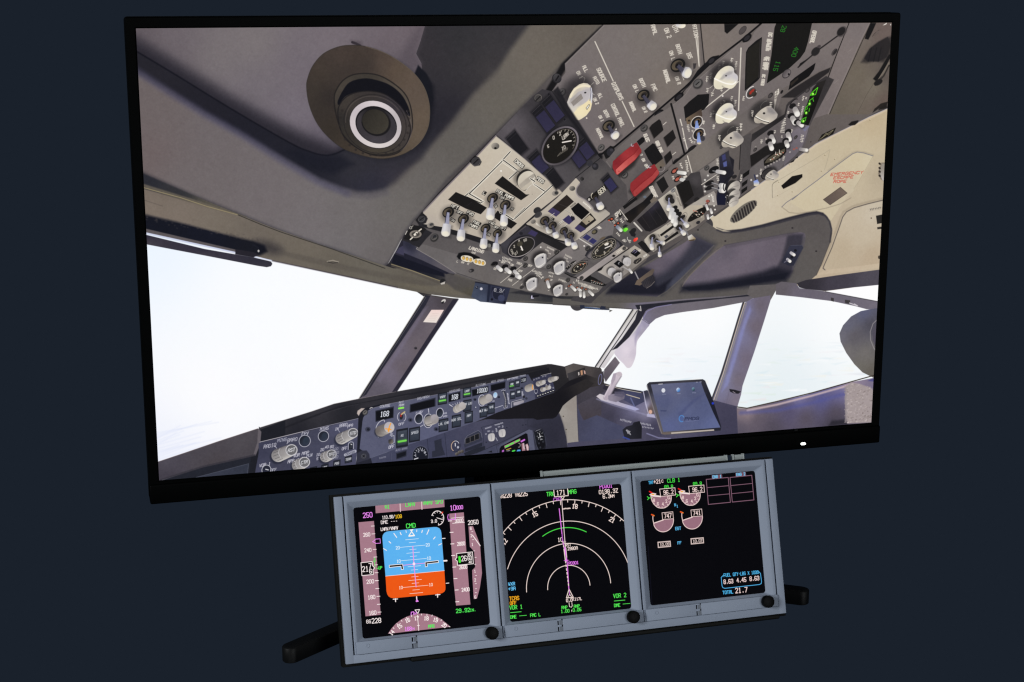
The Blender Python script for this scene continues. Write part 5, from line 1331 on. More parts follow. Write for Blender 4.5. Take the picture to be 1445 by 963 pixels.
    # ---- long strip below it
    c.f(0, 0, 1)
    st = [(820, 334), (873.5, 296), (942, 240), (952, 230), (985, 205), (1030, 173), (1078, 139), (1100, 121), (1106, 126), (1098, 152), (1084, 170), (1060, 184), (1027, 211), (991, 237), (975, 247), (955, 260), (935, 278), (925, 300), (912, 330), (885, 350), (860, 362), (836, 372), (822, 352)]
    P(st, [(840, 340, (94, 90, 88)), (880, 310, (86, 81, 80)), (940, 260, (96, 90, 87)), (990, 220, (110, 103, 97)), (1020, 200, (98, 92, 89)), (1060, 160, (94, 88, 86)), (1090, 140, (98, 91, 89)), (880, 345, (72, 69, 70)), (905, 320, (66, 62, 62))])
    F('h')
    S([(0, 742), (430, 440), (985, 0)], 9, (28, 27, 28), f=4)
    guard(360, -556, 1.0)
    S([(0, 728), (320, 490)], 20, (188, 180, 166), f=4, a=.85)
    P([(470, 414), (620, 306), (640, 330), (492, 446)], B, f=3)
    P([(850, 140), (936, 72), (992, 190), (920, 266)], (30, 29, 29), f=3)
    T('ENGINE', 820, 250, 36, 64, W, up=-22, w=14, asp=.46)
    P([(490, 500), (700, 360), (800, 260), (820, 290), (790, 370), (600, 560), (560, 604), (520, 590), (500, 545)], [(600, 460, (22, 21, 23)), (560, 570, (34, 30, 28)), (740, 340, (26, 25, 27)), (680, 480, (46, 40, 36))], f=5)
    E(722, 306, 18, 14, 0, (100, 108, 120), f=6)
    P([(780, 350), (830, 300), (870, 340), (830, 360), (800, 380)], (112, 102, 92), f=4)
    P([(630, 570), (800, 420), (880, 340), (990, 560), (960, 600), (780, 700), (730, 690)], [(700, 600, (34, 31, 33)), (860, 480, (28, 27, 29)), (820, 420, (52, 48, 60)), (930, 570, (32, 30, 31))], f=4)
    for q in [[(690, 530), (780, 660)], [(760, 460), (860, 620)], [(810, 410), (930, 580)]]:
        S(q, 5, (54, 50, 50), f=4, a=.8)
    P([(380, 500), (430, 452), (480, 500), (440, 544)], (30, 29, 30), f=3)
    T('SP1', 418, 498, 44, -38, W, up=-110, w=12, asp=.42)
    S([(430, 440), (526, 566)], 9, W)
    S([(600, 598), (686, 690)], 18, (206, 200, 190))
    for x, y, L, a_ in [(370, 590, 40, 50), (400, 560, 40, 40), (460, 576, 60, 50), (420, 728, 60, 45), (498, 800, 40, 40), (548, 810, 36, 50), (500, 556, 30, 50)]:
        c.scrib(x, y, L, 28, a_, W, n=3)
    for x, y, r in [(346, 556, 26), (420, 604, 22), (316, 572, 22), (384, 628, 22)]:
        E(x, y, r, r * .8, -30, (44, 34, 32), f=4)
        E(x, y, r * .5, r * .4, 0, (196, 92, 66), f=4)
    c.screw(256, 588, 26, 70)
    P([(170, 636), (190, 630), (236, 666), (220, 680)], W)
    E(152, 700, 38, 30, -30, (44, 42, 40))
    E(146, 700, 26, 20, -30, (112, 104, 84), f=4)
    c.stub(326, 600, 330, 668, 40, (150, 150, 150), (206, 204, 196))
    P([(290, 690), (320, 674), (330, 690), (304, 712)], W, f=3)
    c.stub(410, 646, 452, 684, 40, (120, 126, 140), (216, 214, 210))
    P([(176, 726), (220, 680), (260, 670), (280, 700), (262, 740), (220, 750)], [(200, 710, (34, 36, 48)), (250, 700, (70, 86, 110))], f=5)
    E(238, 770, 36, 20, -20, (96, 84, 70), f=4)
    P([(476, 680), (500, 654), (528, 660), (530, 676), (506, 700), (484, 698)], [(490, 680, (96, 226, 40)), (520, 670, (150, 250, 70))], f=4)
    E(500, 672, 46, 34, 0, (90, 200, 50), f=50, a=.3)
    P([(470, 640), (500, 616), (530, 630), (510, 650), (480, 660)], (40, 40, 44), f=8)
    P([(590, 800), (600, 778), (636, 764), (646, 780), (626, 806), (600, 816)], [(600, 800, (226, 50, 40)), (636, 776, (250, 90, 74))], f=4)
    P([(540, 700), (580, 680), (620, 730), (610, 760), (570, 750)], (34, 33, 36), f=8)
    E(590, 690, 40, 26, -40, (34, 33, 34), f=6)
    R(556, 770, 34, 28, -30, 8, (196, 192, 184), 100, 230, f=3)
    c.scrib(480, 800, 36, 24, 40, W, n=2)
    # ---- pressurisation plate and dark blocks, lower right
    P([(870, 340), (960, 270), (1060, 190), (1074, 186), (1164, 462), (1140, 480), (1110, 500), (1000, 570)], [(900, 340, (190, 182, 168)), (1030, 230, (186, 178, 165)), (1130, 430, (176, 168, 156)), (1000, 500, (150, 143, 134))], f=3)
    P([(1074, 186), (1110, 160), (1180, 120), (1220, 130), (1360, 20), (1370, 300), (1190, 420), (1174, 440)], [(1150, 200, (34, 32, 31)), (1240, 300, (30, 28, 28)), (1320, 250, (74, 69, 69)), (1240, 150, (60, 56, 56)), (1180, 400, (30, 29, 29))], f=4)
    P([(1090, 200), (1180, 140), (1230, 150), (1250, 330), (1180, 420)], (29, 27, 26), f=6)
    S([(1160, 250), (1220, 200)], 3, (60, 56, 54), a=.7)
    S([(1190, 340), (1240, 300)], 3, (56, 52, 50), a=.7)
    c.scrib(1078, 260, 80, 24, 66, (120, 112, 104), n=6)
    c.scrib(1110, 360, 110, 24, 66, (118, 110, 102), n=8)
    c.screw(1040, 226, 24, 130)
    P([(715, 790), (760, 740), (900, 660), (1000, 590), (1120, 480), (1200, 420), (1364, 320), (1400, 560), (1300, 640), (1000, 810), (820, 930), (780, 900), (720, 820)], [(760, 770, (188, 180, 166)), (900, 700, (182, 174, 160)), (1200, 480, (186, 176, 160)), (1330, 380, (190, 178, 158)), (1150, 700, (110, 104, 100)), (860, 860, (160, 152, 142)), (1050, 600, (196, 188, 176)), (1300, 600, (116, 108, 100))], f=3)
    P([(890, 736), (1050, 618), (1066, 640), (910, 752)], (26, 25, 25), f=3)
    P([(940, 800), (1090, 694), (1106, 718), (960, 818)], (26, 25, 25), f=3)
    P([(940, 755), (970, 735), (990, 750), (960, 780)], (70, 68, 72), f=5)
    c.scrib(1010, 740, 90, 14, -38, (110, 104, 98), n=6)
    c.scrib(990, 612, 50, 18, -38, (110, 104, 98), n=4)
    c.scrib(880, 744, 40, 14, 60, (110, 104, 98), n=3)
    pts = [(1210, 582), (1230, 530), (1280, 476), (1364, 432), (1420, 420), (1400, 480), (1320, 540), (1240, 586)]
    P(pts, (26, 24, 23), f=3, sm=1)
    for i in range(16):
        E(c.rng.uniform(1250, 1390), 0 * i + c.rng.uniform(455, 540), 7, 6, 0, [(150, 140, 126), (196, 110, 90), (176, 168, 156), (92, 86, 78)][i % 4], f=4)
    E(1326, 596, 24, 16, -35, (44, 42, 46), f=5)
    c.scrib(1160, 520, 40, 18, -40, (120, 112, 104), n=3)
    R(1170, 520, 26, 40, 30, 4, (90, 84, 80))
    c.toggle(996, 316, 42, 998, 400, 994, 470, 62, hole=(60, 56, 50))
    E(1030, 350, 28, 34, -30, (40, 38, 38), f=4)
    for x, y, x2, y2, x3, y3, w_ in [(1062, 430, 1030, 456, 1016, 536, 60), (1080, 470, 1050, 500, 1040, 580, 54), (1110, 500, 1080, 540, 1068, 620, 54)]:
        E(x, y, 34, 24, -35, (28, 27, 28), f=4)
        c.stub(x2, y2, x3, y3, w_, (196, 194, 194), (226, 222, 214))
    c.toggle(1126, 550, 34, 1170, 600, 1216, 650, 56, hole=(50, 47, 44))
    c.toggle(1110, 650, 34, 1140, 690, 1180, 740, 54, hole=(50, 47, 44))
    P([(1180, 690), (1196, 690), (1220, 740), (1206, 750)], (110, 108, 112))
    P([(1204, 756), (1250, 730), (1298, 776), (1290, 796), (1220, 806)], [(1230, 760, (206, 202, 196)), (1280, 790, (150, 132, 104))], f=4)
    P([(1214, 796), (1290, 782), (1280, 800), (1224, 806)], (80, 66, 50), f=4)
    c.toggle(808, 760, 34, 796, 840, 806, 910, 52, hole=(60, 57, 52))
    c.toggle(850, 800, 24, 900, 820, 950, 840, 44, hole=(60, 57, 52))
    c.toggle(886, 866, 28, 888, 930, 892, 990, 44, hole=(60, 57, 52))
    P([(690, 800), (730, 830), (790, 920), (740, 950), (640, 830)], (30, 29, 30), f=5)

    # ---- flight-control plate lower centre-left (dark, with round gauge)
    c.f(0, 0, 1)
    P([(698, 192), (751, 137), (765, 126), (779, 129), (800, 158), (846, 222), (855, 230), (884, 262), (886, 285), (874, 296), (860, 306), (806, 344), (790, 312), (770, 290), (748, 262), (731, 245)],
      [(725, 180, (84, 79, 83)), (760, 145, (58, 55, 58)), (745, 215, (66, 62, 66)), (800, 215, (62, 59, 62)), (790, 245, (74, 70, 73)), (840, 250, (86, 82, 81)), (850, 275, (74, 70, 71)), (835, 220, (56, 53, 56)), (860, 262, (72, 68, 68)), (770, 260, (84, 80, 82)), (815, 190, (34, 33, 37)), (780, 160, (44, 42, 47))])
    F('cc')
    P([(640, 70), (700, 20), (820, 240), (940, 420), (1160, 770), (1130, 800), (900, 480), (760, 300)], (30, 29, 33), f=26, a=.9)
    E(476, 150, 52, 46, -35, (44, 42, 44), f=5)
    E(476, 146, 44, 42, -35, [(440, 120, (78, 75, 73)), (500, 180, (112, 106, 102))])
    E(478, 152, 36, 34, -35, (66, 63, 63))
    S([(452, 178), (500, 130)], 12, (26, 25, 26))
    for x, y in [(596, 108), (776, 392), (1098, 766)]:
        E(x, y, 20, 22, 0, (60, 57, 62), f=6)
        E(x, y, 11, 13, 0, (22, 21, 25), f=4)
    navy = (49, 46, 69)

    def lamp(x, y, w, h, col=navy, cap=1):
        """caption light: dark hood above, navy lens below; edges run (.72,-.66) and (.6,.8)"""
        ux, uy, vx, vy = .76 * w, -.66 * w, .58 * h, .81 * h
        q = lambda a, b: (x + a * ux + b * vx, y + a * uy + b * vy)
        P([q(-.66, -.75), q(.62, -.78), q(.64, .66), q(-.66, .66)], (34, 32, 36), f=w * .3, a=.8)
        P([q(-.58, -.7), q(.56, -.7), q(.56, .55), q(-.56, .55)], (30, 29, 33), f=4)
        S([q(-.55, -.66), q(.5, -.68)], 4, (84, 80, 84), f=3, a=.8)
        S([q(-.52, -.5), q(.5, -.52)], 3, (66, 63, 68), f=3, a=.8)
        if cap:
            P([q(-.52, -.38), q(.52, -.38), q(.52, .52), q(-.52, .52)], [(x - w, y - h, tuple(np.array(col) * .9)), (x + w, y + h, tuple(np.array(col) * 1.08))], f=5)
    lamp(550, 400, 120, 240)
    lamp(658, 286, 120, 240)
    lamp(244, 672, 120, 200, cap=0)
    lamp(492, 892, 120, 200)
    lamp(930, 830, 112, 180)
    lamp(1020, 738, 112, 180)
    E(720, 690, 250, 190, -48, (26, 25, 29), f=60, a=.85)
    g = c.el(725, 690, 252, 172, -49)[:-1]
    P(g, (52, 49, 54), f=5)
    R(725, 690, 240, 168, -49, 20, [(600, 540, (84, 79, 84)), (900, 560, (124, 116, 122)), (560, 840, (104, 97, 102)), (760, 880, (76, 71, 74))], f=5)
    E(722, 690, 230, 154, -49, (29, 27, 25))
    R(722, 690, 214, 140, -49, 6, (96, 88, 80), -60, 70, f=3)
    S([(752, 652), (850, 634)], 14, (236, 228, 220), f=3)
    S([(770, 618), (826, 560)], 6, (190, 182, 174))
    for s_, x, y, sz in [('5', 590, 696, 30), ('0', 652, 598, 36), ('2', 724, 552, 36), ('UP', 772, 590, 44), ('DN', 800, 560, 30), ('10', 764, 714, 36)]:
        T(s_, x, y, sz, -30, (190, 182, 172), up=-100, w=8, asp=.5)
    for i in range(9):
        a = math.radians(-62 + i * 15)
        ca, sa = math.cos(math.radians(-49)), math.sin(math.radians(-49))
        p = [(722 + rx * math.cos(a) * ca - ry * math.sin(a) * sa, 690 + rx * math.cos(a) * sa + ry * math.sin(a) * ca) for rx, ry in ((212, 138), (190, 124))]
        S(p, 6, (176, 168, 158))
    for i in range(10):
        S([(696 + i * 12, 810 - i * 8), (704 + i * 12, 792 - i * 9 - (i % 3) * 6)], 4, (150, 142, 130))

    # ---- pale fuel plate, lower left
    F('a')
    P([(1036, 80), (1100, 130), (1364, 350), (1500, 470), (1790, 740), (1500, 990), (1400, 1090), (1100, 1340), (1040, 1370), (650, 1240), (180, 1120), (130, 1050), (200, 960), (400, 730), (700, 430)], (34, 33, 36), f=10)
    pale = [(1040, 96), (1110, 150), (1364, 356), (1500, 480), (1780, 724), (1790, 740), (1480, 985), (1100, 1328), (1065, 1310), (640, 1180), (440, 1130), (200, 1092), (190, 1080), (260, 1010), (215, 970), (225, 950), (400, 760), (720, 430), (780, 365), (840, 310)]
    P(pale, [(1040, 150, (198, 188, 170)), (900, 400, (196, 185, 168)), (1200, 300, (198, 188, 172)), (600, 700, (194, 182, 166)), (350, 960, (190, 179, 164)), (300, 1080, (176, 166, 156)), (800, 1100, (186, 175, 160)), (1050, 1250, (176, 165, 154)), (1300, 1050, (184, 173, 158)), (1700, 740, (188, 177, 162)), (1000, 800, (196, 184, 168)), (1450, 550, (192, 182, 166)), (1300, 800, (190, 179, 164))], f=4)
    S([(1040, 96), (840, 310), (720, 432), (400, 762), (220, 955)], 14, (128, 118, 122), f=8)
    S([(1040, 96), (1364, 356), (1780, 726)], 8, (146, 138, 136), f=6, a=.8)
    P([(740, 380), (800, 320), (850, 340), (880, 390), (860, 430), (800, 442), (760, 410)], B, f=8)
    E(816, 388, 56, 50, -35, (60, 58, 60), f=4)
    R(816, 388, 52, 46, -35, 6, (96, 92, 92), 20, 200)
    S([(790, 410), (840, 362)], 12, (24, 23, 24))
    E(1034, 212, 46, 38, 0, [(1000, 190, (168, 160, 148)), (1060, 230, (96, 92, 88))])
    E(1036, 236, 14, 12, 0, (24, 23, 23), f=4)
    ln = (38, 35, 34)

    def pipe(pts):
        S(pts, 22, (240, 234, 220))
        S(pts, 10, ln)
    pipe([(1204, 276), (1120, 368), (930, 570), (690, 782)])
    pipe([(1126, 372), (1220, 440), (1316, 512)])
    pipe([(1284, 500), (1190, 586)])
    pipe([(1110, 386), (740, 752), (890, 840)])
    S([(1112, 396), (1262, 500)], 5, (240, 234, 220))
    S([(1112, 396), (770, 740)], 5, (240, 234, 220))
    pipe([(710, 785), (870, 858), (900, 840)])
    S([(760, 745), (910, 834), (870, 866)], 4, (240, 234, 220))
    E(1100, 494, 9, 9, 0, (246, 242, 236), f=3)
    P([(1028, 636), (1116, 552), (1380, 760), (1420, 760), (1326, 826)], (29, 27, 27), f=3)
    P([(500, 818), (588, 732), (760, 806), (940, 910), (870, 985), (700, 920)], (29, 27, 27), f=3)
    S([(706, 892), (770, 846)], 3, (54, 46, 62), a=.8)
    S([(1200, 716), (1280, 650)], 3, (46, 42, 52), a=.8)

    def tag(s_, x, y, h, a_, up, asp=.5):
        L = len(s_) * h * asp * 1.4
        u, v = (math.cos(math.radians(a_)), math.sin(math.radians(a_))), (math.cos(math.radians(up)), math.sin(math.radians(up)))
        q = [(x + i * u[0] * (L / 2 + 6) + k * v[0] * (h / 2 + 9), y + i * u[1] * (L / 2 + 6) + k * v[1] * (h / 2 + 9)) for i, k in ((-1, -1), (1, -1), (1, 1), (-1, 1))]
        P(q, (44, 41, 40))
        T(s_, x, y, h, a_, (238, 232, 218), up=up, w=h * .24, asp=asp)
    tag('CROSS', 1306, 412, 34, 40, -50, .5)
    tag('FUEL PUMPS', 1146, 764, 32, 26, -56, .48)
    tag('L', 910, 745, 30, 26, -56, .7)
    tag('OFF', 1115, 800, 24, 26, -56, .5)
    tag('R', 1224, 924, 26, 26, -56, .7)
    tag('ON', 1040, 890, 24, 60, -40, .5)
    tag('AFT', 575, 900, 34, 16, -60, .6)
    tag('OFF', 632, 964, 26, 24, -60, .6)
    F('b')
    tag('FWD', 752, 252, 30, 26, -60, .62)
    tag('ON', 552, 328, 24, 30, -60, .7)
    tag('FUEL', 824, 360, 28, 24, -60, .56)
    tag('PUMPS', 790, 396, 28, 24, -60, .5)
    tag('FWD', 994, 362, 26, 22, -60, .56)
    tag('OFF', 1044, 412, 24, 22, -60, .56)
    tag('AFT', 1124, 420, 26, 22, -60, .56)
    tag('ON', 960, 490, 22, 24, -60, .5)
    P([(1010, 290), (1060, 220), (1280, 366), (1214, 426), (1170, 400)], (28, 26, 26), f=3)
    pipe([(1090, 240), (1240, 324)])
    S([(1364, 190), (1250, 300)], 12, (236, 230, 216))
    S([(1370, 190), (1254, 300)], 6, ln)
    E(302, 386, 42, 30, -15, [(270, 370, (150, 142, 134)), (330, 400, (110, 104, 98))])
    E(310, 378, 22, 14, -20, (60, 60, 62), f=6)
    E(964, 616, 22, 22, -30, (130, 128, 122), f=4)
    for bx, by, br, x0, y0, tx, ty, cw in [(502, 240, 66, 488, 372, 466, 516, 104), (674, 316, 62, 652, 440, 640, 570, 96), (1004, 78, 62, 984, 196, 974, 330, 98), (1148, 156, 60, 1136, 272, 1128, 402, 90), (924, 420, 56, 908, 540, 896, 656, 88), (1060, 478, 52, 1044, 590, 1036, 702, 82)]:
        c.toggle(bx, by, br, x0, y0, tx, ty, cw, hole=(90, 80, 66))
    # crossfeed knob
    F('d')
    E(300, 240, 110, 90, -45, (96, 90, 84), f=60, a=.7)
    P([(232, 290), (238, 230), (280, 180), (340, 152), (400, 170), (440, 215), (444, 250), (400, 330), (340, 390), (290, 385), (250, 340)], (40, 38, 37), f=4, sm=1)
    P([(244, 300), (262, 236), (310, 190), (370, 172), (420, 190), (438, 230), (430, 280), (380, 350), (330, 388), (290, 384), (256, 344)], [(280, 240, (206, 198, 182)), (400, 190, (212, 204, 188)), (320, 300, (196, 186, 170)), (420, 270, (226, 218, 202)), (300, 370, (186, 176, 160)), (380, 320, (186, 176, 160))], sm=1)
    P([(262, 330), (340, 260), (428, 200), (440, 236), (380, 300), (280, 372)], [(300, 340, (168, 160, 148)), (420, 220, (150, 142, 132))], f=14, a=.8)
    S([(440, 238), (410, 320), (340, 392)], 5, (240, 234, 222), f=3)
    tag('FEED', 502, 276, 32, 34, -56, .5)
    pipe([(430, 326), (556, 406)])
    S([(424, 322), (540, 410), (200, 722)], 5, (240, 234, 220))
    pipe([(640, 336), (560, 410), (196, 728)])
    pipe([(196, 728), (110, 670)])
    pipe([(440, 292), (390, 260)])
    E(410, 436, 5, 5, 0, (150, 142, 130), f=3)
    E(670, 424, 40, 28, -15, [(640, 410, (160, 152, 142)), (700, 436, (104, 98, 94))])
    E(682, 422, 20, 17, 0, (54, 54, 54), f=6)
    # dark lamps right of the fuel plate
    lamp(668, 262, 104, 170, cap=0)
    # electrical plate (pale) with black window
    S([(1200, 10), (900, 250)], 8, (30, 29, 31), f=4)
    E(1060, 84, 36, 36, 0, (52, 51, 56), f=4)
    E(1124, 122, 36, 40, 0, (42, 41, 45), f=5)
    E(1116, 116, 20, 20, 0, (62, 60, 66), f=6)
    E(974, 262, 20, 24, 0, (52, 50, 50), f=6)
    E(986, 264, 8, 10, 0, (26, 25, 26), f=4)
    lamp(1290, 320, 92, 150, (50, 48, 78))
    P([(1024, 490), (1230, 322), (1262, 372), (1060, 524)], B, f=4)
    T('GEN', 1196, 396, 50, -40, (206, 198, 180), up=-116, w=11, asp=.46)
    R(1116, 452, 40, 36, -40, 10, (206, 196, 176), 100, 270)
    E(1054, 496, 14, 16, 0, (190, 184, 176), f=5)
    E(1120, 455, 40, 34, -30, (30, 27, 24), f=6)
    pl = [(340, 770), (440, 690), (690, 480), (905, 252), (950, 300), (946, 320), (916, 360), (908, 410), (930, 450), (980, 480), (1010, 500), (1090, 580), (1110, 620), (1150, 640), (1230, 602), (1290, 650), (1286, 668), (1160, 770), (960, 920), (880, 990), (700, 950), (360, 790)]
    P([(x - 8, y + 14) for x, y in pl], (30, 29, 31), f=14)
    P(pl, [(900, 300, (190, 180, 166)), (800, 420, (192, 182, 166)), (600, 620, (184, 174, 160)), (420, 740, (178, 168, 154)), (1000, 520, (176, 167, 158)), (1100, 700, (188, 178, 162)), (800, 850, (180, 170, 156)), (1230, 640, (172, 164, 154)), (640, 880, (166, 157, 147))], f=4)
    S([(946, 318), (912, 370), (910, 420), (940, 462), (1010, 502), (1090, 582), (1112, 622), (1160, 640)], 12, (142, 134, 136), f=8, sm=1)
    E(466, 620, 44, 36, -30, (46, 45, 47), f=6)
    E(478, 670, 46, 30, -30, (60, 58, 60), f=6)
    R(470, 670, 42, 30, -30, 6, (104, 100, 98), 0, 180, f=3)
    E(862, 370, 34, 28, 0, [(840, 350, (150, 142, 134)), (880, 390, (66, 64, 62))])
    E(420, 746, 30, 24, -20, [(400, 730, (150, 143, 134)), (440, 760, (92, 88, 84))])
    P([(586, 630), (800, 442), (882, 520), (680, 690)], (42, 36, 34), f=3)
    P([(586, 630), (636, 586), (730, 640), (680, 690)], (66, 58, 92), f=4)
    S([(700, 540), (800, 580)], 4, (66, 58, 60), f=3)
    P([(848, 600), (930, 532), (1060, 640), (970, 726), (890, 660)], (19, 18, 20), f=4)
    P([(970, 740), (1070, 650), (1136, 730), (960, 868), (890, 820)], (34, 31, 31), f=3)
    P([(970, 740), (1060, 670), (1100, 700), (1110, 720), (1020, 786)], [(1000, 750, (150, 138, 118)), (1090, 710, (176, 164, 144))], f=5)
    E(1052, 744, 8, 8, 0, (40, 36, 32))
    P([(890, 822), (936, 776), (1020, 830), (956, 868)], (62, 56, 90), f=4)
    P([(750, 728), (820, 672), (892, 722), (826, 780)], (58, 52, 90), f=4)
    P([(840, 680), (886, 690), (894, 720), (860, 740)], (34, 32, 46), f=6)
    c.scrib(870, 560, 80, 18, -40, (90, 84, 78), n=5)
    c.scrib(1030, 560, 120, 26, 40, (236, 230, 218), n=8)
    for q in [[(780, 610), (860, 660), (840, 690)], [(800, 780), (720, 840), (800, 890)], [(690, 780), (760, 730)], [(700, 790), (770, 740)], [(600, 700), (660, 650)], [(880, 660), (960, 740)]]:
        S(q, 5, (240, 234, 222))
        S([(x + 4, y + 4) for x, y in q], 3, (70, 66, 62))
    c.scrib(490, 790, 90, 26, 28, (236, 230, 216), n=6)
    tag('L', 640, 722, 22, 28, -56, .7)
    c.scrib(846, 850, 40, 24, 28, (80, 76, 72), n=3)
    c.toggle(552, 735, 54, 590, 806, 614, 880, 78, dark=True)
    c.toggle(640, 790, 48, 664, 870, 694, 935, 74, dark=True)
    P([(1108, 600), (1140, 540), (1220, 560), (1250, 590), (1160, 636)], (52, 49, 50), f=30, a=.6)
    c.toggle(1124, 470, 30, 1160, 536, 1200, 612, 86, dark=True, hole=(60, 52, 40))
    F('e')
    P([(430, 60), (470, 70), (600, 150), (870, 290), (890, 300), (810, 350), (600, 250), (420, 150)], (32, 31, 32), f=6)

    LATE = [(848, 128, 46, 886, 216, 908, 300, 78), (926, 180, 42, 956, 262, 980, 338, 72)]
    # ---- lower rows: dark gauge, knob plates, landing-light strip
    P([(130, 280), (440, 70), (470, 100), (600, 180), (880, 300), (810, 356), (640, 540), (500, 520), (350, 450), (230, 420), (150, 370)], [(180, 300, (62, 60, 66)), (430, 120, (54, 52, 60)), (600, 180, (38, 36, 38)), (760, 290, (34, 33, 34)), (300, 440, (42, 41, 46)), (140, 350, (50, 49, 54))], f=6)
    P([(440, 160), (480, 118), (556, 150), (520, 196)], (60, 54, 88), f=5)
    E(364, 158, 20, 18, 0, (36, 35, 40), f=5)
    E(360, 310, 168, 112, -32, (28, 27, 32), f=24)
    R(368, 310, 160, 94, -28, 9, [(230, 390, (150, 142, 140)), (500, 220, (110, 104, 106)), (360, 420, (170, 162, 158))])
    E(368, 310, 148, 86, -28, (40, 38, 36))
    S([(360, 300), (380, 346)], 16, (238, 230, 222), f=3)
    S([(362, 344), (384, 340)], 6, (226, 220, 212))
    for s_, x, y in [('0', 256, 350), ('2', 286, 304), ('4', 340, 240), ('50', 410, 234), ('8', 268, 380), ('1', 318, 368), ('6', 300, 390)]:
        T(s_, x, y, 26, -26, (200, 192, 180), up=-100, w=6, asp=.55)
    E(350, 276, 34, 26, -30, (70, 66, 56), f=12)
    # knob plate A and B
    P([(356, 456), (604, 258), (806, 356), (640, 480), (520, 548)], [(420, 440, (104, 99, 97)), (600, 300, (112, 106, 103)), (740, 350, (106, 100, 98)), (560, 500, (92, 88, 88))], f=3)
    S([(356, 456), (604, 258), (806, 356)], 5, (140, 133, 128), f=3, a=.7)
    P([(610, 540), (640, 486), (808, 360), (960, 250), (1030, 214), (1170, 300), (1120, 360), (1100, 420), (880, 580), (870, 620), (740, 590)], [(900, 320, (116, 109, 108)), (1080, 280, (110, 104, 102)), (700, 500, (98, 94, 93)), (1000, 400, (104, 99, 98)), (820, 580, (86, 82, 83))], f=3)
    S([(648, 490), (810, 358), (900, 296)], 6, (44, 42, 44), f=3)
    S([(1024, 216), (1166, 304)], 12, (206, 200, 192), f=3)
    for x, y in [(586, 314), (1078, 300)]:
        E(x, y, 9, 9, 0, (232, 226, 220), f=4)
    c.scrib(696, 330, 90, 24, 26, W, n=7)
    c.scrib(656, 350, 50, 20, 26, W, n=4)
    c.scrib(684, 384, 36, 16, 20, W, n=3)
    c.scrib(656, 440, 24, 14, 10, W, n=2)
    c.scrib(900, 418, 90, 24, 26, W, n=7)
    c.scrib(868, 438, 50, 20, 26, W, n=4)
    c.scrib(886, 474, 36, 16, 20, W, n=3)
    c.screw(412, 440, 24, 66)
    c.screw(764, 366, 24, 60)
    c.screw(674, 532, 24, 66)
    c.screw(1116, 324, 26, 60)
    P([(940, 480), (990, 460), (900, 560), (860, 560)], B, f=5)
    for i in range(5):
        c.scrib(886 + i * 22, 536 - i * 12, 16, 20, -50, W, n=2)
    # navy squares plate, dark rectangular gauges
    P([(1030, 210), (1240, 60), (1330, 0), (1420, 60), (1400, 170), (1280, 200), (1170, 296)], [(1100, 200, (118, 112, 112)), (1260, 80, (100, 95, 95)), (1200, 260, (104, 99, 99))], f=3)
    for q in [[(1058, 206), (1104, 164), (1160, 200), (1116, 242)], [(1126, 246), (1172, 206), (1226, 242), (1180, 282)]]:
        P(q, (50, 50, 92), f=3)
        S(q, 3, (150, 146, 150), closed=True, a=.6)
    E(1196, 140, 36, 26, -30, (48, 46, 44), f=4)
    E(1190, 140, 22, 16, -30, (106, 98, 76), f=4)
    P([(1216, 90), (1250, 72), (1280, 100), (1246, 112)], W, f=3)
    for q in LATE:
        c.toggle(*q, dark=True)
    F('o')
    P([(290, 200), (310, 160), (500, 22), (530, 18), (620, 80), (640, 104), (600, 150), (440, 232), (330, 230)], (44, 43, 48), f=4)
    P([(304, 206), (330, 170), (500, 50), (540, 40), (600, 84), (610, 110), (570, 150), (430, 224), (330, 224)], (78, 74, 78), f=4)
    P([(318, 210), (350, 168), (490, 62), (540, 56), (576, 90), (570, 130), (520, 170), (420, 222), (360, 230)], (104, 98, 98), f=4, sm=1)
    P(c.el(462, 138, 138, 66, -38)[:-1], (44, 42, 40), f=4)
    R(462, 138, 130, 60, -38, 6, (136, 128, 118), f=3)
    R(462, 138, 92, 40, -38, 7, (126, 116, 96), f=4)
    for s_, x, y in [('0', 404, 150), ('2', 386, 172), ('6', 470, 170), ('9', 530, 106), ('1', 540, 80)]:
        T(s_, x, y, 18, -30, (206, 196, 182), up=-110, w=4.5, asp=.6)
    P([(464, 96), (490, 80), (510, 84), (500, 104), (474, 110)], (226, 218, 206), f=4)
    S([(474, 132), (520, 112)], 9, (236, 230, 222))
    for i in range(14):
        a = i * .45
        E(462 + 110 * math.cos(a) * .79 + 46 * math.sin(a) * .62, 138 - 110 * math.cos(a) * .62 + 46 * math.sin(a) * .79, 4, 3, 0, (196, 186, 172))
    P([(110, 350), (130, 320), (260, 240), (320, 240), (320, 280), (200, 380), (170, 390)], (58, 56, 58), f=5)
    P([(124, 340), (200, 270), (280, 244), (316, 250), (310, 280), (250, 330), (180, 366)], (110, 104, 103), f=4)
    P(c.el(236, 306, 86, 44, -34)[:-1], (40, 38, 37), f=3)
    R(236, 306, 80, 40, -34, 4, (150, 140, 126))
    R(236, 306, 54, 26, -34, 6, (116, 106, 90), f=3)
    for x, y, k in [(226, 300, (240, 232, 214)), (250, 282, (206, 130, 100)), (276, 276, (200, 190, 170)), (196, 330, (190, 180, 160)), (214, 340, (200, 190, 172)), (256, 318, (180, 172, 160)), (290, 270, (200, 120, 92))]:
        E(x, y, 7, 5, 0, k, f=4)
    P([(104, 350), (180, 386), (330, 240), (260, 410), (240, 420)], B, f=4, a=.0)
    S([(108, 356), (170, 390), (225, 400)], 9, B, f=4)
    P([(218, 400), (640, 104), (682, 130), (266, 422)], [(260, 400, (150, 142, 142)), (480, 240, (158, 149, 147)), (640, 130, (178, 168, 156))], f=3)
    c.screw(264, 400, 15, 66)
    c.screw(646, 130, 15, 70)
    E(476, 236, 5, 5, 0, (226, 220, 214), f=3)
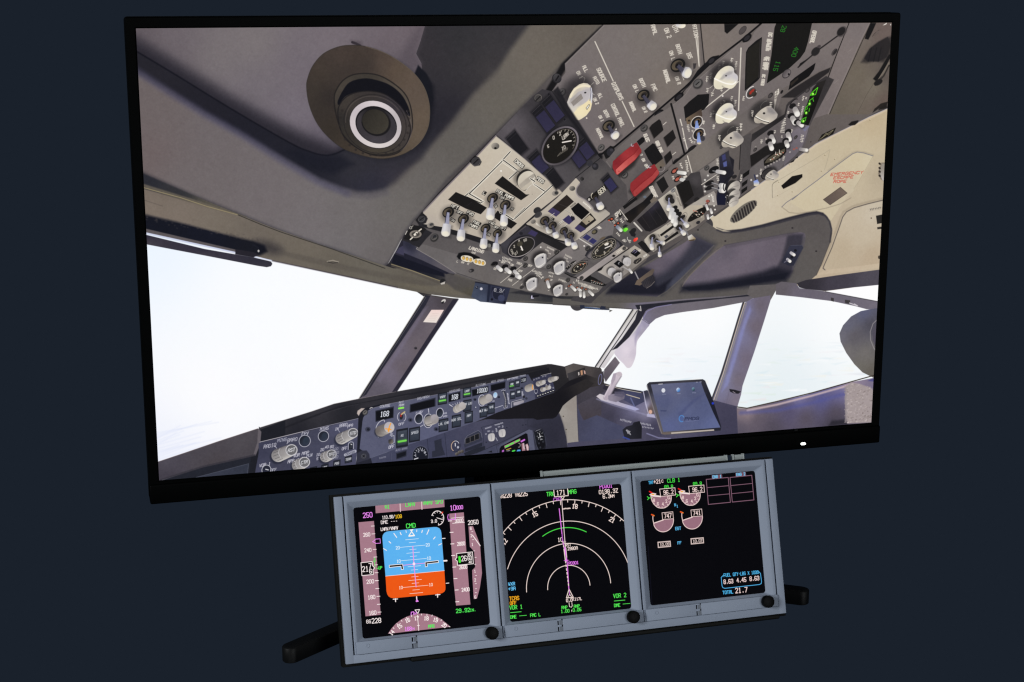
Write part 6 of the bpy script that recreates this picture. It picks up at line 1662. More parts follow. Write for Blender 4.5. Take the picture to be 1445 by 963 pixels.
    P([(532, 204), (550, 190), (570, 196), (556, 214)], B, f=4)
    c.scrib(600, 160, 60, 30, -36, W, n=4)
    S([(280, 424), (690, 138)], 10, (26, 25, 26), f=4)
    # bottom-right instrument plate
    P([(270, 430), (330, 380), (500, 440), (480, 470), (420, 480), (310, 440)], (26, 25, 26), f=5)
    for i in range(9):
        E(350 + i * 13, 424 + i * 4 - (i % 2) * 3, 5, 4, 0, [(176, 168, 156), (150, 110, 96)][i % 2], f=3)
    for i in range(6):
        E(354 + i * 18, 440 + i * 4, 4, 4, 0, (206, 200, 190), f=2)
    P([(330, 370), (420, 330), (540, 390), (560, 410), (480, 460)], (74, 71, 72), f=6)
    P([(404, 345), (470, 290), (740, 106), (830, 160), (880, 196), (840, 230), (720, 330), (600, 420), (560, 430), (470, 380)], [(440, 340, (178, 170, 162)), (600, 260, (150, 143, 140)), (760, 150, (176, 167, 154)), (840, 200, (150, 142, 132)), (560, 400, (122, 116, 114)), (700, 300, (116, 110, 104)), (500, 320, (170, 162, 154))], f=3)
    P([(404, 345), (410, 320), (460, 300), (440, 330)], (26, 25, 26), f=5)
    S([(840, 236), (720, 336), (600, 424)], 20, (98, 92, 88), f=6)
    P([(552, 272), (590, 240), (650, 276), (606, 310)], (20, 20, 22), f=3)
    P([(702, 176), (746, 138), (798, 176), (756, 212)], (20, 20, 22), f=3)
    T('C', 600, 268, 16, 20, (206, 204, 210), up=-60, w=3.5)
    T('77', 742, 164, 24, 20, (150, 140, 176), up=-60, w=4.5, asp=.6)
    E(646, 206, 12, 9, 0, (60, 58, 60), f=4)
    P([(730, 262), (740, 240), (790, 216), (806, 222), (800, 244), (770, 270), (744, 276)], (50, 47, 46), f=3)
    S([(756, 262), (790, 226)], 4, (176, 166, 150))
    R(790, 236, 12, 16, 30, 4, (40, 38, 40))
    c.scrib(836, 200, 40, 24, -34, (226, 220, 210), n=3)
    c.scrib(786, 152, 24, 16, -34, (226, 220, 210), n=2)
    c.scrib(700, 206, 26, 12, 20, W, n=3)
    c.scrib(556, 306, 26, 12, 20, W, n=3)
    c.scrib(634, 326, 30, 24, 70, (70, 66, 66), n=3)
    for x, y, r in [(672, 250, 36), (536, 346, 38)]:
        E(x - 12, y - 14, r * 1.1, r * .9, -40, (44, 42, 44), f=20, a=.7)
        P([(x - r, y - r * .1), (x - r * .6, y - r * .8), (x + r * .2, y - r), (x + r * .95, y - r * .5), (x + r, y + r * .3), (x + r * .8, y + r * .9), (x + r * .2, y + r * 1.3), (x - r * .4, y + r * 1.0), (x - r * .9, y + r * .6)], [(x - r * .5, y - r * .6, (206, 202, 200)), (x + r * .6, y - r * .4, (170, 166, 168)), (x, y + r, (196, 190, 184)), (x, y, (190, 186, 186))], sm=1)
        for i in range(4):
            S([(x - r * .7 + i * r * .4, y + r * .1 + (i % 2) * 3), (x - r * .6 + i * r * .4, y + r * .8)], 3, (130, 126, 126), f=3, a=.7)
    c.rotary(588, 396, 42)
    S([(640, 300), (692, 334)], 9, (170, 166, 166))
    c.stub(694, 326, 714, 352, 22)
    S([(580, 344), (606, 352)], 6, (40, 38, 40))
    F('e')
    P([(990, 662), (1024, 640), (1364, 420), (1400, 440), (1060, 690)], [(1040, 660, (168, 158, 154)), (1300, 480, (150, 142, 140))], f=4)
    c.screw(1046, 660, 20, 60)
    # landing-light strip along the front edge
    P([(-820, 335), (-790, 300), (-780, 290), (-740, 282), (-380, 390), (0, 356), (200, 420), (350, 462), (520, 548), (640, 580), (760, 640), (1000, 680), (1090, 700), (1290, 760), (1240, 820), (1120, 872), (900, 862), (740, 868), (400, 808), (240, 772), (0, 728), (-380, 600), (-780, 380)],
      [(-600, 400, (92, 88, 88)), (-400, 560, (98, 94, 94)), (-100, 600, (94, 89, 87)), (100, 440, (78, 75, 78)), (200, 680, (98, 93, 91)), (500, 620, (88, 84, 84)), (300, 780, (104, 99, 95)), (620, 800, (100, 95, 92)), (900, 740, (98, 93, 92)), (1100, 760, (92, 88, 87)), (1080, 850, (110, 104, 98))], f=3)
    S([(-820, 335), (-780, 380), (-380, 600), (0, 728), (400, 808), (740, 868)], 6, (72, 69, 70), f=4)
    F('b')
    P([(-10, 560), (100, 600), (160, 650), (140, 655), (330, 760), (600, 940), (520, 930), (200, 790), (0, 730)], [(60, 620, (40, 41, 54)), (200, 740, (70, 68, 78)), (450, 890, (80, 76, 82)), (0, 700, (74, 72, 92))], f=5)
    P([(0, 700), (200, 780), (520, 930), (480, 940), (200, 830), (0, 760)], (34, 34, 46), f=8)
    S([(300, 470), (220, 560), (142, 650)], 8, (150, 144, 142), f=5)
    S([(142, 655), (330, 762), (590, 930)], 8, (132, 126, 124), f=5)
    c.screw(342, 522, 40, 74)
    E(350, 512, 22, 16, -20, (44, 44, 48), f=6)
    P([(110, 500), (210, 300), (250, 280), (270, 310), (250, 360), (200, 380), (260, 440), (320, 470), (260, 530), (170, 640), (100, 610), (-10, 540), (60, 440)], (40, 39, 43), f=8)
    E(200, 316, 42, 34, -30, (58, 57, 60), f=5)
    R(200, 316, 38, 30, -30, 5, (92, 90, 90), 20, 220)
    S([(180, 330), (220, 300)], 9, (26, 26, 28))
    P([(20, 480), (90, 380), (200, 400), (250, 430), (160, 560), (100, 570), (0, 540)], (30, 29, 30), f=4)
    E(132, 488, 68, 44, 0, (132, 124, 116), f=4)
    E(132, 488, 46, 28, 0, (70, 66, 62), f=5)
    S([(170, 450), (196, 430)], 14, (222, 214, 200))
    S([(72, 548), (96, 526)], 14, (222, 214, 200))
    P([(108, 490), (140, 460), (160, 466), (140, 500), (116, 508)], (232, 224, 210), f=4)
    E(142, 484, 9, 9, 0, (60, 56, 54))
    R(76, 416, 14, 12, 0, 6, (206, 200, 190))
    S([(88, 404), (104, 392)], 6, (206, 200, 190))
    S([(16, 490), (36, 452)], 9, (196, 190, 182))
    T('LANDING', 822, 664, 34, 17, W, up=-60, w=9, asp=.52)
    T('OFF', 788, 702, 22, 16, W, up=-62, w=6, asp=.55)
    T('L', 606, 796, 22, 20, W, up=-70, w=5)
    T('ON', 666, 806, 20, 16, W, up=-62, w=5.5, asp=.6)
    T('R', 728, 824, 22, 16, W, up=-62, w=5)
    P([(598, 740), (620, 700), (680, 690), (760, 700), (860, 750), (850, 790), (700, 790), (620, 770)], (20, 20, 22), f=16)
    for x, y in [(716, 768), (856, 806)]:
        P(c.el(x, y + 4, 74, 36, 10)[:-1], (44, 42, 42), f=6)
        P([(x - 70, y - 22), (x - 50, y - 38), (x, y - 40), (x + 50, y - 24), (x + 70, y), (x + 68, y + 24), (x + 46, y + 38), (x, y + 36), (x - 46, y + 22), (x - 68, y + 4)], (226, 216, 196), f=4, sm=1)
        for i in (-1, 0, 1):
            E(x + i * 40, y - 2 + i * 10, 17, 23, 0, (150, 136, 108), f=4)
            E(x + i * 40 - 2, y + i * 10 + 2, 13, 17, 0, (222, 176, 84), f=6)
    E(764, 900, 32, 20, -15, (46, 44, 46), f=5)
    E(752, 902, 14, 12, 0, (96, 92, 92), f=5)
    F('e')
    c.scrib(206, 444, 120, 26, 17, W, n=8)
    c.scrib(194, 470, 100, 22, 17, W, n=6)
    for s_, x, y in [('OFF', 162, 486), ('ON', 262, 514), ('OFF', 356, 584), ('TAXI', 342, 498), ('OFF', 466, 524), ('ON', 70, 558), ('POS', 240, 686), ('ON', 196, 596)]:
        T(s_, x, y, 22, 16, W, up=-64, w=6, asp=.52)
    S([(116, 460), (128, 468)], 9, W)
    S([(226, 486), (238, 500)], 9, W)
    S([(390, 508), (130, 718)], 6, W)
    S([(516, 554), (266, 746)], 6, W)
    for x, y in [(60, 504), (176, 536), (270, 560)]:
        E(x, y, 44, 26, -20, (24, 23, 25), f=5)
        R(x - 4, y, 36, 20, -20, 5, (96, 92, 88), 60, 250, f=3)
    P([(230, 650), (260, 620), (300, 640), (280, 660)], B, f=8)
    c.stub(98, 540, 136, 572, 44)
    c.stub(196, 564, 236, 598, 44)
    c.stub(290, 588, 326, 624, 40)
    c.stub(320, 640, 346, 654, 50)
    c.screw(408, 516, 24, 60)
    for x, y, L, a_ in [(540, 592, 110, 14), (560, 616, 90, 14), (600, 660, 40, -30), (706, 604, 70, 14), (698, 642, 50, 14), (700, 684, 40, 0), (820, 686, 70, 14), (854, 702, 60, 14), (556, 640, 50, 14)]:
        c.scrib(x, y, L, 20, a_, W, n=max(2, int(L / 14)))
    for x, y, r in [(498, 732, 0), (370, 736, 8)]:
        S([(x - r, y + r), (x + r, y - r)], 6, W)
    E(372, 768, 26, 18, -30, (56, 54, 54), f=8)
    c.rotary(580, 466, 74)
    c.rotary(796, 548, 70)
    c.rotary(482, 732, 68)
    c.rotary(780, 804, 60)
    E(656, 688, 38, 22, -20, (70, 64, 60), f=4)
    E(660, 684, 26, 14, -20, (130, 96, 80), f=4)
    c.stub(662, 706, 680, 764, 36)
    c.screw(892, 682, 22, 62)
    E(880, 846, 18, 14, -30, (58, 55, 55), f=5)
    S([(670, 806), (684, 798)], 6, W)
    E(874, 780, 9, 9, 0, (226, 220, 214), f=4)
    for x, y, L in [(1000, 694, 40), (960, 716, 24), (1060, 730, 110), (1120, 750, 110), (1180, 774, 110), (1080, 756, 80), (1150, 776, 70)]:
        c.scrib(x, y, L, 24, 16, W, n=max(2, int(L / 15)))
    for x, y in [(906, 754), (1000, 770), (1052, 776), (1098, 790), (926, 742)]:
        E(x, y, 20, 14, -20, (60, 50, 48), f=4)
        E(x, y, 9, 7, 0, (190, 110, 84), f=4)
    for x0, y0, x1, y1 in [(936, 760, 976, 800), (1010, 786, 1036, 806), (1034, 820, 1036, 866), (1076, 830, 1078, 876), (1136, 816, 1176, 854)]:
        c.stub(x0, y0, x1, y1, 32, (176, 172, 170))

    # ---- right-hand plates of the overhead (seen at a grazing angle)
    F('k')
    c.scrib(700, 74, 50, 24, 98, W, n=3)
    for x, y, L, a_ in [(412, 86, 90, 80), (582, 20, 44, 80), (458, 122, 30, 80), (440, 226, 70, 60), (600, 156, 36, 80), (480, 250, 26, 80), (330, 512, 70, 70), (392, 480, 70, 80), (400, 550, 70, 76), (240, 650, 50, 70), (366, 216, 50, 60)]:
        c.scrib(x, y, L, 26, a_, W, n=max(2, int(L / 18)))
    S([(320, -10), (340, 60)], 14, W)
    S([(346, 90), (362, 170)], 13, W)
    S([(362, 180), (372, 216)], 10, W)
    S([(376, 236), (400, 326)], 13, W)
    S([(402, 404), (452, 590)], 12, W)
    # hooded black box with brown sill
    P([(360, -150), (420, -210), (520, -290), (650, -300), (640, -180), (590, -120), (480, -60), (380, 10)], B, f=4)
    P([(380, -20), (560, -130), (570, -50), (540, 0), (400, 50)], [(420, 0, (112, 96, 78)), (540, -70, (78, 66, 58))], f=4)
    E(420, 4, 12, 12, 0, (40, 36, 32))
    # blue-lit toggles
    for x, y, y1, t in [(510, 22, 96, 'a'), (532, 156, 252, 'b')]:
        E(x - 6, y, 66, 50, -48, (34, 32, 33), f=6)
        R(x - 2, y, 76, 56, -46, 8, (216, 210, 202))
        E(x + 4, y - 6, 42, 30, -40, (96, 78, 58), f=5)
        E(x + 14, y - 10, 18, 18, 0, (24, 23, 24), f=4)
        P([(x - 16, y - 14), (x + 6, y - 20), (x + 26, y1), (x - 24, y1)], [(x, y, (120, 140, 190)), (x, y1, (150, 170, 228))], f=4)
        E(x + 2, y1 + 6, 24, 15, 0, [(x, y1, (180, 178, 190)), (x, y1 + 16, (222, 206, 170))], f=4)
    E(574, 206, 26, 30, 0, (60, 58, 64), f=8)
    P([(230, 490), (260, 460), (400, 350), (470, 300), (500, 290), (480, 316), (400, 376), (250, 500)], (24, 23, 24), f=5)
    E(450, 316, 52, 20, -36, (30, 29, 30), f=6)
    # red-ring toggles
    for x, y, x1, y1, x2, y2 in [(256, 572, 300, 590, 390, 600), (290, 664, 330, 672, 416, 686)]:
        E(x, y, 48, 28, -40, (40, 32, 32), f=4)
        E(x - 4, y + 4, 26, 16, -40, (176, 92, 76), f=5)
        E(x + 26, y - 22, 16, 10, -40, (120, 72, 60), f=4)
        c.stub(x1, y1, x2 - 16, y2, 40, (196, 194, 190), (232, 228, 220))
    P([(350, 640), (390, 620), (400, 640), (366, 660)], W, f=4)
    P([(430, 640), (470, 600), (462, 626), (436, 648)], (44, 42, 44), f=5)
    # pointer knobs of the right column
    F('j')

    def grey_knob(x, y, r):
        E(x - r * .35, y - r * .3, r * 1.2, r * .8, -38, (38, 36, 37), f=r * .6, a=.75)
        P([(x + a * r, y + b * r) for a, b in [(-1.0, .42), (-.9, .1), (-.5, -.35), (-.1, -.62), (.25, -.75), (.55, -.6), (.95, -.15), (1.02, 0), (.92, .3), (.5, .62), (.05, .82), (-.35, .7), (-.6, .75), (-.9, .68)]],
          [(x - r * .8, y + r * .2, (196, 186, 170)), (x - r * .1, y - r * .4, (206, 197, 182)), (x + r * .4, y - r * .3, (146, 140, 138)), (x + r * .8, y, (176, 168, 160)), (x + r * .2, y + r * .5, (216, 206, 188)), (x - r * .6, y + r * .6, (166, 157, 144)), (x + r * .1, y, (176, 168, 160))], sm=1)
        P([(x + a * r, y + b * r) for a, b in [(.1, -.62), (.55, -.56), (.94, -.12), (.6, -.05), (.2, -.25)]], (136, 131, 131), f=r * .3, a=.8)
        S([(x - r * .88, y + r * .18), (x - r * .3, y + r * .48), (x + r * .25, y + r * .66)], r * .12, (70, 66, 62), sm=1)
        S([(x - r * .86, y + r * .14), (x - r * .3, y + r * .44), (x + r * .25, y + r * .6)], r * .08, (244, 238, 226), sm=1)
        E(x - r * .14, y - r * .12, r * .11, r * .09, 0, (50, 47, 47), f=3)
    P([(560, 340), (600, 250), (740, 230), (820, 300), (850, 420), (700, 500), (560, 420)], (48, 45, 46), f=80, a=.6)
    P([(480, 640), (490, 560), (700, 430), (860, 330), (880, 230), (900, 200), (1180, -10), (1220, -30), (1330, -100), (1420, -60), (1140, 470), (1120, 600), (1080, 720), (960, 870), (840, 920), (620, 1060), (420, 1180), (300, 1140), (360, 960), (370, 680), (470, 590)],
      [(600, 560, (40, 38, 39)), (800, 420, (34, 32, 33)), (420, 760, (56, 52, 54)), (500, 880, (66, 62, 62)), (1000, 180, (60, 56, 57)), (900, 700, (72, 67, 68)), (1050, 600, (90, 84, 86)), (600, 960, (92, 87, 86)), (1150, 100, (50, 47, 48))], f=12)
    P([(380, 590), (480, 540), (470, 800), (450, 960), (350, 960), (360, 690)], (70, 66, 66), f=14)
    S([(362, 680), (346, 960)], 9, (34, 32, 33), f=4)
    P([(140, 800), (200, 760), (230, 800), (290, 850), (280, 960), (100, 960)], (34, 33, 40), f=14)
    P([(140, 800), (190, 770), (200, 850), (150, 870)], (56, 58, 92), f=14)
    P([(160, 880), (205, 850), (215, 900), (190, 930)], (84, 92, 146), f=8)
    # switch plates
    P([(470, 800), (486, 650), (560, 590), (700, 490), (830, 400), (870, 360), (900, 240), (1000, 150), (1180, 10), (1240, -20), (1080, 440), (1140, 460), (1110, 560), (1080, 640), (960, 640), (800, 650), (640, 690), (540, 760)], [(540, 700, (98, 92, 91)), (800, 520, (88, 82, 82)), (950, 300, (92, 86, 86)), (1100, 100, (88, 82, 82)), (1040, 560, (112, 105, 110)), (900, 600, (80, 75, 77))], f=4)
    P([(470, 800), (540, 764), (640, 700), (800, 660), (900, 640), (880, 720), (660, 800), (480, 930)], (32, 30, 30), f=8)
    P([(880, 560), (1000, 500), (1110, 450), (1140, 465), (1060, 700), (980, 800), (850, 920), (870, 760)], [(1050, 540, (106, 99, 106)), (950, 740, (94, 88, 94))], f=4)
    P([(1060, 500), (1130, 460), (1140, 470), (1090, 530)], (120, 118, 140), f=6)
    c.scrib(598, 640, 50, 30, 96, W, n=3)
    c.scrib(840, 480, 130, 60, 100, W, n=7)
    c.scrib(1058, 606, 90, 40, 100, W, n=5)
    for x, y, L in [(1070, 150, 60), (900, 310, 36), (650, 610, 24), (1020, 220, 40), (1060, 290, 110), (1040, 360, 80), (750, 530, 40), (830, 586, 30), (942, 520, 40), (860, 400, 60), (920, 760, 20), (530, 700, 12), (1104, 150, 30)]:
        c.scrib(x, y, L, 22, 104, W, n=max(2, int(L / 16)))
    for x, y, r in [(700, 120, 38), (1120, 60, 36), (526, 734, 28), (986, 594, 28), (144, 706, 26)]:
        E(x, y, r, r * .55, -48, (48, 45, 45), f=5)
        E(x - 4, y + 3, r * .7, r * .36, -48, (76, 71, 71), f=5)
    P([(735, 300), (742, 200), (750, 80), (796, 40), (800, 90), (776, 130), (748, 280)], [(760, 100, (216, 208, 196)), (745, 240, (150, 143, 136))], f=5)
    c.scrib(766, 110, 110, 26, 100, (120, 112, 106), n=6)
    E(828, 80, 12, 24, 30, (30, 28, 29), f=6)
    R(980, 210, 60, 40, -40, 9, (26, 24, 25), 120, 330, f=4)
    R(640, 230, 60, 36, -40, 7, (206, 199, 188), 180, 320)
    R(264, 520, 60, 36, -40, 7, (206, 199, 188), 180, 320)
    grey_knob(646, 338, 132)
    grey_knob(270, 616, 124)
    for x, y, L in [(496, 312, 50), (122, 592, 56), (704, 220, 60), (324, 504, 56), (366, 474, 90)]:
        c.scrib(x, y, L, 26, 96, W, n=3)
    for p in [[(492, 344), (494, 356)], [(122, 620), (126, 630)]]:
        S(p, 9, W)
    for bx, by, x0, y0, x1, y1, w_ in [(700, 546, 712, 590, 732, 640, 60), (680, 640, 696, 670, 714, 720, 56), (900, 530, 898, 560, 914, 616, 58), (870, 630, 878, 650, 892, 690, 54), (950, 240, 980, 280, 1004, 330, 66), (930, 350, 950, 380, 976, 426, 64), (1000, 420, 1016, 430, 1056, 458, 52)]:
        E(bx, by, 40, 28, -30, (30, 28, 29), f=6)
        c.stub(x0, y0, x1, y1, w_, (160, 154, 152), (226, 221, 212))
    c.stub(1040, 730, 1110, 740, 40, (140, 134, 136), (206, 200, 190))
    for x, y in [(966, 730), (996, 716)]:
        E(x, y, 14, 10, 0, (150, 90, 84), f=5)
    # green-lit annunciator column
    P([(1178, 40), (1230, -20), (1330, -60), (1180, 330), (1130, 460), (1040, 440), (1090, 280), (1150, 120)], [(1200, 150, (22, 21, 20)), (1260, 0, (40, 37, 36))], f=6)
    lg = (92, 230, 32)
    S([(1236, 30), (1176, 82), (1150, 118), (1210, 110)], 8, lg, closed=True)
    for x, y in [(1180, 104), (1142, 216), (1104, 318), (1072, 412)]:
        E(x, y, 26, 26, 0, (60, 160, 30), f=30, a=.3)
        E(x, y, 13, 16, 20, (112, 232, 48), f=5)
        E(x + 2, y - 2, 7, 8, 0, (220, 250, 130), f=5)
    for q in [[(1186, 146), (1140, 180), (1150, 200)], [(1180, 160), (1188, 186)], [(1142, 268), (1136, 300)], [(1128, 232), (1096, 260)], [(1106, 366), (1060, 388), (1070, 400)], [(1100, 376), (1096, 404)], [(1054, 400), (1046, 420)], [(1098, 270), (1086, 300)], [(1120, 260), (1110, 280)]]:
        S(q, 9, (78, 196, 36), f=3)
    # round gauge seen edge-on, lower selector knob
    P([(612, 915), (628, 860), (700, 790), (800, 730), (880, 700), (880, 760), (820, 830), (720, 890), (650, 915)], (26, 24, 23), f=4)
    P([(632, 890), (660, 840), (760, 770), (860, 720), (868, 750), (800, 820), (720, 870)], (74, 68, 58), f=6)
    for i in range(12):
        E(700 + i * 13, 850 - i * 9 + c.rng.normal(0, 10), 8, 7, 0, [(216, 206, 190), (150, 140, 120), (190, 120, 100)][i % 3], f=4)
    S([(760, 760), (756, 790)], 7, (226, 220, 210))
    S([(800, 736), (806, 780)], 7, (226, 220, 210))
    P([(620, 960), (640, 930), (800, 840), (880, 790), (850, 900), (800, 960)], (92, 87, 89), f=6)
    c.scrib(850, 830, 60, 26, 104, W, n=4)
    for i in range(7):
        c.scrib(610 + i * 32, 952 - i * 18, 18, 24, -30, W, n=2)
    F('m')
    R(150, 740, 64, 40, -38, 10, (26, 25, 26), 150, 330, f=4)
    grey_knob(188, 752, 62)
    P([(0, 690), (60, 650), (110, 600), (115, 660), (60, 760), (0, 800)], (84, 79, 80), f=10, a=.0)
    S([(36, 770), (40, 800)], 12, (40, 40, 46), f=5)
    P([(30, 800), (60, 792), (72, 830), (60, 848), (32, 848)], [(45, 805, (120, 140, 200)), (52, 840, (226, 214, 180))], f=5)
    c.scrib(86, 724, 50, 20, 100, W, n=3)
    P([(355, 636), (380, 620), (390, 612), (386, 630), (362, 642)], B, f=4)
    P([(395, 600), (428, 580), (420, 600)], B, f=4)
    # lower switch plates next to the beige ceiling panel
    F('k')
    P([(540, 570), (570, 550), (700, 460), (760, 415), (770, 600), (770, 640), (800, 780), (640, 830), (590, 820)], [(640, 560, (110, 104, 101)), (740, 450, (120, 113, 108)), (600, 700, (90, 85, 84)), (680, 790, (96, 91, 90))], f=4)
    P([(760, 415), (870, 340), (880, 420), (930, 600), (860, 700), (830, 960), (720, 960), (770, 600)], [(820, 460, (44, 44, 62)), (840, 560, (32, 31, 36)), (780, 860, (26, 27, 44)), (880, 420, (60, 57, 58))], f=8)
    P([(790, 400), (830, 380), (840, 440), (800, 460)], (62, 64, 104), f=10)
    P([(805, 480), (846, 460), (850, 520), (812, 530)], (86, 94, 146), f=8)
    P([(440, 600), (540, 580), (590, 850), (420, 960), (350, 940), (280, 740), (350, 700)], [(480, 700, (70, 66, 68)), (380, 800, (30, 28, 28)), (520, 860, (52, 49, 50)), (440, 760, (44, 42, 43))], f=6)
    P([(276, 740), (360, 690), (420, 680), (476, 850), (360, 950)], (29, 27, 26), f=4)
    S([(560, 730), (744, 608)], 8, W)
    c.scrib(742, 480, 100, 28, 86, W, n=6)
    c.scrib(745, 660, 60, 26, 80, W, n=3)
    for x, y in [(634, 626), (600, 676), (596, 748), (622, 760), (600, 806)]:
        E(x, y, 12, 11, 0, (210, 205, 198), f=5)
    c.screw(618, 536, 26, 76)
    E(506, 900, 34, 26, -30, (38, 36, 37), f=6)
    E(700, 560, 64, 34, -30, (24, 23, 24), f=5)
    S([(690, 572), (740, 582)], 12, (120, 118, 120))
    c.stub(740, 580, 820, 594, 44)
    for y in (716, 770):
        E(650, y - 6, 54, 24, -25, (34, 32, 33), f=5)
        S([(680, y - 6), (750, y + 16)], 16, (90, 87, 90))
        S([(680, y - 10), (750, y + 12)], 7, (170, 167, 168))
        c.stub(780, y + 24, 810, y + 26, 58, (190, 187, 184), (232, 228, 220))
    P([(430, 963), (560, 880), (700, 800), (720, 830), (740, 963)], [(560, 930, (170, 162, 152)), (690, 870, (156, 148, 142))], f=4)
    c.scrib(690, 890, 70, 22, 80, (236, 230, 220), n=5)
    for x, y in [(640, 920), (620, 950)]:
        E(x, y, 20, 14, -30, (80, 60, 56), f=5)
        E(x, y, 9, 7, 0, (196, 100, 90), f=4)
    # black-square plate and big half-knobs
    P([(1000, 720), (1020, 620), (1100, 560), (1260, 430), (1270, 520), (1200, 660), (1000, 860)], [(1060, 700, (82, 77, 78)), (1200, 540, (92, 87, 87))], f=6)
    for q in [[(1030, 610), (1106, 556), (1100, 610), (1030, 660)], [(1020, 712), (1084, 668), (1076, 714), (1020, 756)], [(1012, 790), (1080, 744), (1076, 786), (1012, 836)]]:
        P(q, (24, 23, 23), f=3)
    c.scrib(1010, 650, 80, 22, 96, W, n=4)
    c.scrib(1234, 580, 70, 22, 98, W, n=4)
    for x, y in [(1186, 630), (1194, 628), (1124, 676)]:
        E(x, y, 10, 12, 0, (206, 200, 196), f=5)
    S([(1160, 620), (1176, 680)], 16, (52, 54, 78), f=5)
    P([(1150, 690), (1180, 676), (1216, 700), (1210, 730), (1180, 746), (1154, 740)], [(1180, 690, (140, 160, 222)), (1180, 740, (230, 216, 180))], f=5)
    for i, (x, y, r) in enumerate([(934, 770, 76), (936, 860, 70), (930, 930, 60)]):
        E(x - 40, y - 30, r, r * .7, -40, (30, 29, 30), f=24, a=.8)
        P([(x - r, y + r * .1), (x - r * .6, y - r * .6), (x, y - r), (x + r * .5, y - r * 1.1), (x + r * .85, y - r * .7), (x + r * .8, y), (x + r * .2, y + r * .6), (x - r * .5, y + r * .9), (x - r * .95, y + r * .6)], [(x - r * .4, y - r * .4, (206, 198, 186)), (x + r * .5, y - r * .6, (150, 143, 138)), (x, y + r * .3, (176, 168, 160)), (x - r * .7, y + r * .5, (214, 206, 192))], f=4, sm=1)
        S([(x - r * .9, y + r * .3), (x - r * .2, y - r * .2), (x + r * .6, y - r * .4)], 5, (120, 114, 110), f=5, a=.8)
    R(900, 720, 110, 70, -45, 12, (30, 29, 30), 180, 330, f=4)
    for x, y in [(840, 850), (860, 910), (838, 780), (856, 832)]:
        E(x, y, 14, 16, 0, (36, 34, 36), f=6)
        E(x - 4, y + 20, 6, 6, 0, (190, 186, 180), f=4)
    E(934, 640, 30, 20, -30, (40, 38, 40), f=6)
    F('n')
    P([(50, 350), (70, 310), (120, 270), (170, 252), (176, 275), (150, 310), (90, 340)], (26, 24, 23), f=3, sm=1)
    for i in range(16):
        E(c.rng.uniform(76, 164), 300 - c.rng.uniform(-20, 24), 5, 4, 0, [(150, 140, 126), (206, 196, 182), (176, 120, 104), (86, 80, 72)][i % 4], f=3)
    E(120, 356, 14, 8, -30, (40, 38, 42), f=4)
    for x0, y0, x1, y1 in [(176, 240, 186, 268), (186, 310, 190, 330), (206, 270, 214, 292)]:
        c.stub(x0, y0, x1, y1, 18)
    E(184, 212, 12, 9, -30, (150, 80, 70), f=4)
    for x, y in [(196, 180), (212, 172), (236, 270), (230, 244)]:
        E(x, y, 6, 6, 0, (226, 220, 210), f=3)
    E(20, 318, 16, 10, -30, (34, 32, 33), f=4)


A5, U5 = -5.3, -94.6


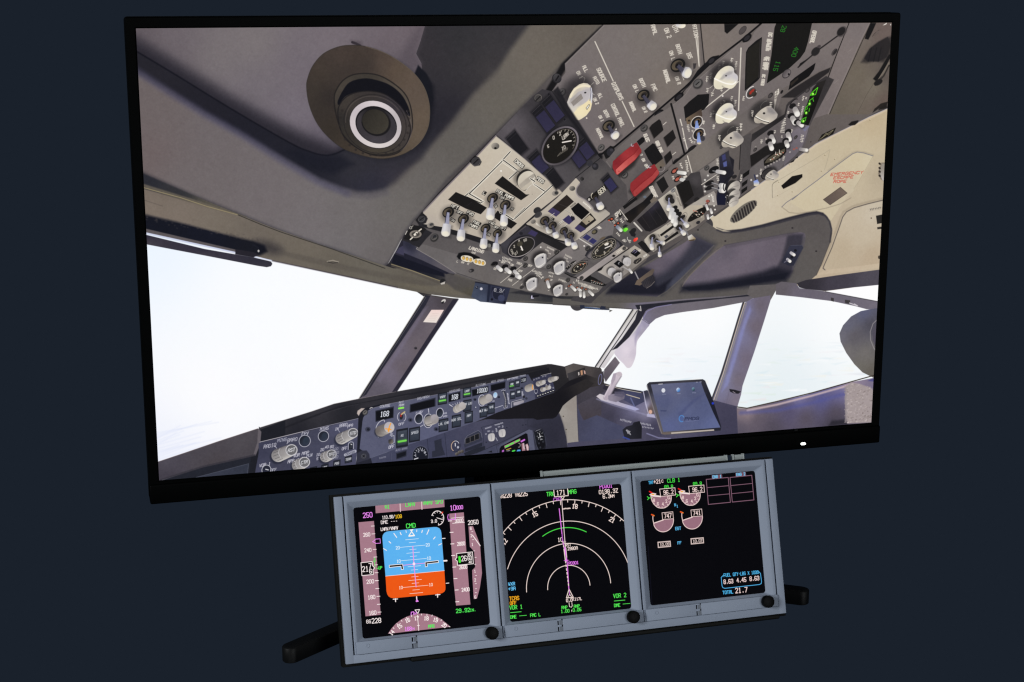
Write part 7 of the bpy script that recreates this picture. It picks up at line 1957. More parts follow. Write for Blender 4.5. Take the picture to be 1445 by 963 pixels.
def attitude(c):
    """left small display: speed tape, attitude sphere, altitude tape, heading arc"""
    P, S, E, R = c.P, c.S, c.E, c.R
    T = lambda s, x, y, h, col, w=None, **k: c.T(s, x, y, h * .93, A5, col, up=U5, w=(w or h * .14) * .84, **k)
    Wt, Gn, Mg, Tp = (250, 238, 236), (84, 240, 92), (240, 140, 246), (164, 122, 136)
    c.f(490, 690, 7.225)
    P([(286, 170), (988, 104), (992, 186), (290, 250)], Tp)
    for x, y in [(538, 146), (758, 124)]:
        S([(x, y), (x + 4, y + 86)], 9, (228, 204, 206))
    T('N1', 408, 184, 36, Gn, w=7, asp=.55)
    T('LNAV', 644, 160, 40, Gn, w=7.5, asp=.5)
    T('VNAV SPD', 872, 138, 40, Gn, w=7.5, asp=.5)
    T('250', 208, 268, 52, Mg, w=9, asp=.5)
    T('10', 1078, 194, 52, Mg, w=9, asp=.48)
    T('000', 1146, 190, 38, Mg, w=8, asp=.48)
    P([(114, 342), (272, 328), (300, 696), (316, 940), (341, 1285), (186, 1301), (166, 1040)], Tp)
    T('110.90/', 420, 288, 34, Wt, w=6.5, asp=.42)
    T('108', 522, 282, 36, (244, 196, 40), w=7, asp=.5)
    T('DME ---', 428, 336, 34, Wt, w=6.5, asp=.56)
    T('LNAV/VNAV', 430, 406, 32, Wt, w=7, asp=.48)
    T('CMD', 648, 376, 46, Gn, w=9, asp=.56)
    # small clock dial
    R(922, 298, 62, 72, A5, 8, Wt, 205, 450)
    for a in (205, 235, 265, 300, 330, 0, 40, 80):
        t = math.radians(a)
        S([(922 + 60 * math.cos(t), 298 + 70 * math.sin(t)), (922 + 46 * math.cos(t), 298 + 54 * math.sin(t))], 5, Wt)
    S([(914, 296), (972, 314)], 7, Wt)
    S([(962, 252), (974, 238)], 9, (240, 60, 40))
    T('3.0', 884, 330, 32, Wt, w=7, asp=.5)
    # speed tape
    for s, x, y in [('260', 198, 468), ('240', 210, 626)]:
        T(s, x, y, 38, Wt, w=7, asp=.5)
    for x, y in [(260, 380), (266, 460), (280, 618), (286, 696), (292, 776), (298, 856), (300, 936)]:
        S([(x - 16, y + 1), (x + 16, y - 1)], 6, Wt)
    S([(258, 540), (284, 522), (284, 514), (334, 510), (338, 554), (288, 558), (286, 552), (258, 540)], 6, Mg)
    P([(288, 520), (330, 516), (334, 550), (292, 554)], (12, 8, 14))
    S([(278, 740), (284, 796)], 6, Gn)
    S([(268, 740), (278, 704), (290, 738), (268, 740)], 5, Gn)
    S([(300, 812), (318, 810)], 6, Gn)
    T('UP', 336, 806, 30, Gn, w=7, asp=.54)
    P([(138, 752), (252, 742), (256, 780), (280, 808), (262, 824), (266, 872), (148, 884)], (14, 10, 12))
    S([(140, 754), (254, 742), (257, 782), (280, 808), (262, 826), (266, 874), (150, 886)], 7, Wt, closed=True)
    T('21', 184, 818, 56, Wt, w=9, asp=.48)
    T('7', 234, 786, 52, Wt, w=9, asp=.5)
    T('6', 238, 840, 46, Wt, w=9, asp=.5)
    # attitude sphere
    h = [(358, 500), (362, 474), (376, 452), (398, 438), (430, 432), (880, 390), (912, 390), (938, 402), (954, 424), (960, 452), (990, 836), (1002, 1004), (1000, 1030), (990, 1050), (968, 1064), (940, 1072), (474, 1116), (446, 1112), (422, 1098), (408, 1076), (400, 1046), (390, 892)]
    P(h, (236, 88, 20))
    P(h[:11] + [(390, 892)], (92, 178, 240))
    S([(391, 891), (990, 835)], 5, (244, 220, 214))
    sw = (226, 240, 250)
    for x, y, L in [(660, 515, 66), (664, 548, 34), (668, 586, 128), (670, 618, 34), (672, 652, 66), (676, 688, 34), (680, 722, 128), (684, 790, 66), (686, 826, 34)]:
        S([(x - L, y + L * .09), (x + L, y - L * .09)], 4.5, sw)
    for s, x, y in [('20', 514, 602), ('20', 820, 572), ('10', 524, 738), ('10', 832, 708)]:
        T(s, x, y, 32, sw, w=6, asp=.52)
    for x, y, L in [(690, 896, 34), (692, 930, 66), (694, 962, 34), (698, 995, 128), (702, 1030, 34), (704, 1064, 66)]:
        S([(x - L, y + L * .09), (x + L, y - L * .09)], 4.5, (250, 226, 214))
    for s, x, y in [('10', 546, 1008), ('10', 852, 978)]:
        T(s, x, y, 30, (250, 226, 214), w=6, asp=.52)
    for x, y, x2, y2, w in [(476, 456, 504, 496, 9), (540, 446, 550, 468, 9), (598, 426, 602, 446, 7), (710, 418, 708, 438, 7), (766, 424, 760, 446, 9), (832, 418, 812, 464, 9), (896, 492, 880, 512, 9), (426, 538, 444, 554, 9), (370, 610, 400, 628, 8), (932, 574, 960, 560, 8)]:
        S([(x, y), (x2, y2)], w, (248, 240, 240))
    P([(634, 416), (676, 412), (656, 440)], (250, 244, 240))
    S([(628, 480), (684, 474), (656, 436), (628, 480)], 9, (250, 244, 240))
    S([(630, 482), (684, 477)], 14, (250, 244, 240))
    pk = (236, 150, 230)
    S([(668, 586), (680, 770), (702, 1000)], 9, pk)
    S([(540, 784), (680, 768), (820, 756)], 7, pk)
    E(680, 766, 14, 16, 0, (250, 226, 244))
    for q in [[(428, 780), (564, 768), (574, 820), (552, 824), (548, 790), (430, 802)], [(794, 748), (928, 732), (930, 752), (814, 764), (816, 792), (796, 796)]]:
        P(q, (16, 14, 16))
        S(q, 6, (248, 240, 236), closed=True)
    for x, y in [(984, 506), (1000, 734)]:
        S([(x - 14, y + 1), (x + 14, y - 1)], 8 if y < 600 else 16, Wt)
    S([(1008, 964), (1036, 961)], 8, Wt)
    # altitude tape
    P([(1040, 254), (1188, 240), (1212, 600), (1236, 940), (1256, 1180), (1110, 1192), (1084, 940)], Tp)
    S([(1074, 352), (1194, 342)], 6, Wt)
    S([(1062, 300), (1188, 288)], 6, Wt)
    T('3000', 1140, 324, 34, Wt, w=7, asp=.5)
    S([(1030, 262), (1024, 290), (1030, 318), (1104, 310), (1102, 254)], 7, Mg)
    for s, x, y in [('2800', 1160, 560), ('2600', 1182, 798), ('2400', 1206, 1028)]:
        T(s, x, y, 38, Wt, w=7.5, asp=.42)
    for x, y in [(1048, 328), (1064, 444), (1072, 562), (1080, 680), (1092, 798), (1104, 916), (1116, 1032), (1122, 1152)]:
        S([(x - 16, y + 1), (x + 16, y - 1)], 8, Wt)
    P([(1116, 660), (1276, 644), (1286, 764), (1124, 780), (1122, 738), (1100, 720), (1118, 700)], (14, 10, 12))
    S([(1116, 660), (1276, 644), (1286, 764), (1124, 780), (1122, 738), (1100, 720), (1118, 700)], 7, Wt, closed=True)
    S([(1144, 698), (1148, 744)], 24, (70, 230, 60))
    T('26', 1190, 710, 54, Wt, w=8.5, asp=.42)
    T('60', 1248, 706, 44, Wt, w=7.5, asp=.4)
    T('80', 1246, 668, 24, Wt, w=6, asp=.6)
    T('40', 1254, 747, 22, Wt, w=6, asp=.6)
    # vertical speed
    P([(1236, 384), (1282, 380), (1354, 570), (1374, 860), (1352, 1010), (1322, 1120), (1290, 1124), (1276, 900), (1274, 830), (1304, 800), (1294, 640), (1254, 594), (1250, 590)], Tp)
    T('2050', 1284, 342, 44, Wt, w=8.5, asp=.48)
    S([(1278, 474), (1356, 582)], 8, Wt)
    for s, x, y in [('6', 1260, 404), ('2', 1266, 478), ('1', 1276, 568), ('1', 1302, 840), ('2', 1304, 930), ('6', 1306, 1104)]:
        T(s, x, y, 30, Wt, w=6, asp=.5)
    for x, y in [(1274, 438), (1282, 520), (1294, 634), (1308, 700), (1304, 770), (1312, 886), (1310, 968), (1312, 1020), (1310, 1060)]:
        S([(x - 6, y), (x + 8, y - 1)], 5, Wt)
    c.f(490, 800, 6.418)
    for s, x, y in [('200', 208, 134), ('180', 220, 276), ('160', 230, 418)]:
        T(s, x, y, 36, Wt, w=6.5, asp=.5)
    for x, y in [(268, 127), (272, 198), (282, 268), (286, 340), (292, 411)]:
        S([(x - 14, y + 1), (x + 14, y - 1)], 6, Wt)
    T('GS', 194, 496, 32, Wt, w=6.5, asp=.54)
    T('228', 264, 488, 44, Wt, w=8, asp=.52)
    for x, y, k in [(436, 300, 1), (820, 260, -1)]:
        S([(x - 20, y - 6 if k > 0 else y - 4), (x + 20, y - 8)], 8, Wt)
        S([(x, y - 10), (x + 2 * k, y + 16)], 9, Wt)
    S([(628, 272), (630, 300)], 10, Wt)
    P([(622, 312), (632, 290), (648, 316), (624, 320)], Mg)
    P([(618, 306), (636, 304), (638, 316), (620, 318)], Mg, a=.6)
    S([(614, 392), (654, 388), (640, 424), (614, 392)], 7, Wt)
    S([(578, 438), (580, 412), (602, 408), (604, 432), (624, 430), (626, 408)], 7, Mg)
    S([(596, 434), (612, 416), (622, 434)], 5, Mg)
    # heading arc
    arc = [(368, 608), (400, 560), (440, 516), (490, 478), (540, 452), (590, 436), (640, 426), (690, 424), (740, 430), (800, 448), (850, 474), (900, 514), (934, 544)]
    P(arc, Tp)
    for q in [[(416, 552), (424, 560)], [(450, 516), (462, 530)], [(490, 486), (496, 494)], [(536, 460), (544, 478)], [(672, 428), (673, 438)], [(722, 430), (722, 450)], [(770, 438), (766, 448)], [(814, 458), (804, 474)], [(856, 480), (848, 490)], [(930, 544), (920, 540)], [(892, 512), (882, 524)], [(580, 440), (584, 452)]]:
        S(q, 6, Wt)
    for s, x, y, a in [('15', 474, 540, -36), ('16', 546, 486, -22), ('17', 628, 466, -8), ('18', 716, 468, 4), ('19', 800, 482, 18), ('20', 878, 530, 34), ('14', 404, 598, -50)]:
        c.T(s, x, y, 32, a, Wt, up=a - 90, w=6.5, asp=.5)
    S([(636, 440), (648, 578)], 6, Wt)
    S([(634, 534), (654, 532)], 5, Wt)
    T('168', 552, 562, 34, Mg, w=7, asp=.5)
    T('H', 600, 562, 22, Mg, w=6)
    T('MAG', 762, 538, 28, Gn, w=6.5, asp=.54)
    T('29.92', 1048, 396, 36, Gn, w=7.5, asp=.56)
    T('IN.', 1138, 392, 24, Gn, w=6, asp=.6)


def navigation(c):
    """middle small display: compass rose, range rings, route line"""
    P, S, E, R = c.P, c.S, c.E, c.R
    T = lambda s, x, y, h, col, w=None, **k: c.T(s, x, y, h * .93, A5, col, up=U5, w=(w or h * .14) * .84, **k)
    Wt, Gn, Mg = (240, 220, 212), (84, 232, 84), (226, 120, 232)
    c.f(690, 670, 6.881)
    # range rings and compass rose: true circles of the display about the aircraft symbol
    c.f(0, 0, 1)
    Q = plane_map([(0, 0), (100, 0), (100, 100), (0, 100)], [(705.3, 698.3), (876.7, 682.4), (890.7, 859), (720.5, 878.1)])

    def ring(r, a0, a1, w, col, cx=49.8, cy=77.9):
        p = np.c_[c.el(cx, cy, r, r, 0, a0, a1, 60), np.ones(60)] @ Q.T
        S(p[:, :2] / p[:, 2:], w, col)
    ring(69.2, -136, -44, 1.05, Wt)
    ring(52.4, -158, -16, 1.05, Wt)
    ring(34.8, -180, 0, 1.05, Wt)
    ring(17.5, -180, 0, 1.05, Wt)
    ring(34.9, -121, -59, 1.2, (74, 222, 74), 49.8, 65.5)
    for h in range(125, 217, 5):
        a = math.radians(h - 171 - 90)
        L = 3.6 if h % 10 == 0 else 1.9
        p = np.array([[49.8 + r * math.cos(a), 77.9 + r * math.sin(a), 1] for r in (69.2, 69.2 - L)]) @ Q.T
        S(p[:, :2] / p[:, 2:], 1.1, Wt)
    c.f(690, 670, 6.881)
    T('GS', 128, 212, 30, Wt, w=6.5, asp=.5)
    T('228', 182, 202, 42, Wt, w=8.5, asp=.5)
    T('TAS', 276, 198, 28, Wt, w=6.5, asp=.44)
    T('225', 336, 188, 42, Wt, w=8.5, asp=.5)
    T('TRK', 596, 188, 40, Gn, w=8, asp=.5)
    T('MAG', 810, 166, 40, Gn, w=8, asp=.52)
    S([(628, 142), (636, 216), (770, 204), (762, 128)], 8, Wt)
    T('171', 698, 174, 46, Wt, w=9, asp=.5)
    S([(696, 212), (732, 210), (718, 242), (696, 212)], 7, Wt)
    S([(628, 254), (628, 230), (654, 226), (660, 248), (672, 248), (672, 226), (694, 224), (698, 250)], 8, (178, 84, 196))
    S([(652, 250), (668, 230), (686, 248)], 6, (178, 84, 196))
    T('PD301', 1136, 112, 38, Mg, w=8, asp=.52)
    T('0138.3Z', 1160, 162, 40, Wt, w=8, asp=.52)
    T('6.3', 1142, 210, 40, Wt, w=8, asp=.5)
    T('NM', 1198, 208, 28, Wt, w=6.5, asp=.56)
    for s, x, y, a in [('15', 446, 386, -24), ('18', 834, 308, 6), ('21', 1196, 440, 30), ('12', 150, 652, -56)]:
        c.T(s, x, y, 40, a, Wt, up=a - 90, w=8.5, asp=.5)
    P([(100, 620), (136, 620), (140, 690), (100, 690)], (3, 3, 6))
    T('10', 692, 632, 40, Wt, w=7.5, asp=.5)
    S([(706, 240), (738, 660), (752, 826)], 8, (226, 206, 206))
    S([(682, 332), (716, 640), (756, 826)], 9, Mg)
    S([(708, 580), (712, 640)], 7, (150, 66, 170))
    S([(712, 334), (790, 326)], 6, Wt)
    c.scrib(752, 330, 80, 14, A5, Wt, n=6)
    T('RST', 770, 684, 26, Wt, w=6, asp=.56)
    T('2980A', 812, 716, 30, Wt, w=7, asp=.52)
    for i in range(5):
        S([(724 + i * 4, 690 + i * 32), (726 + i * 4, 704 + i * 32)], 9, Wt)
    S([(712, 656), (746, 654)], 6, Wt)
    c.f(690, 770, 6.568)
    S([(706, 20), (726, 170), (740, 400)], 9, Mg)
    S([(714, 22), (722, 110)], 5, Wt)
    for i in range(10):
        S([(696 + i * 4.4, 40 + i * 35), (698 + i * 4.4, 56 + i * 35)], 9, Wt)
    P([(716, 118), (724, 134), (748, 136), (726, 142), (722, 160), (712, 144), (690, 142), (712, 134)], Mg)
    T('PD301', 784, 162, 28, Mg, w=7, asp=.52)
    S([(742, 404), (718, 486), (782, 482), (742, 404)], 8, Wt)
    S([(748, 452), (732, 480)], 6, Wt)
    S([(748, 452), (768, 480)], 6, Wt)
    S([(742, 404), (748, 462)], 5, Mg)
    T('0.0', 744, 508, 30, Wt, w=7.5, asp=.5)
    T('KI17L', 818, 496, 26, Wt, w=6, asp=.52)
    S([(742, 530), (746, 566), (754, 570)], 6, Wt)
    S([(768, 530), (772, 560), (762, 574)], 6, Wt)
    S([(766, 598), (768, 612)], 5, Wt)
    cy = (100, 190, 240)
    T('WXR', 210, 356, 30, cy, w=7, asp=.56)
    T('+3A', 212, 400, 32, cy, w=7.5, asp=.56)
    am = (244, 170, 30)
    T('TCAS', 234, 490, 36, am, w=8, asp=.5)
    T('OFF', 224, 534, 32, am, w=7.5, asp=.5)
    T('VOR 1', 250, 572, 38, Gn, w=7.5, asp=.5)
    T('VOR 2', 1212, 464, 38, Gn, w=7.5, asp=.5)
    for x, y in [(248, 618), (1210, 510)]:
        S([(x - 48, y + 5), (x + 50, y - 4)], 6, Gn)
    T('DME', 226, 662, 30, Gn, w=7, asp=.5)
    T('DME', 1188, 554, 30, Gn, w=7, asp=.5)
    for x, y in [(314, 650), (1274, 540)]:
        S([(x - 32, y + 3), (x + 34, y - 3)], 5, Gn)
    T('FMC L', 430, 644, 30, Gn, w=7, asp=.5)
    for s, x, y, h in [('RNP', 700, 574, 28), ('ANP', 814, 562, 28), ('1.00', 706, 608, 30), ('0.05', 816, 596, 30)]:
        T(s, x, y, h, Gn, w=6.5, asp=.52)


def engines(c):
    """right small display: engine dials and fuel"""
    P, S, E, R = c.P, c.S, c.E, c.R
    T = lambda s, x, y, h, col, w=None, **k: c.T(s, x, y, h * .93, A5, col, up=U5, w=(w or h * .14) * .84, **k)
    Wt, Gn, Tp, cy = (234, 208, 204), (70, 220, 70), (150, 110, 124), (90, 178, 226)
    c.f(890, 650, 6.568)
    T('TAT', 188, 204, 28, (70, 170, 220), w=7, asp=.44)
    T('+21', 246, 196, 36, Wt, w=8, asp=.5)
    T('C', 294, 192, 26, Wt, w=6.5, asp=.56)
    T('CLB 1', 398, 184, 36, Gn, w=7, asp=.52)
    T('89.8', 352, 244, 32, Gn, w=7, asp=.5)
    T('89.8', 618, 216, 32, Gn, w=7, asp=.5)
    for dx, dy in [(0, 0), (268, -26)]:
        q = lambda pts: [(x + dx, y + dy) for x, y in pts]
        half = [(186, 320), (190, 350), (202, 384), (224, 414), (252, 436), (284, 442), (316, 438), (346, 418), (368, 388), (376, 354), (374, 322), (280, 338)]
        P(q(half), Tp)
        S(q(half[:-1]), 7, Wt, sm=1)
        for s, x, y in [('0', 350, 344), ('2', 330, 378), ('4', 298, 404), ('6', 252, 402), ('8', 216, 370)]:
            T(s, x + dx, y + dy, 30, Wt, w=6.5, asp=.5)
        for i in range(10):
            a = math.radians(8 + i * 19)
            S(q([(282 + 92 * math.cos(a), 344 + 96 * math.sin(a)), (282 + 80 * math.cos(a), 344 + 84 * math.sin(a))]), 5, Wt)
        P(q([(182, 316), (280, 328), (282, 342), (184, 332)]), (244, 226, 222))
        P(q([(268, 266), (410, 254), (416, 320), (278, 334)]), (8, 6, 8))
        S(q([(268, 266), (410, 254), (416, 320), (278, 334)]), 6, Wt, closed=True)
        T('96.2', 350 + dx, 295 + dy, 40, Wt, w=8, asp=.46)
        P(q([(170, 318), (200, 300), (236, 306), (236, 318), (190, 326)]), Wt)
        S(q([(174, 288), (196, 300)]), 12, (224, 30, 30))
        S(q([(198, 316), (214, 316)]), 9, (236, 170, 40))
        S(q([(154, 336), (170, 348), (188, 346)]), 7, Gn)
        S(q([(156, 364), (170, 350)]), 7, Gn)
        # second row
        half2 = [(212, 578), (218, 606), (236, 634), (264, 654), (300, 662), (336, 654), (366, 632), (388, 598), (396, 562), (396, 542), (300, 552)]
        P(q(half2), Tp)
        S(q([(206, 516), (206, 546), (212, 578), (218, 606), (236, 634), (264, 654), (300, 662), (336, 654), (366, 632), (388, 598), (396, 562), (396, 542)]), 7, Wt, sm=1)
        S(q([(214, 582), (302, 552)]), 9, Wt)
        P(q([(290, 486), (390, 476), (396, 540), (296, 548)]), (10, 8, 8))
        S(q([(290, 486), (390, 476), (396, 540), (296, 548)]), 5.5, Wt, closed=True)
        S(q([(194, 502), (216, 512)]), 12, (236, 120, 40))
        S(q([(194, 502), (204, 508)]), 8, (230, 60, 30))
    T('747', 345, 513, 42, Wt, w=8, asp=.44)
    T('741', 613, 486, 42, Wt, w=8, asp=.44)
    T('N', 412, 412, 26, cy, w=6.5, asp=.5)
    T('1', 432, 424, 24, cy, w=6, asp=.5)
    T('EGT', 440, 630, 28, cy, w=7, asp=.5)
    T('FF', 452, 764, 26, cy, w=7, asp=.56)
    for x, y in [(310, 778), (616, 746)]:
        q = [(x - 62, y - 24), (x + 60, y - 34), (x + 64, y + 22), (x - 58, y + 34)]
        P(q, (210, 190, 184))
        P([(x - 52, y - 14), (x + 50, y - 23), (x + 53, y + 13), (x - 49, y + 23)], (12, 10, 10))
        T('10.09' if x < 400 else '10.07', x + 4, y, 27, (214, 194, 188), w=6.5, asp=.5)
    ma = (128, 92, 110)
    for q in [[(700, 176), (904, 158), (924, 388), (720, 408)], [(920, 158), (1122, 138), (1142, 366), (942, 386)]]:
        q = np.array(q, float)
        S(q, 7, ma, closed=True)
        for k in (.33, .66):
            S([q[0] + (q[3] - q[0]) * k, q[1] + (q[2] - q[1]) * k], 6, ma)
    for s, x, y in [('ENG 1', 800, 150), ('ENG 2', 1020, 128)]:
        P([(x - 50, y - 12), (x + 46, y - 22), (x + 50, y + 14), (x - 48, y + 22)], (112, 80, 94))
        T(s, x, y, 26, (110, 190, 230), w=7, asp=.5)
    c.f(890, 760, 5.558)
    S([(738, 290), (722, 294), (710, 306), (716, 370), (722, 386), (738, 392), (1010, 362), (1024, 354), (1026, 338), (1018, 276), (1008, 264), (996, 262)], 5.5, (80, 176, 230), sm=0)
    T('FUEL QTY-LBS X 1000', 866, 277, 26, (80, 186, 240), w=5, asp=.43)
    for s, x, y in [('8.63', 766, 338), ('4.45', 868, 326), ('8.63', 970, 314)]:
        T(s, x, y, 34, Wt, w=7, asp=.44)
    T('TOTAL', 762, 422, 26, (80, 186, 240), w=6, asp=.5)
    T('21.7', 868, 406, 40, Wt, w=8, asp=.48)
    S([(136, 60), (168, 520)], 4, (18, 18, 34), f=8)




# ---------------------------------------------------------------- materials
def material(name, col, rough=.5, spec=.5, mottle=0., scale=400., bump=0., metallic=0.):
    m = bpy.data.materials.new(name)
    m.use_nodes = True
    nt = m.node_tree
    b = nt.nodes['Principled BSDF']
    b.inputs['Base Color'].default_value = (*col, 1)
    b.inputs['Roughness'].default_value = rough
    b.inputs['Specular IOR Level'].default_value = spec
    b.inputs['Metallic'].default_value = metallic
    if mottle or bump:
        tc = nt.nodes.new('ShaderNodeTexCoord')
        no = nt.nodes.new('ShaderNodeTexNoise')
        no.inputs['Scale'].default_value = scale
        no.inputs['Detail'].default_value = 4
        nt.links.new(tc.outputs['Object'], no.inputs['Vector'])
        if mottle:
            mr = nt.nodes.new('ShaderNodeMapRange')
            mr.inputs['From Min'].default_value, mr.inputs['From Max'].default_value = .3, .7
            mr.inputs['To Min'].default_value, mr.inputs['To Max'].default_value = 1 - mottle, 1 + mottle
            mx = nt.nodes.new('ShaderNodeVectorMath')
            mx.operation = 'SCALE'
            mx.inputs[0].default_value = col
            nt.links.new(no.outputs['Fac'], mr.inputs['Value'])
            nt.links.new(mr.outputs['Result'], mx.inputs['Scale'])
            nt.links.new(mx.outputs['Vector'], b.inputs['Base Color'])
        if bump:
            bp = nt.nodes.new('ShaderNodeBump')
            bp.inputs['Strength'].default_value = bump
            bp.inputs['Distance'].default_value = .0004
            nt.links.new(no.outputs['Fac'], bp.inputs['Height'])
            nt.links.new(bp.outputs['Normal'], b.inputs['Normal'])
    return m


GREY = material('grey_paint', (.235, .275, .345), .6, .3, .015, 300)
RAIL = material('pale_grey_metal', (.36, .4, .39), .6, .25)
BLACK = material('black_plastic', (.003, .0034, .0034), .5, .12)
BEZEL = material('black_gloss_plastic', (.0006, .0008, .0008), .5, .03)
BOARD = material('black_board', (.0045, .0049, .0043), .65, .12)
KNOB = material('black_rubber', (.0012, .0012, .0013), .5, .07)
STEM = material('charcoal_plastic', (.0045, .0048, .005), .5, .12)
GROOVE = material('dark_recess', (.006, .007, .01), .7, .1)
SHADE = material('recessed_grey', (.13, .15, .18), .6, .3)


def lit(name, sheet):
    """a lit display: its picture, drawn above, is what the panel gives off"""
    a = sheet.im
    g = np.random.default_rng(7)
    fine = g.normal(0, 1., a.shape).astype(np.float32) * .6
    for k, amp in ((2, 1.2), (5, .8), (14, .5)):          # uneven cloth and plastic of the filmed surfaces, as the picture has it
        n = g.normal(0, 1., (sheet.h // k + 3, sheet.w // k + 3)).astype(np.float32)
        n = (n[:-1, :-1] + n[1:, :-1] + n[:-1, 1:] + n[1:, 1:]) / 2
        n = np.repeat(np.repeat(n, k, 0), k, 1)
        for ax in (0, 1):
            cs = np.cumsum(n, ax)
            n = (np.roll(cs, -(k // 2), ax) - np.roll(cs, k - k // 2, ax)) / k
        fine += amp * n[k:k + sheet.h, k:k + sheet.w, None]
    a = a + fine * np.clip(a / 70, .25, 1.) * np.clip((250 - a) / 60, .15, 1)
    px = np.ones((sheet.h, sheet.w, 4), np.float32)
    px[..., :3] = np.clip(a[::-1], 0, 255) / 255
    im = bpy.data.images.new(name + '_picture', sheet.w, sheet.h)
    im.pixels.foreach_set(px.ravel())
    im.update()
    im.pack()
    m = bpy.data.materials.new(name)
    m.use_nodes = True
    nt = m.node_tree
    b = nt.nodes['Principled BSDF']
    b.inputs['Base Color'].default_value = (.0004, .0004, .0005, 1)
    b.inputs['Roughness'].default_value = .5
    b.inputs['Specular IOR Level'].default_value = .015
    t = nt.nodes.new('ShaderNodeTexImage')
    t.image = im
    t.extension = 'EXTEND'
    nt.links.new(t.outputs['Color'], b.inputs['Emission Color'])
    b.inputs['Emission Strength'].default_value = 1.
    return m


def glow(name, col, strength):
    m = bpy.data.materials.new(name)
    m.use_nodes = True
    b = m.node_tree.nodes['Principled BSDF']
    b.inputs['Emission Color'].default_value = (*col, 1)
    b.inputs['Emission Strength'].default_value = strength
    return m


# ---------------------------------------------------------------- mesh helpers
def link(name, bm, mat, parent, smooth=None):
    bmesh.ops.recalc_face_normals(bm, faces=bm.faces)
    me = bpy.data.meshes.new(name)
    bm.to_mesh(me)
    bm.free()
    me.materials.append(mat)
    if smooth:
        for p in me.polygons:
            p.use_smooth = True
        me.set_sharp_from_angle(angle=math.radians(smooth))
    o = bpy.data.objects.new(name, me)
    COL.objects.link(o)
    o.parent = parent
    return o


def box(bm, lo, hi, bev=0., seg=2):
    r = bmesh.ops.create_cube(bm, size=1.)
    for v in r['verts']:
        v.co = Vector([(lo[i] + hi[i]) / 2 + v.co[i] * (hi[i] - lo[i]) for i in range(3)])
    if bev:
        ed = list({e for v in r['verts'] for e in v.link_edges})
        bmesh.ops.bevel(bm, geom=ed, offset=bev, segments=seg, affect='EDGES', profile=.5)


def rrect(x0, y0, x1, y1, r, n=6):
    """outline of a rounded rectangle, 4 (n + 1) points"""
    out = []
    for cx, cy, a in ((x1 - r, y1 - r, 0), (x0 + r, y1 - r, 90), (x0 + r, y0 + r, 180), (x1 - r, y0 + r, 270)):
        for i in range(n + 1):
            t = math.radians(a + 90 * i / n)
            out.append((cx + r * math.cos(t), cy + r * math.sin(t)))
    return out


def loops(bm, rings, cap_first=False, cap_last=False):
    """skin between closed outlines with equal point counts"""
    vs = [[bm.verts.new(p) for p in ring] for ring in rings]
    n = len(vs[0])
    for a, b in zip(vs, vs[1:]):
        for i in range(n):
            bm.faces.new((a[i], a[(i + 1) % n], b[(i + 1) % n], b[i]))
    if cap_first:
        bm.faces.new(vs[0])
    if cap_last:
        bm.faces.new(vs[-1])


def empty(name, mw, label, cat):
    o = bpy.data.objects.new(name, None)
    COL.objects.link(o)
    o.empty_display_size = .05
    o.matrix_world = mw
    o['label'], o['category'] = label, cat
    return o


def plan(p):
    """where a point of the monitor frame lies in the picture plan: used to lay the pictures out on the flat screens"""
    q = ROT @ (np.array(p, float) - EYE)
    return (q[0] / q[2] * FPX + PW / 2, q[1] / q[2] * FPX + PH / 2)


def screen_mesh(bm, pts):
    """flat quad, corners TL TR BR BL, with uv 0..1"""
    uv = bm.loops.layers.uv.new('uv')
    f = bm.faces.new([bm.verts.new(p) for p in (pts[3], pts[2], pts[1], pts[0])])
    for l, c in zip(f.loops, ((0, 0), (1, 0), (1, 1), (0, 1))):
        l[uv].uv = c


# ---------------------------------------------------------------- the large monitor
mon = empty('computer_monitor', Matrix.Identity(4), 'large wide black monitor showing an airliner flight deck, behind the three small screens', 'monitor')
Zc = TABLE
SX, SY = .350, .196875
OX, OT, OB = .3588, .2062, .2172
MP = lambda x, y, z: (x, -z, y + Zc)            # monitor frame to the monitor's own space


def mring(x0, y0, x1, y1, r, z):
    return [MP(x, y, z) for x, y in rrect(x0, y0, x1, y1, r)]


bm = bmesh.new()
loops(bm, [mring(-OX, -OB, OX, OT, .0026, -.016), mring(-OX, -OB, OX, OT, .0026, .0002), mring(-OX + .0008, -OB + .0008, OX - .0008, OT - .0008, .0022, .0012),
           mring(-SX - .0012, -SY - .0012, SX + .0012, SY + .0012, .0006, .0012), mring(-SX, -SY, SX, SY, .0002, .0003), mring(-SX, -SY, SX, SY, .0002, -.002)])
link('bezel', bm, BEZEL, mon, 30)
bm = bmesh.new()
loops(bm, [mring(-OX - .0002, -OB - .0004, OX + .0002, OT + .0002, .0028, -.0155), mring(-OX - .0003, -OB - .0004, OX + .0003, OT + .0003, .003, -.0165), mring(-.33, -.19, .33, .18, .02, -.034), mring(-.2, -.12, .2, .11, .02, -.052)], True, True)
link('rear_housing', bm, BLACK, mon, 30)
bm = bmesh.new()
box(bm, MP(-OX, -OB - .0006, .0035), MP(OX, -.1998, -.014), .0016, 3)
link('chin', bm, BEZEL, mon, 30)
bm = bmesh.new()
c4 = [(-SX, SY, 0), (SX, SY, 0), (SX, -SY, 0), (-SX, -SY, 0)]
screen_mesh(bm, [MP(*p) for p in c4])
sheet = Sheet(2240, 1260, [plan(p) for p in c4])
cockpit(sheet)
cockpit2(sheet)
overhead(sheet)
s = link('screen', bm, lit('flight_deck_screen', sheet), mon)
s['label'] = 'lit screen showing the inside of an airliner flight deck'
bm = bmesh.new()
loops(bm, [[MP(x, y, z) for x, y in rrect(.2714, -.2132, .2767, -.2107, .00122)] for z in (.003, .0042)], True, True)
link('power_light', bm, glow('white_lamp', (.95, 1., .93), 1.6), mon)
bm = bmesh.new()
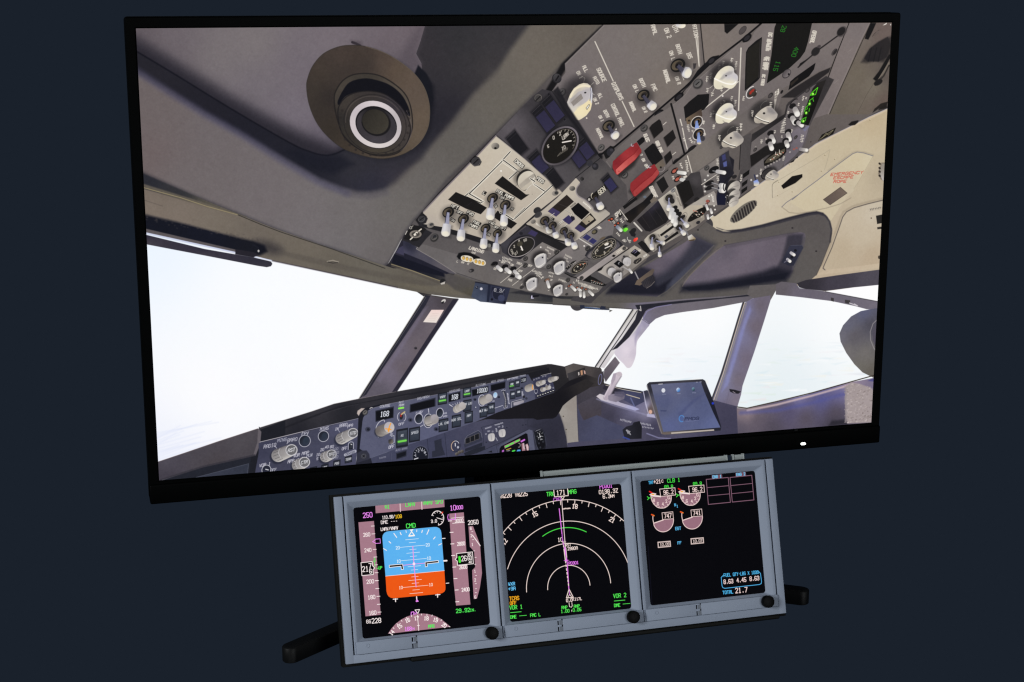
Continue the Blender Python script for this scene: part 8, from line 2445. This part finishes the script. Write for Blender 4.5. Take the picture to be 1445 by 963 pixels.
box(bm, MP(.2648, -.1986, .0005), MP(.2682, -.1968, .0022), .0004)
link('sensor_bump', bm, STEM, mon)
# V-shaped stand
bm = bmesh.new()
box(bm, MP(-.045, -.345, -.098), MP(.045, -.02, -.072), .006, 3)
box(bm, MP(-.05, -.09, -.074), MP(.05, .01, -.05), .004)
link('stand_neck', bm, BLACK, mon, 30)
bm = bmesh.new()
box(bm, MP(-.06, -.3518, -.125), MP(.06, -.3335, -.058), .006, 3)
link('stand_hub', bm, BLACK, mon, 30)
for sx in (-1, 1):
    tip, hub = np.array([.2520, .0705]), np.array([.035, -.082])
    d = (tip - hub) / np.hypot(*(tip - hub))
    n = np.array([-d[1], d[0]])
    out = [hub - n * .0076, tip - n * .0076 - d * .006]
    for i in range(9):
        t = math.radians(-75 + 150 * i / 8)
        out.append(tip - d * .006 + (d * math.cos(t) * .0075 + n * math.sin(t) * .0076))
    out += [tip + n * .0076 - d * .006, hub + n * .0076]
    if sx > 0:
        out = out[::-1]
    ctr = sum(out) / len(out)
    bm = bmesh.new()
    rg = []
    for y, k in ((-.352, .0006), (-.3512, 0), (-.3388, 0), (-.3381, .0004), (-.3377, .0012)):
        ring = []
        for i, p in enumerate(out):
            e = np.array(p) - hub
            a, b_ = e @ d, e @ n
            q = hub + d * (a - k * (1 if a > .1 else 0)) + n * (b_ - math.copysign(min(k, abs(b_)), b_))
            ring.append(MP(sx * q[0], y, q[1]))
        rg.append(ring)
    loops(bm, rg, True, True)
    link('leg', bm, STEM, mon, 40)

# ---------------------------------------------------------------- the three-screen panel
K = .974e-3                                     # metres per panel millimetre
TPC = np.array([.05290068, .20253313, 1.48666337]) * .974
RPC = np.array([[.96082554, -.07931945, .26556113], [-.06048332, -.99508677, -.07838428], [.27047376, .0592516, -.96090228]])
TM = np.array([.02368724, -.08928766, 1.45806732])
AX = ROT.T @ RPC                                # panel axes in the monitor frame
PO = ROT.T @ (TPC - TM)                         # panel centre (plan 216, 75)


def pmon(x, y, out=0.):
    """panel millimetres (x right, y down, out towards the viewer) to the monitor frame"""
    return PO + AX @ (np.array([x - 216, 75 - y, out]) * K)


base = pmon(216, 155)
px_, pz_, py_ = vec(AX[:, 0]), vec(AX[:, 1]), -vec(AX[:, 2])
bw = world(base)
pan = empty('display_panel', Matrix(((px_.x, py_.x, pz_.x, bw.x), (px_.y, py_.y, pz_.y, bw.y), (px_.z, py_.z, pz_.z, bw.z), (0, 0, 0, 1))),
            'grey instrument panel with three small square screens, leaning back below the large monitor', 'instrument panel')
L = lambda x, y, out=0.: ((x - 216) * K, -out * K, (155 - y) * K)


def deeper(x, y, out):
    """panel millimetres of the point seen through (x, y) that lies at depth out"""
    e = AX.T @ (EYE - PO) / K
    p = np.array([x - 216, 75 - y, 0.])
    t = (out - p[2]) / (e[2] - p[2])
    q = p + (e - p) * t
    return q[0] + 216, 75 - q[1]


def slab(bm, x0, y0, x1, y1, o0, o1, bev=.4, seg=2):
    a, b_ = L(x0, y1, o1), L(x1, y0, o0)
    box(bm, [min(a[i], b_[i]) for i in range(3)], [max(a[i], b_[i]) for i in range(3)], bev * K, seg)


bm = bmesh.new()
slab(bm, -2.6, -1.8, 434., 153.2, -16, -5.6, .8)
link('backing_board', bm, BOARD, pan, 30)
bm = bmesh.new()
slab(bm, 60, 150.6, 426, 155, -16, -2.2, 1.6, 3)
link('foot_strip', bm, BOARD, pan, 30)
bm = bmesh.new()
slab(bm, 0, 0, 7.3, 150, -5.65, 0, .5, 3)
slab(bm, 424.6, 0, 432, 150, -5.65, 0, .5, 3)
slab(bm, 6.6, 142.6, 425.3, 150, -5.6, -.04, .45, 3)
link('fascia', bm, GREY, pan, 30)
# pale bar behind the top edge, in two lengths
for a, b_ in ((-.0042, .1812), (.1882, .1985)):
    bm = bmesh.new()
    for p in ((a, b_),):
        y1 = -.2088
        q0, q1 = AX.T @ (np.array([a, y1, .03]) - PO) / K, AX.T @ (np.array([b_, y1, .03]) - PO) / K
        box(bm, L(q0[0] + 216, 75 - q0[1] + 16, q0[2] - 6.), L(q1[0] + 216, 75 - q1[1], q1[2]), .0006)
    link('rear_bar', bm, RAIL, pan)
bm = bmesh.new()
slab(bm, 205, 10, 398, 30, -24, -13.5, .8)
link('rear_bracket', bm, BOARD, pan)
# a strut behind so that the leaning panel stands
for x in (90, 342):
    bm = bmesh.new()
    a, b_ = pmon(x, 30, -13), pmon(x, 155, -14)
    foot = np.array([a[0], -TABLE + .0005, b_[2] - .06])
    ring = []
    for dx in (-.008, .008):
        ring.append([np.array(AX.T @ (np.array([p[0] + dx, p[1], p[2]]) - PO)) / K for p in (a, a + [0, -.012, -.001], foot + [0, 0, .01], foot)])
    loops(bm, [[L(q[0] + 216, 75 - q[1], q[2]) for q in r_] for r_ in ring], True, True)
    link('rear_strut', bm, BOARD, pan)

DU = [('left', (16.6, 11.0, 135.7, 128.9), attitude, 'left display unit with the blue and orange attitude picture'),
      ('middle', (154.8, 11.0, 274.0, 128.8), navigation, 'middle display unit with the compass and range rings'),
      ('right', (293.2, 10.1, 412.1, 128.2), engines, 'right display unit with the round engine dials')]
for i, (nm, (ax0, ay0, ax1, ay1), draw, lab) in enumerate(DU):
    x0 = 8.5 + 138.75 * i
    D = -4.4
    ix0, iy0 = deeper(ax0, ay0, D)
    ix1, iy1 = deeper(ax1, ay1, D)
    X = lambda pts, o: [L(x, y, o) for x, y in pts]
    bm = bmesh.new()
    R_ = lambda m, r, **k: rrect(x0 + m, m, x0 + 137.3 - m, 142.45 - m * .2, r)
    loops(bm, [X(R_(0, .5), -5.65), X(R_(0, .5), -.5), X(R_(.18, .5), -.15), X(R_(.5, .5), 0.),
               X(rrect(ix0 - 6.3, 5.4, ix1 + 6.2, 131.9, .5), 0.), X(rrect(ix0 - 5.9, 5.7, ix1 + 5.8, 131.7, .7), -.16),
               X(rrect(ix0, iy0, ix1, iy1, 2.6), D), X(rrect(ix0, iy0, ix1, iy1, 2.6), D - .5)])
    du = link('display_unit', bm, GREY, pan, 24)
    du['label'] = lab
    # screen
    sx0, sy0, sx1, sy1 = ix0 - .6, iy0 - .6, ix1 + .6, iy1 + .6
    cs = [(sx0, sy0), (sx1, sy0), (sx1, sy1), (sx0, sy1)]
    sh = Sheet(900, 900, [plan(pmon(x, y, D - .45)) for x, y in cs], (4, 4, 8))
    draw(sh)
    bm = bmesh.new()
    screen_mesh(bm, [L(x, y, D - .45) for x, y in cs])
    link('screen', bm, lit(nm + '_display', sh), du)
    # raised bar under the screen, split at the latch
    bx0, bx1 = x0 + 1.7, x0 + 137.8
    lx = x0 + 52.6
    bm = bmesh.new()
    slab(bm, bx0, 131.2, lx, 142.3, -3.4, 1.6, .35, 3)
    slab(bm, lx + 5.2, 131.2, bx1, 142.3, -3.4, 1.6, .35, 3)
    slab(bm, lx - .2, 131.0, lx + 3.9, 132.4, -3.3, 1.6, .2)
    slab(bm, lx + 1.3, 132.0, lx + 5.4, 136.6, -3.3, .9, .2)
    slab(bm, lx - .2, 136.3, lx + 3.9, 138.1, -3.3, 1.6, .2)
    slab(bm, lx + 1.3, 137.8, lx + 5.4, 142.2, -3.3, .9, .2)
    link('lower_bar', bm, GREY, du, 30)
    bm = bmesh.new()
    slab(bm, lx - .3, 132.3, lx + 1.75, 136.4, -3, .75, .05)
    slab(bm, lx - .3, 138.0, lx + 1.75, 142.0, -3, .75, .05)
    slab(bm, lx + 3.6, 136.4, lx + 5.4, 138.1, -3, .95, .05)
    slab(bm, lx + 3.6, 131.2, lx + 5.4, 132.3, -3, .95, .05)
    link('latch', bm, GROOVE, du)
    bm = bmesh.new()
    slab(bm, lx + 1.75, 132.4, lx + 5.3, 136.4, 0, .98, .1)
    slab(bm, lx + 1.75, 138.1, lx + 5.3, 142.0, 0, .98, .1)
    link('latch_plate', bm, SHADE, du)
    # flush screw head
    cx, cy = x0 + 11.9, 135.2
    bm = bmesh.new()
    loops(bm, [X([(cx + r * math.cos(t * math.pi / 12), cy + r * math.sin(t * math.pi / 12)) for t in range(24)], o) for r, o in ((1.9, 1.5), (1.9, 1.8), (1.55, 1.95), (1.2, 1.8), (.4, 1.74))], False, True)
    link('screw', bm, GREY, du, 40)
    # knob
    kx, ky = deeper(x0 + 128.9, 137.3, 7.2)
    bm = bmesh.new()
    loops(bm, [X([(kx + r * math.cos(t * math.pi / 24), ky + r * math.sin(t * math.pi / 24)) for t in range(48)], o) for r, o in ((5.6, 1.2), (5.85, 1.6), (5.85, 6.7), (5.7, 7.05), (5.4, 7.2))], True, True)
    link('knob', bm, KNOB, du, 40)
